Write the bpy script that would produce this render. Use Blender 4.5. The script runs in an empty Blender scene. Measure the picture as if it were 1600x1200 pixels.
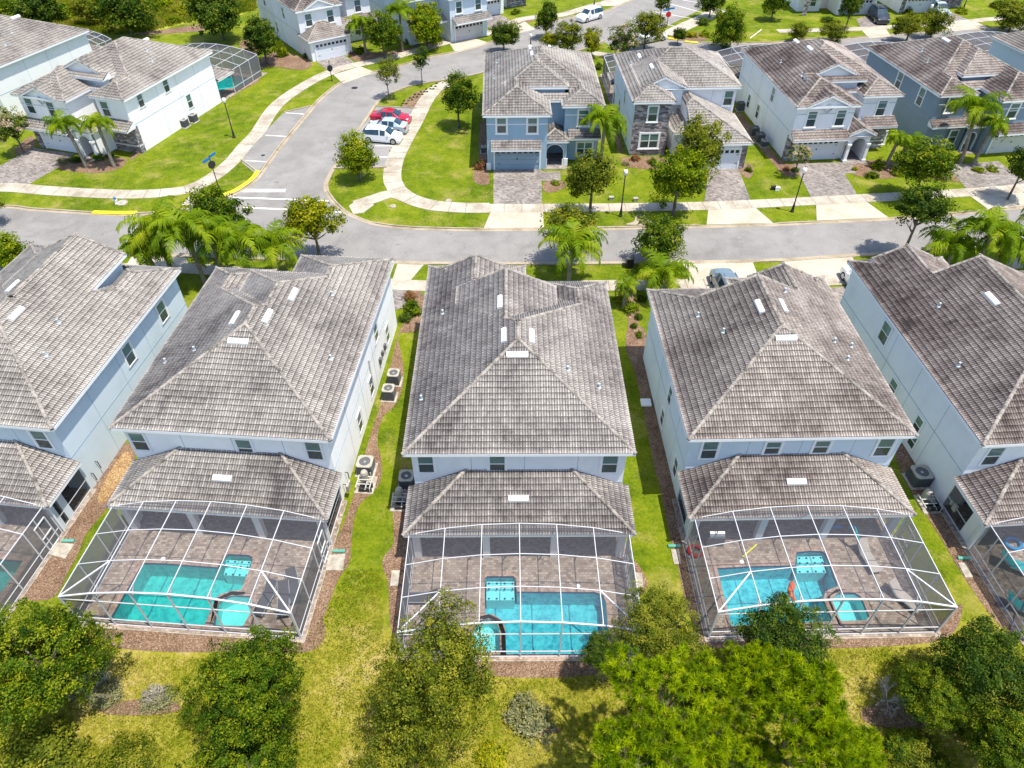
import bpy, math, random
import numpy as np
from mathutils import Vector, Matrix
from mathutils.geometry import tessellate_polygon
R = math.radians
random.seed(7); RNG = np.random.default_rng(11)
SC = bpy.context.scene
COL = SC.collection

# ---------------------------------------------------------------- camera, sky, sun
FPX, CAMH, PITCH = 1109.0, 35.0, R(43.3)
cam_d = bpy.data.cameras.new("camera"); cam = bpy.data.objects.new("camera", cam_d); COL.objects.link(cam)
cam.location = (0, 0, CAMH); cam.rotation_euler = (R(90) - PITCH, 0, 0)
cam_d.sensor_fit = 'HORIZONTAL'; cam_d.sensor_width = 36.0; cam_d.lens = 36.0 * FPX / 1600.0
cam_d.clip_start = 0.5; cam_d.clip_end = 3000
SC.camera = cam
SUN_AZ, SUN_EL = (0.87, -0.49), R(73)
world = bpy.data.worlds.new("World"); SC.world = world; world.use_nodes = True
wn = world.node_tree
sky = wn.nodes.new('ShaderNodeTexSky'); sky.sky_type = 'NISHITA'; sky.sun_disc = False
sky.sun_elevation = SUN_EL; sky.sun_rotation = math.atan2(SUN_AZ[0], SUN_AZ[1])
wn.nodes['Background'].inputs['Strength'].default_value = 0.15
wn.links.new(sky.outputs[0], wn.nodes['Background'].inputs['Color'])
sun_d = bpy.data.lights.new("sun", 'SUN'); sun_d.energy = 4.0; sun_d.angle = R(0.5); sun_d.color = (1.0, 0.935, 0.82)
sun = bpy.data.objects.new("sun", sun_d); COL.objects.link(sun)
_n = math.hypot(*SUN_AZ)
sdir = Vector((SUN_AZ[0] / _n * math.cos(SUN_EL), SUN_AZ[1] / _n * math.cos(SUN_EL), math.sin(SUN_EL)))
sun.rotation_euler = sdir.to_track_quat('Z', 'Y').to_euler(); sun.location = (40, -20, 80)
SC.view_settings.view_transform = 'Standard'; SC.view_settings.look = 'None'
SC.view_settings.gamma = 1.0; SC.view_settings.exposure = 0.8
SC.cycles.max_bounces = 6; SC.cycles.transparent_max_bounces = 24; SC.cycles.diffuse_bounces = 3
SC.cycles.use_denoising = True

# ---------------------------------------------------------------- survey maths (site surveyed from the air)
_cp, _sp = math.cos(PITCH), math.sin(PITCH)
def ray(px, py):
    u = (px - 800) / FPX; v = (py - 600) / FPX
    return (u, _cp - v * _sp, -(_sp + v * _cp))
def G(px, py, z=0.0):
    d = ray(px, py); t = (CAMH - z) / -d[2]
    return (d[0] * t, d[1] * t)
def proj(x, y, z):
    dz = z - CAMH; zc = y * _cp - dz * _sp
    return (800 + FPX * x / zc, 600 - FPX * (y * _sp + dz * _cp) / zc, zc)
def ztop(x, y, py):
    lo, hi = 0.0, 30.0
    for _ in range(40):
        m = (lo + hi) / 2
        if proj(x, y, m)[1] > py: lo = m
        else: hi = m
    return lo
def GL(pts, z=0.0): return [G(a, b, z) for a, b in pts]

# ---------------------------------------------------------------- materials
MATS = {}
def newmat(name):
    m = bpy.data.materials.new(name); m.use_nodes = True; MATS[name] = m
    nt = m.node_tree; b = nt.nodes['Principled BSDF']; b.inputs['Roughness'].default_value = 0.85
    b.inputs['Specular IOR Level'].default_value = 0.25
    return m, nt, b
def N(nt, t, **k):
    n = nt.nodes.new('ShaderNode' + t)
    for a, v in k.items(): setattr(n, a, v)
    return n
def L(nt, a, b): nt.links.new(a, b)
def noise(nt, vec, scale, detail=3, rough=0.55, dist=0.0):
    n = N(nt, 'TexNoise'); n.inputs['Scale'].default_value = scale; n.inputs['Detail'].default_value = detail
    n.inputs['Roughness'].default_value = rough; n.inputs['Distortion'].default_value = dist
    if vec is not None: L(nt, vec, n.inputs['Vector'])
    return n.outputs['Fac']
def ramp(nt, fac, stops, interp='LINEAR'):
    r = N(nt, 'ValToRGB'); cr = r.color_ramp; cr.interpolation = interp
    while len(cr.elements) < len(stops): cr.elements.new(0.5)
    for e, (p, c) in zip(cr.elements, stops):
        e.position = p; e.color = (c[0], c[1], c[2], 1) if not isinstance(c, (int, float)) else (c, c, c, 1)
    L(nt, fac, r.inputs['Fac']); return r.outputs['Color']
def mix(nt, a, b, fac, mode='MIX'):
    m = N(nt, 'Mix', data_type='RGBA', blend_type=mode)
    for i, v in ((6, a), (7, b), (0, fac)):
        if isinstance(v, (int, float)): m.inputs[i].default_value = v
        elif isinstance(v, tuple): m.inputs[i].default_value = (*v, 1)
        else: L(nt, v, m.inputs[i])
    return m.outputs[2]
def math_(nt, op, a, b=None, c=None):
    m = N(nt, 'Math', operation=op)
    for i, v in enumerate((a, b, c)):
        if v is None: continue
        if isinstance(v, (int, float)): m.inputs[i].default_value = v
        else: L(nt, v, m.inputs[i])
    return m.outputs[0]
def pos(nt):
    return N(nt, 'NewGeometry').outputs['Position']
def objc(nt):
    return N(nt, 'TexCoord').outputs['Object']
def bump(nt, b, h, strength, dist=0.02):
    n = N(nt, 'Bump'); n.inputs['Strength'].default_value = strength; n.inputs['Distance'].default_value = dist
    L(nt, h, n.inputs['Height']); L(nt, n.outputs['Normal'], b.inputs['Normal'])
def scaled(nt, vec, s):
    m = N(nt, 'Mapping'); m.inputs['Scale'].default_value = s; L(nt, vec, m.inputs['Vector']); return m.outputs[0]

def flat(name, col, rough=0.8, metal=0.0, var=0.06, sc=3.0, spec=0.3):
    m, nt, b = newmat(name); v = objc(nt)
    f = noise(nt, v, sc, 4)
    lo = tuple(max(0, c * (1 - var * 2)) for c in col); hi = tuple(min(1, c * (1 + var)) for c in col)
    L(nt, ramp(nt, f, [(0.3, lo), (0.7, hi)]), b.inputs['Base Color'])
    b.inputs['Roughness'].default_value = rough; b.inputs['Metallic'].default_value = metal; b.inputs['Specular IOR Level'].default_value = spec
    return m

def stucco(name, col):
    m, nt, b = newmat(name); v = objc(nt)
    big = noise(nt, v, 0.5, 5, 0.6); streak = noise(nt, scaled(nt, v, (1.2, 1.2, 0.5)), 0.8, 4, 0.6)
    f = math_(nt, 'ADD', math_(nt, 'MULTIPLY', big, 0.5), math_(nt, 'MULTIPLY', streak, 0.5))
    lo = tuple(c * 0.92 for c in col); hi = tuple(min(1, c * 1.03) for c in col)
    L(nt, ramp(nt, f, [(0.36, lo), (0.5, col), (0.66, hi)]), b.inputs['Base Color'])
    bump(nt, b, noise(nt, v, 22, 3), 0.25, 0.01)
    return m
stucco('stucco_white', (0.80, 0.81, 0.82)); stucco('stucco_pale_blue', (0.58, 0.67, 0.73)); stucco('stucco_blue', (0.32, 0.45, 0.56))
stucco('stucco_sky', (0.77, 0.79, 0.81)); stucco('stucco_slate', (0.22, 0.29, 0.36)); stucco('stucco_trim', (0.30, 0.42, 0.52)); stucco('stucco_bright', (0.90, 0.90, 0.89))
flat('white_trim', (0.80, 0.81, 0.82), 0.5, var=0.02); flat('alu_white', (0.56, 0.57, 0.60), 0.4, var=0.02); flat('alu_grey', (0.30, 0.33, 0.36), 0.45)
flat('garage_white', (0.66, 0.70, 0.76), 0.5, var=0.02); flat('garage_blue', (0.25, 0.36, 0.46), 0.5, var=0.03); flat('garage_tan', (0.55, 0.55, 0.57), 0.5, var=0.03)
flat('dark_metal', (0.025, 0.027, 0.03), 0.5); flat('black_plastic', (0.02, 0.02, 0.022), 0.45); flat('ac_grey', (0.10, 0.105, 0.11), 0.6)
flat('ac_tan', (0.36, 0.345, 0.30), 0.6); flat('pipe_white', (0.50, 0.50, 0.48), 0.5); flat('pad_concrete', (0.38, 0.345, 0.29), 0.9, var=0.2)
flat('door_dark', (0.03, 0.018, 0.014), 0.5); flat('sign_blue', (0.01, 0.16, 0.42), 0.4, var=0.02); flat('sign_red', (0.55, 0.02, 0.02), 0.4, var=0.02)
flat('lamp_white', (0.85, 0.85, 0.83), 0.3, var=0.01); flat('pool_turq', (0.0, 0.33, 0.36), 0.5); flat('float_orange', (0.75, 0.13, 0.03), 0.5)
flat('noodle_yellow', (0.75, 0.75, 0.05), 0.5); flat('ring_red', (0.6, 0.03, 0.03), 0.5); flat('sling_grey', (0.06, 0.065, 0.075), 0.7); flat('sling_tan', (0.42, 0.38, 0.34), 0.7)
flat('steel', (0.45, 0.45, 0.46), 0.3, metal=0.6); flat('furn_blue', (0.0, 0.25, 0.55), 0.6); flat('drain_green', (0.10, 0.33, 0.27), 0.6); flat('tyre', (0.02, 0.02, 0.02), 0.8)
flat('rim', (0.45, 0.46, 0.48), 0.3, metal=0.7); flat('furn_brown', (0.12, 0.05, 0.03), 0.7); flat('yellow_paint', (0.72, 0.55, 0.03), 0.7, var=0.12, sc=1.5)
flat('white_paint', (0.85, 0.85, 0.83), 0.7, var=0.08, sc=2.0); flat('bark', (0.16, 0.13, 0.10), 0.95, var=0.3, sc=6); flat('palm_bark', (0.27, 0.23, 0.19), 0.95, var=0.25, sc=5)
flat('dead_twig', (0.42, 0.38, 0.32), 0.95, var=0.25); flat('red_lens', (0.5, 0.01, 0.01), 0.2); flat('lens_clear', (0.7, 0.72, 0.75), 0.1)
flat('vent_white', (0.66, 0.68, 0.70), 0.35, var=0.03); flat('lead_grey', (0.42, 0.5, 0.53), 0.5); flat('blanket', (0.45,0.44,0.42),0.8)
flat('rug_dark', (0.05,0.05,0.055),0.9)

def carpaint(name, col):
    m, nt, b = newmat(name); b.inputs['Base Color'].default_value = (*col, 1); b.inputs['Roughness'].default_value = 0.25
    b.inputs['Coat Weight'].default_value = 0.6; b.inputs['Metallic'].default_value = 0.15; b.inputs['Specular IOR Level'].default_value = 0.5
for n_, c_ in (('paint_red', (0.42, 0.008, 0.03)), ('paint_silver', (0.42, 0.50, 0.55)), ('paint_white', (0.82, 0.83, 0.84)), ('paint_black', (0.02, 0.025, 0.045)), ('paint_grey', (0.15, 0.21, 0.25))):
    carpaint(n_, c_)
def glass(name, col, stripes=0.0):
    m, nt, b = newmat(name); b.inputs['Roughness'].default_value = 0.06; b.inputs['Specular IOR Level'].default_value = 0.6
    v = objc(nt)
    if stripes:
        w = N(nt, 'TexWave', wave_type='BANDS', bands_direction='Z'); w.inputs['Scale'].default_value = 5.5
        w.inputs['Distortion'].default_value = 0.4; L(nt, v, w.inputs['Vector'])
        c2 = tuple(x * (1 - stripes) for x in col)
        base = ramp(nt, w.outputs['Fac'], [(0.25, c2), (0.6, col)])
        L(nt, mix(nt, base, tuple(x * 0.45 for x in col), math_(nt, 'MULTIPLY', noise(nt, v, 0.8, 2), 0.7)), b.inputs['Base Color'])
    else:
        L(nt, ramp(nt, noise(nt, v, 1.1, 3), [(0.35, tuple(x * 0.5 for x in col)), (0.65, col)]), b.inputs['Base Color'])
glass('glass_upper', (0.15, 0.27, 0.25), 0.45); glass('glass_lower', (0.06, 0.09, 0.09), 0.3); glass('glass_dark', (0.02, 0.025, 0.03)); glass('car_glass', (0.03, 0.07, 0.10))

def tile_mat(name, light, mid, dark, stain=0.5, seed=0.0):
    m, nt, b = newmat(name)
    uv = N(nt, 'UVMap').outputs['UV']; sep = N(nt, 'SeparateXYZ'); L(nt, uv, sep.inputs[0])
    u, s = sep.outputs[0], sep.outputs[1]
    cu = math_(nt, 'DIVIDE', u, 0.30); cs = math_(nt, 'DIVIDE', s, 0.355)
    cell = N(nt, 'CombineXYZ'); L(nt, math_(nt, 'FLOOR', cu), cell.inputs[0]); L(nt, math_(nt, 'FLOOR', cs), cell.inputs[1]); cell.inputs[2].default_value = seed
    wnz = N(nt, 'TexWhiteNoise', noise_dimensions='3D'); L(nt, cell.outputs[0], wnz.inputs['Vector'])
    p = pos(nt)
    offs = N(nt, 'Mapping'); offs.inputs['Location'].default_value = (seed * 3.1, seed * 1.7, 0); L(nt, p, offs.inputs['Vector']); p = offs.outputs[0]
    big = noise(nt, p, 0.16, 4, 0.6, 0.6); med = noise(nt, p, 0.75, 5, 0.65, 0.4)
    suv = N(nt, 'Mapping'); suv.inputs['Scale'].default_value = (3.2, 0.55, 1); suv.inputs['Location'].default_value = (seed, seed, 0); L(nt, uv, suv.inputs['Vector'])
    streak = noise(nt, suv.outputs[0], 1.3, 5, 0.7)
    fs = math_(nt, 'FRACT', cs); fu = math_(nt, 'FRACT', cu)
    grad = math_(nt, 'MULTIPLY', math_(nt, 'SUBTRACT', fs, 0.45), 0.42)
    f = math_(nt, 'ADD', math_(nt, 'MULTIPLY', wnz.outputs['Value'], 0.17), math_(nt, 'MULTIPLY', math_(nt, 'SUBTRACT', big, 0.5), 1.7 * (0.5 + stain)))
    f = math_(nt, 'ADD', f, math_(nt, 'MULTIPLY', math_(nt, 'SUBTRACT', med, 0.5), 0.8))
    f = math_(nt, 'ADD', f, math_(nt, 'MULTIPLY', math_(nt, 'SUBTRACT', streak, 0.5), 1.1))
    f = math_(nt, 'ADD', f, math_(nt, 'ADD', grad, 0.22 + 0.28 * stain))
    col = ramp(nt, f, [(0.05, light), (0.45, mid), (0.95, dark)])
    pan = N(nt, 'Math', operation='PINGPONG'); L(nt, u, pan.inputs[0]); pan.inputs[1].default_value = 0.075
    col = mix(nt, col, ramp(nt, math_(nt, 'DIVIDE', pan.outputs[0], 0.075), [(0.15, 1.30), (0.9, 0.42)]), 1.0, 'MULTIPLY')  # dirt in the pans, plus lit and shaded tile rolls put into the colour
    # joint line at each tile side, and course butt shadow line
    j = math_(nt, 'LESS_THAN', fu, 0.085)
    col = mix(nt, col, tuple(c * 0.62 for c in dark), math_(nt, 'MULTIPLY', j, 0.55))
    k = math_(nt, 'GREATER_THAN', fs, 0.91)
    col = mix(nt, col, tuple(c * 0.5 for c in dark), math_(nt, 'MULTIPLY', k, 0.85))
    fine = noise(nt, p, 9.0, 3, 0.7)
    col = mix(nt, col, ramp(nt, fine, [(0.35, 0.72), (0.65, 1.15)]), 1.0, 'MULTIPLY')
    L(nt, col, b.inputs['Base Color']); b.inputs['Roughness'].default_value = 0.92; b.inputs['Specular IOR Level'].default_value = 0.12
    return m
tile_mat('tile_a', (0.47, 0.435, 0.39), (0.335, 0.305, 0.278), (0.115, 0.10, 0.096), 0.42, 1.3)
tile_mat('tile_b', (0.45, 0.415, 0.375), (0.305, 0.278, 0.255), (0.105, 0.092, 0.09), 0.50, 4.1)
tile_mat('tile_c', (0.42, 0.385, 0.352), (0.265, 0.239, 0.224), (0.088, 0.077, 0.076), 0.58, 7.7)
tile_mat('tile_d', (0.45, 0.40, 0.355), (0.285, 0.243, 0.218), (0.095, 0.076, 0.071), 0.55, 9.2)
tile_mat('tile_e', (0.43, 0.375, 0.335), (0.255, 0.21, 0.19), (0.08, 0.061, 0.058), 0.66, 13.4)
def ridge_mat():
    m, nt, b = newmat('ridge_cap'); p = pos(nt)
    L(nt, ramp(nt, noise(nt, p, 1.6, 5, 0.7), [(0.36, (0.10, 0.088, 0.08)), (0.5, (0.255, 0.23, 0.205)), (0.66, (0.37, 0.335, 0.295))]), b.inputs['Base Color'])
    b.inputs['Specular IOR Level'].default_value = 0.12
ridge_mat()
def stone_mat():
    m, nt, b = newmat('stone_veneer'); v = scaled(nt, objc(nt), (1.6, 1.6, 4.2))
    vo = N(nt, 'TexVoronoi', feature='F1', distance='CHEBYCHEV'); vo.inputs['Scale'].default_value = 1.5; L(nt, v, vo.inputs['Vector'])
    sp = N(nt, 'SeparateColor'); L(nt, vo.outputs['Color'], sp.inputs[0])
    e = N(nt, 'TexVoronoi', feature='DISTANCE_TO_EDGE'); e.inputs['Scale'].default_value = 1.5; L(nt, v, e.inputs['Vector'])
    col = ramp(nt, sp.outputs[0], [(0.1, (0.10, 0.085, 0.09)), (0.4, (0.24, 0.19, 0.19)), (0.65, (0.20, 0.20, 0.24)), (0.95, (0.45, 0.42, 0.42))])
    L(nt, col, b.inputs['Base Color']); bump(nt, b, e.outputs['Distance'], 0.6, 0.05)
stone_mat()

def ground_mat(name, cols, sc=(0.12, 1.2, 9.0), w=(0.5, 0.3, 0.35), stripes=None, bmp=0.5, pts=None):
    m, nt, b = newmat(name); p = pos(nt)
    f = math_(nt, 'ADD', math_(nt, 'MULTIPLY', noise(nt, p, sc[0], 4), w[0]), math_(nt, 'MULTIPLY', noise(nt, p, sc[1], 5, 0.6), w[1]))
    fn = noise(nt, p, sc[2], 4, 0.75)
    f = math_(nt, 'ADD', f, math_(nt, 'MULTIPLY', fn, w[2]))
    f = math_(nt, 'DIVIDE', f, sum(w))
    if stripes:
        wv = N(nt, 'TexWave', wave_type='BANDS', bands_direction=stripes[0]); wv.inputs['Scale'].default_value = stripes[1]; wv.inputs['Distortion'].default_value = 1.5
        wv.inputs['Detail Scale'].default_value = 0.6; L(nt, p, wv.inputs['Vector'])
        f = math_(nt, 'ADD', f, math_(nt, 'MULTIPLY', math_(nt, 'SUBTRACT', wv.outputs['Fac'], 0.5), stripes[2]))
    n = len(cols)
    pts = pts or [0.36 + 0.28 * i / (n - 1) for i in range(n)]
    L(nt, ramp(nt, f, list(zip(pts, cols))), b.inputs['Base Color'])
    b.inputs['Specular IOR Level'].default_value = 0.1; b.inputs['Roughness'].default_value = 0.95
    bump(nt, b, fn, bmp, 0.05)
def lawn_mat():
    m, nt, b = newmat('lawn'); p = pos(nt)
    fn = noise(nt, p, 5.0, 6, 0.8); med = noise(nt, p, 0.9, 5, 0.65); big = noise(nt, p, 0.13, 4, 0.6)
    f = math_(nt, 'ADD', math_(nt, 'MULTIPLY', fn, 0.5), math_(nt, 'ADD', math_(nt, 'MULTIPLY', med, 0.35), math_(nt, 'MULTIPLY', big, 0.35)))
    f = math_(nt, 'DIVIDE', f, 1.2)
    col = ramp(nt, f, [(0.38, (0.03, 0.058, 0.003)), (0.46, (0.085, 0.130, 0.004)), (0.54, (0.145, 0.185, 0.007)), (0.64, (0.25, 0.245, 0.025))])
    st = math_(nt, 'ADD', math_(nt, 'MULTIPLY', noise(nt, p, 0.38, 4, 0.65, 0.5), 0.65), math_(nt, 'MULTIPLY', noise(nt, p, 6.5, 3, 0.7), 0.35))
    col = mix(nt, col, (0.34, 0.27, 0.09), math_(nt, 'MULTIPLY', ramp(nt, st, [(0.52, 0.0), (0.68, 1.0)]), 0.75))
    # drier, rougher back-yard grass south of the pool cages, with a wandering edge
    g = math_(nt, 'ADD', math_(nt, 'ADD', math_(nt, 'MULTIPLY', noise(nt, p, 0.22, 4), 0.7), math_(nt, 'MULTIPLY', noise(nt, p, 0.8, 5, 0.6), 0.5)), math_(nt, 'MULTIPLY', noise(nt, p, 4.5, 4, 0.75), 0.7))
    dry = ramp(nt, math_(nt, 'DIVIDE', g, 1.9), [(0.36, (0.06, 0.085, 0.005)), (0.445, (0.165, 0.180, 0.010)), (0.53, (0.275, 0.245, 0.035)), (0.62, (0.42, 0.32, 0.14))])
    sy = N(nt, 'SeparateXYZ'); L(nt, p, sy.inputs[0])
    e = math_(nt, 'ADD', math_(nt, 'SUBTRACT', 21.5, sy.outputs[1]), math_(nt, 'MULTIPLY', math_(nt, 'SUBTRACT', noise(nt, p, 0.5, 5, 0.7), 0.5), 16.0))
    col = mix(nt, col, dry, ramp(nt, math_(nt, 'DIVIDE', e, 3.5), [(0.0, 0.0), (1.0, 1.0)]))
    L(nt, col, b.inputs['Base Color']); b.inputs['Specular IOR Level'].default_value = 0.1; b.inputs['Roughness'].default_value = 0.95
    bump(nt, b, fn, 0.8, 0.08)
lawn_mat()
ground_mat('scrub_grass', [(0.06, 0.085, 0.005), (0.165, 0.18, 0.010), (0.275, 0.245, 0.035), (0.40, 0.30, 0.13)], sc=(0.22, 0.8, 4.5), w=(0.7, 0.5, 0.7))
ground_mat('wild_field', [(0.05, 0.09, 0.008), (0.14, 0.19, 0.012), (0.28, 0.30, 0.03), (0.38, 0.33, 0.12)], sc=(0.10, 0.6, 3.0), w=(0.6, 0.45, 0.5), bmp=1.0)
ground_mat('mulch', [(0.035, 0.02, 0.014), (0.135, 0.08, 0.052), (0.25, 0.165, 0.11), (0.44, 0.35, 0.26)], sc=(0.5, 3.0, 13.0), w=(0.15, 0.15, 0.7), bmp=1.0)
ground_mat('gold_mulch', [(0.06, 0.03, 0.012), (0.22, 0.125, 0.06), (0.38, 0.25, 0.12), (0.52, 0.40, 0.24)], sc=(0.5, 3.0, 13.0), w=(0.15, 0.15, 0.7), bmp=1.0)
ground_mat('sand_patch', [(0.35, 0.27, 0.14), (0.50, 0.40, 0.22), (0.60, 0.50, 0.30)], sc=(0.4, 2, 9), bmp=0.6)
ground_mat('asphalt', [(0.18, 0.171, 0.162), (0.235, 0.225, 0.215), (0.285, 0.274, 0.262)], sc=(0.09, 0.6, 9.0), w=(0.4, 0.3, 0.6), bmp=0.25)
ground_mat('asphalt_bay', [(0.20, 0.192, 0.183), (0.25, 0.24, 0.23), (0.30, 0.29, 0.277)], sc=(0.07, 0.45, 14.0), w=(0.5, 0.25, 0.4), bmp=0.25)
def asphalt_wear(mname):
    m = MATS[mname]; nt = m.node_tree; b = nt.nodes['Principled BSDF']; src = b.inputs['Base Color'].links[0].from_socket; p = pos(nt)
    a = ramp(nt, noise(nt, p, 0.22, 6, 0.7, 1.0), [(0.36, 0.84), (0.52, 1.0), (0.7, 1.06)])
    cr = N(nt, 'TexVoronoi', feature='DISTANCE_TO_EDGE'); cr.inputs['Scale'].default_value = 0.16; d = N(nt, 'Mapping'); L(nt, p, d.inputs['Vector'])
    wob = N(nt, 'MixRGB'); wob.inputs[0].default_value = 0.12; L(nt, p, wob.inputs[1]); nz = N(nt, 'TexNoise'); nz.inputs['Scale'].default_value = 0.8; L(nt, p, nz.inputs['Vector']); sc_ = N(nt, 'VectorMath', operation='SCALE'); sc_.inputs['Scale'].default_value = 20; L(nt, nz.outputs['Color'], sc_.inputs[0]); L(nt, sc_.outputs[0], wob.inputs[2]); L(nt, wob.outputs[0], cr.inputs['Vector'])
    c = ramp(nt, cr.outputs['Distance'], [(0.0, 0.80), (0.008, 1.0)])
    spot = ramp(nt, noise(nt, p, 1.3, 2, 0.5), [(0.24, 0.72), (0.30, 1.0)])
    col = mix(nt, mix(nt, mix(nt, src, a, 1.0, 'MULTIPLY'), c, 0.7, 'MULTIPLY'), spot, 1.0, 'MULTIPLY'); L(nt, col, b.inputs['Base Color'])
asphalt_wear('asphalt'); asphalt_wear('asphalt_bay')
flat('joint_dark', (0.20, 0.17, 0.13), 0.95)
def concrete_mat(name, c0, c1, joint=1.5):
    m, nt, b = newmat(name); p = pos(nt)
    f = math_(nt, 'ADD', math_(nt, 'MULTIPLY', noise(nt, p, 0.5, 5, 0.65), 0.7), math_(nt, 'MULTIPLY', noise(nt, p, 7, 3), 0.3))
    L(nt, ramp(nt, f, [(0.36, c0), (0.56, c1), (0.72, tuple(min(1, x * 1.06) for x in c1))]), b.inputs['Base Color'])
    b.inputs['Specular IOR Level'].default_value = 0.15
concrete_mat('concrete', (0.27, 0.23, 0.175), (0.44, 0.40, 0.335)); concrete_mat('concrete_new', (0.36, 0.315, 0.24), (0.455, 0.415, 0.34)); concrete_mat('kerb_concrete', (0.22, 0.18, 0.12), (0.37, 0.315, 0.235))
def paver_mat(name, c, size=0.22, ang=0.0):
    m, nt, b = newmat(name); p = pos(nt)
    mp = N(nt, 'Mapping'); mp.inputs['Rotation'].default_value = (0, 0, ang); L(nt, p, mp.inputs['Vector'])
    br = N(nt, 'TexBrick'); br.offset = 0.5; br.inputs['Scale'].default_value = 1.0 / size; br.inputs['Brick Width'].default_value = 1.25; br.inputs['Row Height'].default_value = 0.85
    br.inputs['Mortar Size'].default_value = 0.05; br.inputs['Bias'].default_value = 0.0
    br.inputs['Color1'].default_value = (0, 0, 0, 1); br.inputs['Color2'].default_value = (1, 1, 1, 1); br.inputs['Mortar'].default_value = (0.5, 0.5, 0.5, 1)
    L(nt, mp.outputs[0], br.inputs['Vector'])
    col = ramp(nt, br.outputs['Color'], [(0.0, c[0]), (0.35, c[1]), (0.7, c[2]), (1.0, c[3])])
    col = mix(nt, col, ramp(nt, noise(nt, p, 0.45, 4), [(0.35, 0.78), (0.65, 1.12)]), 1.0, 'MULTIPLY')
    col = mix(nt, col, tuple(x * 0.45 for x in c[0]), math_(nt, 'MULTIPLY', br.outputs['Fac'], 0.6))
    L(nt, col, b.inputs['Base Color']); b.inputs['Specular IOR Level'].default_value = 0.1
paver_mat('deck_paver', [(0.20, 0.15, 0.12), (0.29, 0.235, 0.19), (0.34, 0.285, 0.24), (0.43, 0.365, 0.30)], 0.18)
paver_mat('drive_paver', [(0.15, 0.13, 0.12), (0.23, 0.205, 0.19), (0.27, 0.24, 0.22), (0.33, 0.295, 0.27)], 0.24, 0.4)
flat('coping', (0.38, 0.275, 0.22), 0.9, var=0.25, sc=5)
def basin_mat(name, c0, c1):
    m, nt, b = newmat(name); p = pos(nt)
    n1 = N(nt, 'TexVoronoi', feature='SMOOTH_F1'); n1.inputs['Scale'].default_value = 2.6; L(nt, p, n1.inputs['Vector'])
    n2 = N(nt, 'TexVoronoi', feature='SMOOTH_F1'); n2.inputs['Scale'].default_value = 6.5; L(nt, p, n2.inputs['Vector'])
    L(nt, ramp(nt, math_(nt, 'ADD', math_(nt, 'MULTIPLY', n1.outputs['Distance'], .6), math_(nt, 'MULTIPLY', n2.outputs['Distance'], .5)), [(0.22, c0), (0.62, c1)]), b.inputs['Base Color'])  # caustic light ripples put into the basin colour
basin_mat('basin_blue', (0.03, 0.37, 0.47), (0.22, 0.66, 0.72)); basin_mat('basin_teal', (0.01, 0.40, 0.42), (0.10, 0.62, 0.61)); basin_mat('basin_step', (0.50, 0.78, 0.78), (0.60, 0.84, 0.84))
flat('tile_navy', (0.02, 0.07, 0.22), 0.3)
def water_mat(name, tint):
    m, nt, b = newmat(name); nt.nodes.remove(b); out = nt.nodes['Material Output']; p = pos(nt)
    tr = N(nt, 'BsdfTransparent'); tr.inputs[0].default_value = (*tint, 1); gl = N(nt, 'BsdfGlossy'); gl.inputs['Roughness'].default_value = 0.03
    bp = N(nt, 'Bump'); bp.inputs['Strength'].default_value = 0.35; bp.inputs['Distance'].default_value = 0.06
    L(nt, noise(nt, p, 3.4, 3, 0.6, 1.2), bp.inputs['Height']); L(nt, bp.outputs[0], gl.inputs['Normal'])
    fr = N(nt, 'Fresnel'); fr.inputs[0].default_value = 1.33; L(nt, bp.outputs[0], fr.inputs['Normal'])
    ms = N(nt, 'MixShader'); L(nt, math_(nt, 'MULTIPLY', fr.outputs[0], 1.2), ms.inputs[0]); L(nt, tr.outputs[0], ms.inputs[1]); L(nt, gl.outputs[0], ms.inputs[2]); L(nt, ms.outputs[0], out.inputs[0])
water_mat('water_blue', (0.52, 0.90, 0.93)); water_mat('water_teal', (0.48, 0.93, 0.92))
def screen_mat(name, op, col):
    m, nt, b = newmat(name); nt.nodes.remove(b); out = nt.nodes['Material Output']
    tr = N(nt, 'BsdfTransparent'); df = N(nt, 'BsdfDiffuse'); df.inputs[0].default_value = (*col, 1)
    ms = N(nt, 'MixShader'); ms.inputs[0].default_value = op; L(nt, tr.outputs[0], ms.inputs[1]); L(nt, df.outputs[0], ms.inputs[2]); L(nt, ms.outputs[0], out.inputs[0])
screen_mat('screen_roof', 0.28, (0.12, 0.12, 0.14)); screen_mat('screen_wall', 0.74, (0.15, 0.15, 0.16)); screen_mat('screen_front', 0.3, (0.14, 0.14, 0.15)); screen_mat('screen_porch', 0.6, (0.03, 0.03, 0.03))

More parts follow.
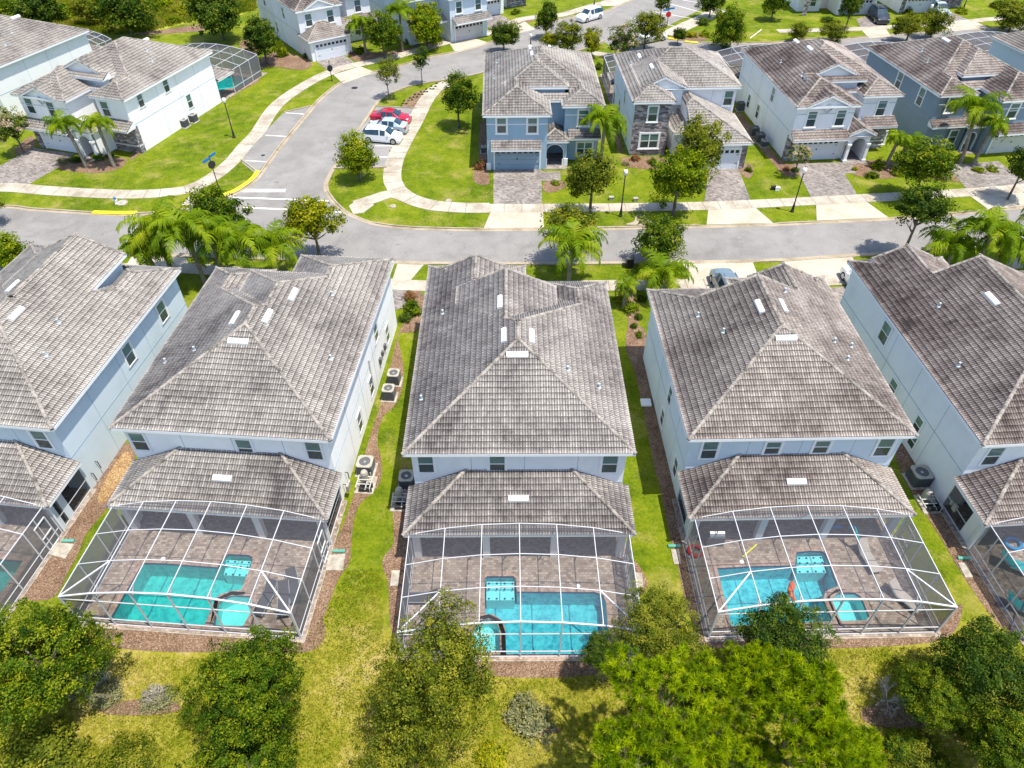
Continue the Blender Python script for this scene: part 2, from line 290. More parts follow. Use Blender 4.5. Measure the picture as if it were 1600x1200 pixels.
def leaf_mat(name, cols, trans=0.3):
    m, nt, b = newmat(name); nt.nodes.remove(b); out = nt.nodes['Material Output']
    at = N(nt, 'Attribute', attribute_name='tint'); oi = N(nt, 'ObjectInfo')
    f = math_(nt, 'ADD', at.outputs['Fac'], math_(nt, 'MULTIPLY', math_(nt, 'SUBTRACT', oi.outputs['Random'], 0.5), 0.12))
    n = len(cols)
    c = ramp(nt, f, [(i / (n - 1), cols[i]) for i in range(n)])
    d = N(nt, 'BsdfDiffuse'); t = N(nt, 'BsdfTranslucent'); g = N(nt, 'BsdfGlossy'); g.inputs['Roughness'].default_value = 0.45; g.inputs[0].default_value = (0.8, 0.8, 0.75, 1)
    L(nt, c, d.inputs[0]); L(nt, mix(nt, c, (1.0, 1.0, 0.35), 1.0, 'MULTIPLY'), t.inputs[0])
    ms = N(nt, 'MixShader'); ms.inputs[0].default_value = trans + 0.08; L(nt, d.outputs[0], ms.inputs[1]); L(nt, t.outputs[0], ms.inputs[2])
    m2 = N(nt, 'MixShader'); m2.inputs[0].default_value = 0.006; L(nt, ms.outputs[0], m2.inputs[1]); L(nt, g.outputs[0], m2.inputs[2]); L(nt, m2.outputs[0], out.inputs[0])
leaf_mat('leaf_oak', [(0.010, 0.034, 0.002), (0.050, 0.105, 0.005), (0.13, 0.19, 0.008), (0.30, 0.32, 0.012)])
leaf_mat('leaf_dark', [(0.010, 0.030, 0.004), (0.040, 0.085, 0.008), (0.095, 0.15, 0.012), (0.21, 0.24, 0.02)])
leaf_mat('leaf_olive', [(0.03, 0.05, 0.004), (0.10, 0.135, 0.010), (0.195, 0.215, 0.014), (0.33, 0.31, 0.035)])
leaf_mat('leaf_bright', [(0.03, 0.07, 0.002), (0.12, 0.185, 0.004), (0.24, 0.30, 0.006), (0.42, 0.40, 0.012)])
leaf_mat('leaf_yellow', [(0.06, 0.09, 0.003), (0.19, 0.23, 0.005), (0.34, 0.33, 0.008), (0.48, 0.40, 0.02)])
leaf_mat('leaf_myrtle', [(0.04, 0.08, 0.008), (0.12, 0.18, 0.02), (0.30, 0.30, 0.12), (0.62, 0.45, 0.40)])
leaf_mat('leaf_pine', [(0.03, 0.075, 0.001), (0.13, 0.215, 0.002), (0.27, 0.37, 0.002), (0.46, 0.52, 0.006)], 0.3)
leaf_mat('leaf_palm', [(0.035, 0.08, 0.004), (0.11, 0.19, 0.006), (0.21, 0.30, 0.008), (0.42, 0.40, 0.03)], 0.35)
leaf_mat('leaf_grass', [(0.05, 0.085, 0.004), (0.15, 0.185, 0.007), (0.26, 0.255, 0.02), (0.38, 0.31, 0.10)], 0.3)
leaf_mat('leaf_grey', [(0.07, 0.08, 0.04), (0.15, 0.165, 0.07), (0.25, 0.25, 0.11), (0.38, 0.35, 0.20)], 0.2)
leaf_mat('leaf_red', [(0.03, 0.06, 0.006), (0.12, 0.12, 0.03), (0.35, 0.10, 0.06), (0.5, 0.18, 0.12)], 0.2)
M = MATS
# ---------------------------------------------------------------- mesh builder
class MB:
    def __init__(s): s.v = []; s.f = []; s.m = []; s.uv = None
    def add(s, vs, fs, mi=0):
        b = len(s.v); s.v += [tuple(v) for v in vs]; s.f += [tuple(b + i for i in f) for f in fs]; s.m += [mi] * len(fs)
    def box(s, x0, y0, z0, x1, y1, z1, mi=0):
        s.add([(x0, y0, z0), (x1, y0, z0), (x1, y1, z0), (x0, y1, z0), (x0, y0, z1), (x1, y0, z1), (x1, y1, z1), (x0, y1, z1)],
              [(0, 3, 2, 1), (4, 5, 6, 7), (0, 1, 5, 4), (1, 2, 6, 5), (2, 3, 7, 6), (3, 0, 4, 7)], mi)
    def bar(s, a, b, w, h=None, mi=0):
        a = Vector(a); b = Vector(b); h = h or w; d = (b - a)
        if d.length < 1e-6: return
        d.normalize(); up = Vector((0, 0, 1)) if abs(d.z) < 0.95 else Vector((1, 0, 0))
        x = d.cross(up).normalized() * (w / 2); y = d.cross(x.normalized()).normalized() * (h / 2)
        vs = [p + sx * x + sy * y for p in (a, b) for sx, sy in ((-1, -1), (1, -1), (1, 1), (-1, 1))]
        s.add(vs, [(0, 1, 2, 3), (7, 6, 5, 4), (0, 4, 5, 1), (1, 5, 6, 2), (2, 6, 7, 3), (3, 7, 4, 0)], mi)
    def tube(s, pts, rs, n=8, mi=0, cap=True):
        pts = [Vector(p) for p in pts]; rings = []
        if isinstance(rs, (int, float)): rs = [rs] * len(pts)
        for i, p in enumerate(pts):
            d = (pts[min(i + 1, len(pts) - 1)] - pts[max(i - 1, 0)]).normalized()
            up = Vector((0, 0, 1)) if abs(d.z) < 0.9 else Vector((1, 0, 0))
            x = d.cross(up).normalized(); y = d.cross(x).normalized()
            rings.append([p + (x * math.cos(2 * math.pi * k / n) + y * math.sin(2 * math.pi * k / n)) * rs[i] for k in range(n)])
        vs = [q for r in rings for q in r]; fs = []
        for i in range(len(pts) - 1):
            for k in range(n):
                a = i * n + k; b = i * n + (k + 1) % n; fs.append((a, b, b + n, a + n))
        if cap: fs.append(tuple(range(n))[::-1]); fs.append(tuple(range((len(pts) - 1) * n, len(pts) * n)))
        s.add(vs, fs, mi)
    def lathe(s, cx, cy, prof, n=16, mi=0):
        vs = []; fs = []
        for r, z in prof: vs += [(cx + r * math.cos(2 * math.pi * k / n), cy + r * math.sin(2 * math.pi * k / n), z) for k in range(n)]
        for i in range(len(prof) - 1):
            for k in range(n):
                a = i * n + k; b = i * n + (k + 1) % n; fs.append((a, b, b + n, a + n))
        fs.append(tuple(range(n))[::-1]); fs.append(tuple(range((len(prof) - 1) * n, len(prof) * n)))
        s.add(vs, fs, mi)
    def prism(s, pts, z0, z1, mi=0, bottom=True):
        n = len(pts)
        a = sum(pts[i][0] * pts[(i + 1) % n][1] - pts[(i + 1) % n][0] * pts[i][1] for i in range(n))
        if a < 0: pts = pts[::-1]
        tri = tessellate_polygon([[Vector((x, y, 0)) for x, y in pts]])
        vs = [(x, y, z1) for x, y in pts] + [(x, y, z0) for x, y in pts]; fs = []
        for t in tri:
            (x0, y0), (x1, y1), (x2, y2) = (pts[i] for i in t)
            t = t if (x1 - x0) * (y2 - y0) - (x2 - x0) * (y1 - y0) > 0 else t[::-1]
            fs.append(tuple(t))
            if bottom: fs.append(tuple(i + n for i in t[::-1]))
        fs += [(i, i + n, (i + 1) % n + n, (i + 1) % n) for i in range(n)]
        s.add(vs, fs, mi)
    def build(s, name, mats, parent=None, loc=None, smooth=False):
        me = bpy.data.meshes.new(name); me.from_pydata(s.v, [], s.f)
        if isinstance(mats, str): mats = [mats]
        for k in mats: me.materials.append(M[k])
        if len(mats) > 1: me.polygons.foreach_set('material_index', s.m)
        if smooth: me.polygons.foreach_set('use_smooth', [True] * len(me.polygons))
        me.update()
        o = bpy.data.objects.new(name, me); COL.objects.link(o)
        if parent: o.parent = parent
        if loc: o.location = loc
        return o

def tag(o, label=None, cat=None, group=None, kind=None):
    if label: o['label'] = label
    if cat: o['category'] = cat
    if group: o['group'] = group
    if kind: o['kind'] = kind
    return o
def thing(name, label, cat, loc=(0, 0, 0), rz=0.0, group=None):
    o = bpy.data.objects.new(name, None); COL.objects.link(o); o.location = loc; o.rotation_euler = (0, 0, rz); o.empty_display_size = 0.3
    return tag(o, label, cat, group)
def dup(root, loc, rz=0.0, label=None, scale=None, group=None):
    r = root.copy(); COL.objects.link(r); r.location = loc; r.rotation_euler = (0, 0, rz)
    if scale is not None: r.scale = (scale,) * 3 if isinstance(scale, (int, float)) else scale
    if label: r['label'] = label
    if group: r['group'] = group
    for ch in list(root.children):
        c = ch.copy(); COL.objects.link(c); c.parent = r
        for g in list(ch.children):
            d = g.copy(); COL.objects.link(d); d.parent = c
    return r
def struct(name, mb, mats): return tag(mb.build(name, mats), kind='structure')

def smooth_line(pts, step=0.8, closed=False):
    P = [Vector((*p, 0)) if len(p) == 2 else Vector(p) for p in pts]; out = []
    n = len(P)
    for i in range(n if closed else n - 1):
        p0 = P[(i - 1) % n] if closed or i > 0 else P[0] * 2 - P[1]; p1 = P[i]; p2 = P[(i + 1) % n]
        p3 = P[(i + 2) % n] if closed or i + 2 < n else P[n - 1] * 2 - P[n - 2]
        m = max(1, int((p2 - p1).length / step))
        for k in range(m):
            t = k / m
            out.append(0.5 * ((2 * p1) + (p2 - p0) * t + (2 * p0 - 5 * p1 + 4 * p2 - p3) * t * t + (3 * p1 - p0 - 3 * p2 + p3) * t ** 3))
    if not closed: out.append(P[-1])
    return [(p.x, p.y) for p in out]
def chaikin(pts, it=2):
    for _ in range(it):
        o = []
        for i in range(len(pts)):
            (a, b), (c, d) = pts[i], pts[(i + 1) % len(pts)]; o += [(a * .75 + c * .25, b * .75 + d * .25), (a * .25 + c * .75, b * .25 + d * .75)]
        pts = o
    return pts
def offset(line, d):
    out = []
    for i, p in enumerate(line):
        a = line[max(i - 1, 0)]; b = line[min(i + 1, len(line) - 1)]
        dx, dy = b[0] - a[0], b[1] - a[1]; l = math.hypot(dx, dy) or 1
        out.append((p[0] - dy / l * d, p[1] + dx / l * d))
    return out
def ribbon(mb, line, d0, d1, z0, z1, mi=0, skip=None):
    A = offset(line, d0); B = offset(line, d1)
    zz = [z1(line[i]) if callable(z1) else z1 for i in range(len(line))]
    for i in range(len(line) - 1):
        if skip and skip(line[i]): continue
        za, zb = zz[i], zz[i + 1]
        vs = [(*A[i], za), (*B[i], za), (*B[i + 1], zb), (*A[i + 1], zb), (*A[i], z0), (*B[i], z0), (*B[i + 1], z0), (*A[i + 1], z0)]
        mb.add(vs, [(0, 1, 2, 3) if d1 < d0 else (3, 2, 1, 0), (0, 4, 5, 1), (3, 2, 6, 7), (0, 3, 7, 4), (1, 5, 6, 2)], mi)
def inside(p, poly):
    x, y = p; c = False; n = len(poly)
    for i in range(n):
        (x0, y0), (x1, y1) = poly[i], poly[(i + 1) % n]
        if (y0 > y) != (y1 > y) and x < (x1 - x0) * (y - y0) / (y1 - y0) + x0: c = not c
    return c

# ---------------------------------------------------------------- roofs
K = 0.45; SL = math.sqrt(1 + K * K); COURSE = 0.355
def bh(b, x, y):
    x0, y0, x1, y1, ze, fl = b['r'][0], b['r'][1], b['r'][2], b['r'][3], b['ze'], b['f']
    h = np.full(np.shape(x), 1e3)
    if 'W' in fl: h = np.minimum(h, ze + K * (x - x0))
    if 'E' in fl: h = np.minimum(h, ze + K * (x1 - x))
    if 'S' in fl: h = np.minimum(h, ze + K * (y - y0))
    if 'N' in fl: h = np.minimum(h, ze + K * (y1 - y))
    ins = (x >= x0 - 1e-6) & (x <= x1 + 1e-6) & (y >= y0 - 1e-6) & (y <= y1 + 1e-6)
    if 'clip' in b: ins &= x >= b['clip'][0]
    return np.where(ins, h, -1e3)
def roof(blocks, parent, tile, du=0.0375, amp=0.042, lift=0.05):
    V = []; F = []; UV = []; base = 0
    walls2 = [(b['r'][0] + .5, b['r'][1] + .5, b['r'][2] - .5, b['r'][3] - .5) for b in blocks if b.get('lvl', 2) == 2]
    for bi, b in enumerate(blocks):
        x0, y0, x1, y1 = b['r']; fl = b['f']; ze = b['ze']
        for side in fl:
            if side in 'WE': U0, U1, LO, HI = y0, y1, 'S' in fl, 'N' in fl; dm = (x1 - x0) / (2 if ('W' in fl and 'E' in fl) else 1)
            else: U0, U1, LO, HI = x0, x1, 'W' in fl, 'E' in fl; dm = (y1 - y0) / (2 if ('S' in fl and 'N' in fl) else 1)
            nc = int(math.ceil(dm * SL / COURSE - 1e-6))
            ds = []; lf = []
            for i in range(nc):
                d0 = i * COURSE / SL; d1 = min((i + 1) * COURSE / SL, dm); ds += [d0, d1]; lf += [lift, 0.004]
            ds = np.array(ds); lf = np.array(lf)
            g0 = math.floor(U0 / du) * du; us = g0 + du * np.arange(int(math.ceil((U1 - g0) / du)) + 1)
            D, U = np.meshgrid(ds, us, indexing='ij')
            lo = U0 + (D if LO else 0); hi = U1 - (D if HI else 0)
            mid = (lo + hi) / 2; lo2 = np.minimum(lo, mid); hi2 = np.maximum(hi, mid)
            Uc = np.clip(U, lo2, hi2)
            wave = amp * np.abs(np.cos(np.pi * Uc / 0.15))
            if side == 'W': X, Y = x0 + D, Uc
            elif side == 'E': X, Y = x1 - D, Uc
            elif side == 'S': X, Y = Uc, y0 + D
            else: X, Y = Uc, y1 - D
            Z = ze + K * D + lf[:, None] + wave + 0.02 - 0.007 * bi
            nr, ncol = D.shape
            idx = np.arange(nr * ncol).reshape(nr, ncol)
            q = np.stack([idx[:-1, :-1], idx[:-1, 1:], idx[1:, 1:], idx[1:, :-1]], -1).reshape(-1, 4)
            w = np.maximum(np.abs(Uc[:-1, 1:] - Uc[:-1, :-1]), np.abs(Uc[1:, 1:] - Uc[1:, :-1])).reshape(-1)
            cx = (X[:-1, :-1] + X[:-1, 1:] + X[1:, 1:] + X[1:, :-1]).reshape(-1) / 4
            cy = (Y[:-1, :-1] + Y[:-1, 1:] + Y[1:, 1:] + Y[1:, :-1]).reshape(-1) / 4
            cd = ((D[:-1, :-1] + D[1:, :-1]) / 2).reshape(-1); ch = ze + K * cd
            keep = w > 1e-5
            for j, o in enumerate(blocks):
                if j == bi or o.get('lvl', 2) != b.get('lvl', 2): continue
                oh = bh(o, cx, cy)
                keep &= ~(oh > ch + 0.035)
            if b.get('lvl', 2) == 1:
                for a in walls2: keep &= ~((cx > a[0]) & (cx < a[2]) & (cy > a[1]) & (cy < a[3]))
            if 'clip' in b:
                c = b['clip']; keep &= (cx > c[0]) & (cy > c[1]) & (cx < c[2]) & (cy < c[3])
            q = q[keep]
            if side in 'WN': q = q[:, ::-1]
            V.append(np.stack([X.reshape(-1), Y.reshape(-1), Z.reshape(-1)], -1))
            S = D * SL; rowi = np.arange(nr)
            S = np.where((rowi % 2 == 0)[:, None], S + 1e-3, S - 1e-3)
            uvv = np.stack([Uc.reshape(-1) + bi * 0.0, S.reshape(-1)], -1)
            F.append(q + base); UV.append(uvv); base += nr * ncol
    V = np.concatenate(V); F = np.concatenate(F); UV = np.concatenate(UV)
    used = np.unique(F); remap = np.full(len(V), -1); remap[used] = np.arange(len(used)); V = V[used]; UV = UV[used]; F = remap[F]
    me = bpy.data.meshes.new('roof'); me.vertices.add(len(V)); me.vertices.foreach_set('co', V.astype(np.float32).reshape(-1))
    me.loops.add(F.size); me.loops.foreach_set('vertex_index', F.astype(np.int32).reshape(-1))
    me.polygons.add(len(F)); me.polygons.foreach_set('loop_start', np.arange(0, F.size, 4, dtype=np.int32))
    me.update(calc_edges=True)
    ul = me.uv_layers.new(name='UVMap'); ul.data.foreach_set('uv', UV[F.reshape(-1)].astype(np.float32).reshape(-1))
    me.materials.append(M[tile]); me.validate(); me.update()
    ro = bpy.data.objects.new('roof', me); COL.objects.link(ro); ro.parent = parent
    # ridge and hip caps
    def top(x, y, lvl):
        return max(float(bh(o, np.array(x), np.array(y))) for o in blocks if o.get('lvl', 2) == lvl)
    def caps(a, bb, lvl, perp, convex=True, b=None):
        a = Vector(a); bb = Vector(bb); ln = (bb - a).length
        if ln < 0.3: return
        cb = MB(); n = max(1, int(ln / 0.38)); pd = Vector((*perp, 0)).normalized() * 0.22; 
        for i in range(n):
            p = a.lerp(bb, i / n); q = a.lerp(bb, (i + 1) / n + 0.1 / ln); m = a.lerp(bb, (i + .5) / n)
            t = top(m.x, m.y, lvl)
            if t > m.z + 0.06: continue
            if convex:
                t1 = top(m.x + pd.x, m.y + pd.y, lvl); t2 = top(m.x - pd.x, m.y - pd.y, lvl)
                if t1 + t2 > 2 * m.z - 0.03 and min(t1, t2) > -100: continue
                if max(t1, t2) > m.z + 0.02: continue
            if not convex and top(m.x, m.y + perp[1] * .45, lvl) > m.z - 0.12: continue
            if lvl == 1 and any(w[0] < m.x < w[2] and w[1] < m.y < w[3] for w in walls2): continue
            if b and 'clip' in b and not (b['clip'][0] < m.x < b['clip'][2]): continue
            d = (q - p).normalized(); x = d.cross(Vector((0, 0, 1))).normalized(); up = x.cross(d).normalized()
            vs = []
            for P_, r_ in ((p, 0.108), (q, 0.082)):
                for k in range(7):
                    an = math.pi * (k / 6 * 1.15 - 0.075); vs.append(P_ + Vector((0, 0, 0.035)) + x * math.cos(an) * r_ * 1.1 + up * math.sin(an) * r_)
            cb.add(vs, [(k, k + 1, k + 8, k + 7) for k in range(6)] + [tuple(range(7))[::-1]])
        if cb.v: cb.build('ridge_cap', 'ridge_cap', ro)
    for b in blocks:
        x0, y0, x1, y1 = b['r']; fl = b['f']; ze = b['ze']; lvl = b.get('lvl', 2); w = x1 - x0; d = y1 - y0
        hw = w / 2 if 'W' in fl and 'E' in fl else w; hd = d / 2 if 'S' in fl and 'N' in fl else d; t = min(hw, hd)
        for c, sx, sy, kk in (((x0, y0), 1, 1, 'WS'), ((x1, y0), -1, 1, 'ES'), ((x0, y1), 1, -1, 'WN'), ((x1, y1), -1, -1, 'EN')):
            if kk[0] in fl and kk[1] in fl: caps((c[0], c[1], ze), (c[0] + sx * t, c[1] + sy * t, ze + K * t), lvl, (sx, -sy) , b=b)
        if 'W' in fl and 'E' in fl and hw <= hd + 1e-6:
            a0 = y0 + (hw if 'S' in fl else 0); a1 = y1 - (hw if 'N' in fl else 0); xm = (x0 + x1) / 2
            caps((xm, a0, ze + K * hw), (xm, a1, ze + K * hw), lvl, (1, 0), b=b)
        if 'S' in fl and 'N' in fl and hd < hw:
            a0 = x0 + (hd if 'W' in fl else 0); a1 = x1 - (hd if 'E' in fl else 0); ym = (y0 + y1) / 2
            caps((a0, ym, ze + K * hd), (a1, ym, ze + K * hd), lvl, (0, 1), b=b)
        if 'W' in fl and 'E' in fl:
            for yy, kk, s_ in ((y0, 'S', 1), (y1, 'N', -1)):
                if kk not in fl and b.get('rake', '').find(kk) >= 0:
                    xm = (x0 + x1) / 2; yo = yy + s_ * 0.1
                    caps((x0, yo, ze), (xm, yo, ze + K * hw), lvl, (0, -s_), False); caps((x1, yo, ze), (xm, yo, ze + K * hw), lvl, (0, -s_), False)
    return ro

OVH = 0.40
def house(name, label, o, ang, blocks, wall, tile='tile_b', du=0.0375, trim='white_trim', group=None, band=True, amp=0.042):
    root = thing(name, label, 'house', (o[0], o[1], 0), R(ang), group)
    Hh = dict(root=root, o=o, ang=ang, blocks=blocks, roof=None)
    roofblocks = [b for b in blocks if not b.get('noroof')]
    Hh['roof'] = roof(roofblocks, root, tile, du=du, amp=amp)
    wb = MB(); fb = MB()
    for i, b in enumerate(blocks):
        x0, y0, x1, y1 = b['r']; ze = b['ze']; fl = b['f']; e = 0.004 * i; z0 = b.get('z0', -0.05)
        ox = b.get('ovh', OVH)
        wx0, wx1 = x0 + ox + e, x1 - ox - e; wy0, wy1 = y0 + ox + e, y1 - ox - e
        if b.get('walls', True):
            wb.box(wx0, wy0, z0, wx1, wy1, ze - 0.15)
            if band and z0 < 1 and b.get('lvl', 2) == 2:
                for q in range(1, 4):
                    xx = wx0 + (wx1 - wx0) * q / 4 + .3; yy_ = wy0 + (wy1 - wy0) * q / 4
                    if i == 0: wb.box(xx, wy0 - .008, 0, xx + .03, wy0 + .01, ze - .16, 1); wb.box(wx0 - .008, yy_, 0, wx0 + .01, yy_ + .03, ze - .16, 1); wb.box(wx1 - .01, yy_, 0, wx1 + .008, yy_ + .03, ze - .16, 1)
                for za in (3.02,): wb.box(wx0 - .012, wy0 - .012, za, wx1 + .012, wy1 + .012, za + 0.045, 1)
        # gable ends
        for kk, yy, s_ in (('S', y0, 1), ('N', y1, -1)):
            if 'W' in fl and 'E' in fl and kk not in fl and kk in b.get('rake', ''):
                xm = (x0 + x1) / 2; hw = (x1 - x0) / 2; a = yy + s_ * (0.30 + e); c = a + s_ * 0.12
                tri = [(x0 + .15, ze - 0.16), (x1 - .15, ze - 0.16), (x1 - .15, ze - .02), (xm, ze + K * hw - 0.05), (x0 + .15, ze - .02)]
                vs = [(x, a, z) for x, z in tri] + [(x, c, z) for x, z in tri]; n = len(tri)
                wb.add(vs, [tuple(range(n)), tuple(range(n, 2 * n))[::-1]] + [(k, k + n, (k + 1) % n + n, (k + 1) % n) for k in range(n)])
                for sx in (x0, x1):
                    fb.bar((sx, yy + s_ * .02, ze - 0.07), (xm, yy + s_ * .02, ze + K * hw - 0.07), 0.035, 0.2)
        # pent / shed closures
        if b.get('pent'):
            zt = ze + K * (y1 - y0)
            for xx in (x0 + .05, x1 - .05):
                vs = [(xx - .03, y0 + .03, ze - .12), (xx - .03, y1, ze - .12), (xx - .03, y1, zt), (xx + .03, y0 + .03, ze - .12), (xx + .03, y1, ze - .12), (xx + .03, y1, zt)]
                fb.add(vs, [(0, 1, 2), (5, 4, 3), (0, 3, 4, 1), (1, 4, 5, 2), (2, 5, 3, 0)])
        # fascia and soffit
        f0 = 0.004 * i; zt, zb = ze + 0.035, ze - 0.17 - 0.003 * i; th = 0.03
        if 'clip' in b: x0 = b['clip'][0]; fl = fl.replace('W', '')
        fl = ''.join(c for c in fl if c in b.get('fa', 'WESN'))
        if 'W' in fl or b.get('ring'): fb.box(x0 + f0, y0 + f0, zb, x0 + f0 + th, y1 - f0, zt)
        if 'E' in fl or b.get('ring'): fb.box(x1 - f0 - th, y0 + f0, zb, x1 - f0, y1 - f0, zt)
        if 'S' in fl: fb.box(x0 + f0, y0 + f0, zb, x1 - f0, y0 + f0 + th, zt)
        if 'N' in fl: fb.box(x0 + f0, y1 - f0 - th, zb, x1 - f0, y1 - f0, zt)
        cx0 = max(x0, b['clip'][0]) if 'clip' in b else x0
        fb.box(cx0 + f0 + th, y0 + f0 + th, zb + 0.02, x1 - f0 - th, y1 - f0 - th, zb + 0.045)
    if wb.v: Hh['wall'] = wb.build('wall', [wall, 'stucco_trim' if wall != 'stucco_slate' else 'alu_grey'], root)
    fb.build('fascia', trim, root)
    return Hh
def hworld(Hh, x, y):
    a = R(Hh['ang']); return (Hh['o'][0] + x * math.cos(a) - y * math.sin(a), Hh['o'][1] + x * math.sin(a) + y * math.cos(a))
def window(Hh, side, off, u, z0, w=0.9, h=1.45, trimw=0.13, sill=True, double=False):
    """side S: wall faces -y at y=off; N: +y; W: faces -x at x=off; E: faces +x"""
    root = Hh['root']; p = MB(); f = MB()
    def bx(mb, u0, u1, d0, d1, a, b, mi=0):
        if side == 'S': mb.box(u0, off - d1, a, u1, off - d0, b, mi)
        elif side == 'N': mb.box(u0, off + d0, a, u1, off + d1, b, mi)
        elif side == 'W': mb.box(off - d1, u0, a, off - d0, u1, b, mi)
        else: mb.box(off + d0, u0, a, off + d1, u1, b, mi)
    a, b_ = u - w / 2, u + w / 2; zm = z0 + h * 0.5
    bx(p, a, b_, -0.02, 0.02, zm, z0 + h, 0); bx(p, a, b_, -0.02, 0.02, z0, zm, 1)
    t = trimw
    bx(f, a - t, a, -.01, 0.06, z0 - t * .6, z0 + h + t); bx(f, b_, b_ + t, -.01, 0.06, z0 - t * .6, z0 + h + t)
    bx(f, a, b_, -.01, 0.058, z0 + h, z0 + h + t); bx(f, a, b_, -.01, 0.058, z0 - t * .6, z0)
    if sill: bx(f, a - t - .06, b_ + t + .06, -.01, 0.10, z0 - t * .6 - .09, z0 - t * .6)
    bx(f, a, b_, 0.0, 0.035, zm - 0.03, zm + 0.03)
    bx(f, a, a + .035, 0.0, .03, z0, z0 + h); bx(f, b_ - .035, b_, 0.0, .03, z0, z0 + h)
    if double: bx(f, u - .06, u + .06, 0.0, .045, z0, z0 + h)
    wo = p.build('window', ['glass_upper', 'glass_lower'], root); f.build('window_frame', 'white_trim', wo)
def roof_vents(Hh, items):
    """low white box vents: (x, y, dir) on the surface"""
    ro = Hh['roof']; bl = [b for b in Hh['blocks'] if not b.get('noroof')]
    for it in items:
        x, y, d = it[:3]; z = max(float(bh(b, np.array(x), np.array(y))) for b in bl) + 0.05
        m = MB(); Lr, Ws = 0.62, 0.17
        ux, uy = dict(W=(-1, 0), E=(1, 0), S=(0, -1), N=(0, 1))[d]   # downslope direction
        tx, ty = -uy, ux
        def P(a, b, dz): return (x + tx * a + ux * b, y + ty * a + uy * b, z - K * b + dz)
        prof = [(-Ws, 0.02), (-Ws * .8, .12), (0, .17), (Ws * .85, .16), (Ws, .12), (Ws, 0.0)]
        vs = [P(-Lr, b, c) for b, c in prof] + [P(Lr, b, c) for b, c in prof]; n = len(prof)
        m.add(vs, [(k, k + 1, k + 1 + n, k + n) for k in range(n - 1)] + [tuple(range(n))[::-1], tuple(range(n, 2 * n))])
        m.build('ridge_vent', 'vent_white', ro)
def roof_pipes(Hh, items):
    ro = Hh['roof']; bl = [b for b in Hh['blocks'] if not b.get('noroof')]
    for x, y in items:
        z = max(float(bh(b, np.array(x), np.array(y))) for b in bl)
        m = MB(); m.lathe(x, y, [(0.16, z - .05), (0.13, z + .08), (0.07, z + 0.12), (0.06, z + 0.34), (0.075, z + 0.36)], 10)
        m.build('vent_pipe', 'lead_grey', ro)
def garage_door(Hh, x0, x1, y, z1=2.25, mat='garage_white', side=None):
    m = MB(); root = Hh['root']; n = 4; hgt = z1 / n
    for i in range(n): m.box(x0, y - 0.05, i * hgt + 0.012, x1, y + .02, (i + 1) * hgt - 0.012)
    m.box(x0, y - .03, 0.0, x1, y + .02, z1)
    for sx in (x0 + .25, x1 - .35): m.box(sx, y - .065, z1 * .28, sx + .3, y - .05, z1 * .28 + .04, 1); m.box(sx, y - .065, z1 * .70, sx + .3, y - .05, z1 * .70 + .04, 1)
    m.box((x0 + x1) / 2 - .07, y - .065, z1 * .5, (x0 + x1) / 2 + .07, y - .05, z1 * .5 + .16, 1)
    g = m.build('garage_door', [mat, 'dark_metal'], root)
    k = 8; w = (x1 - x0) / k
    for i in range(k):
        wn_ = MB(); a = x0 + i * w + w * .17
        wn_.box(a, y - .06, z1 - hgt * .80, a + w * .66, y - .045, z1 - hgt * .22)
        wn_.build('door_window', 'glass_dark', g)
    f = MB(); t = .14
    f.box(x0 - t, y - .1, 0, x0, y + .02, z1 + t); f.box(x1, y - .1, 0, x1 + t, y + .02, z1 + t); f.box(x0, y - .098, z1, x1, y + .02, z1 + t)
    f.build('door_frame', 'white_trim', g)
def stone(Hh, boxes):
    for b in boxes:
      m = MB(); m.box(*b); m.build('stone_veneer', 'stone_veneer', Hh['root'])
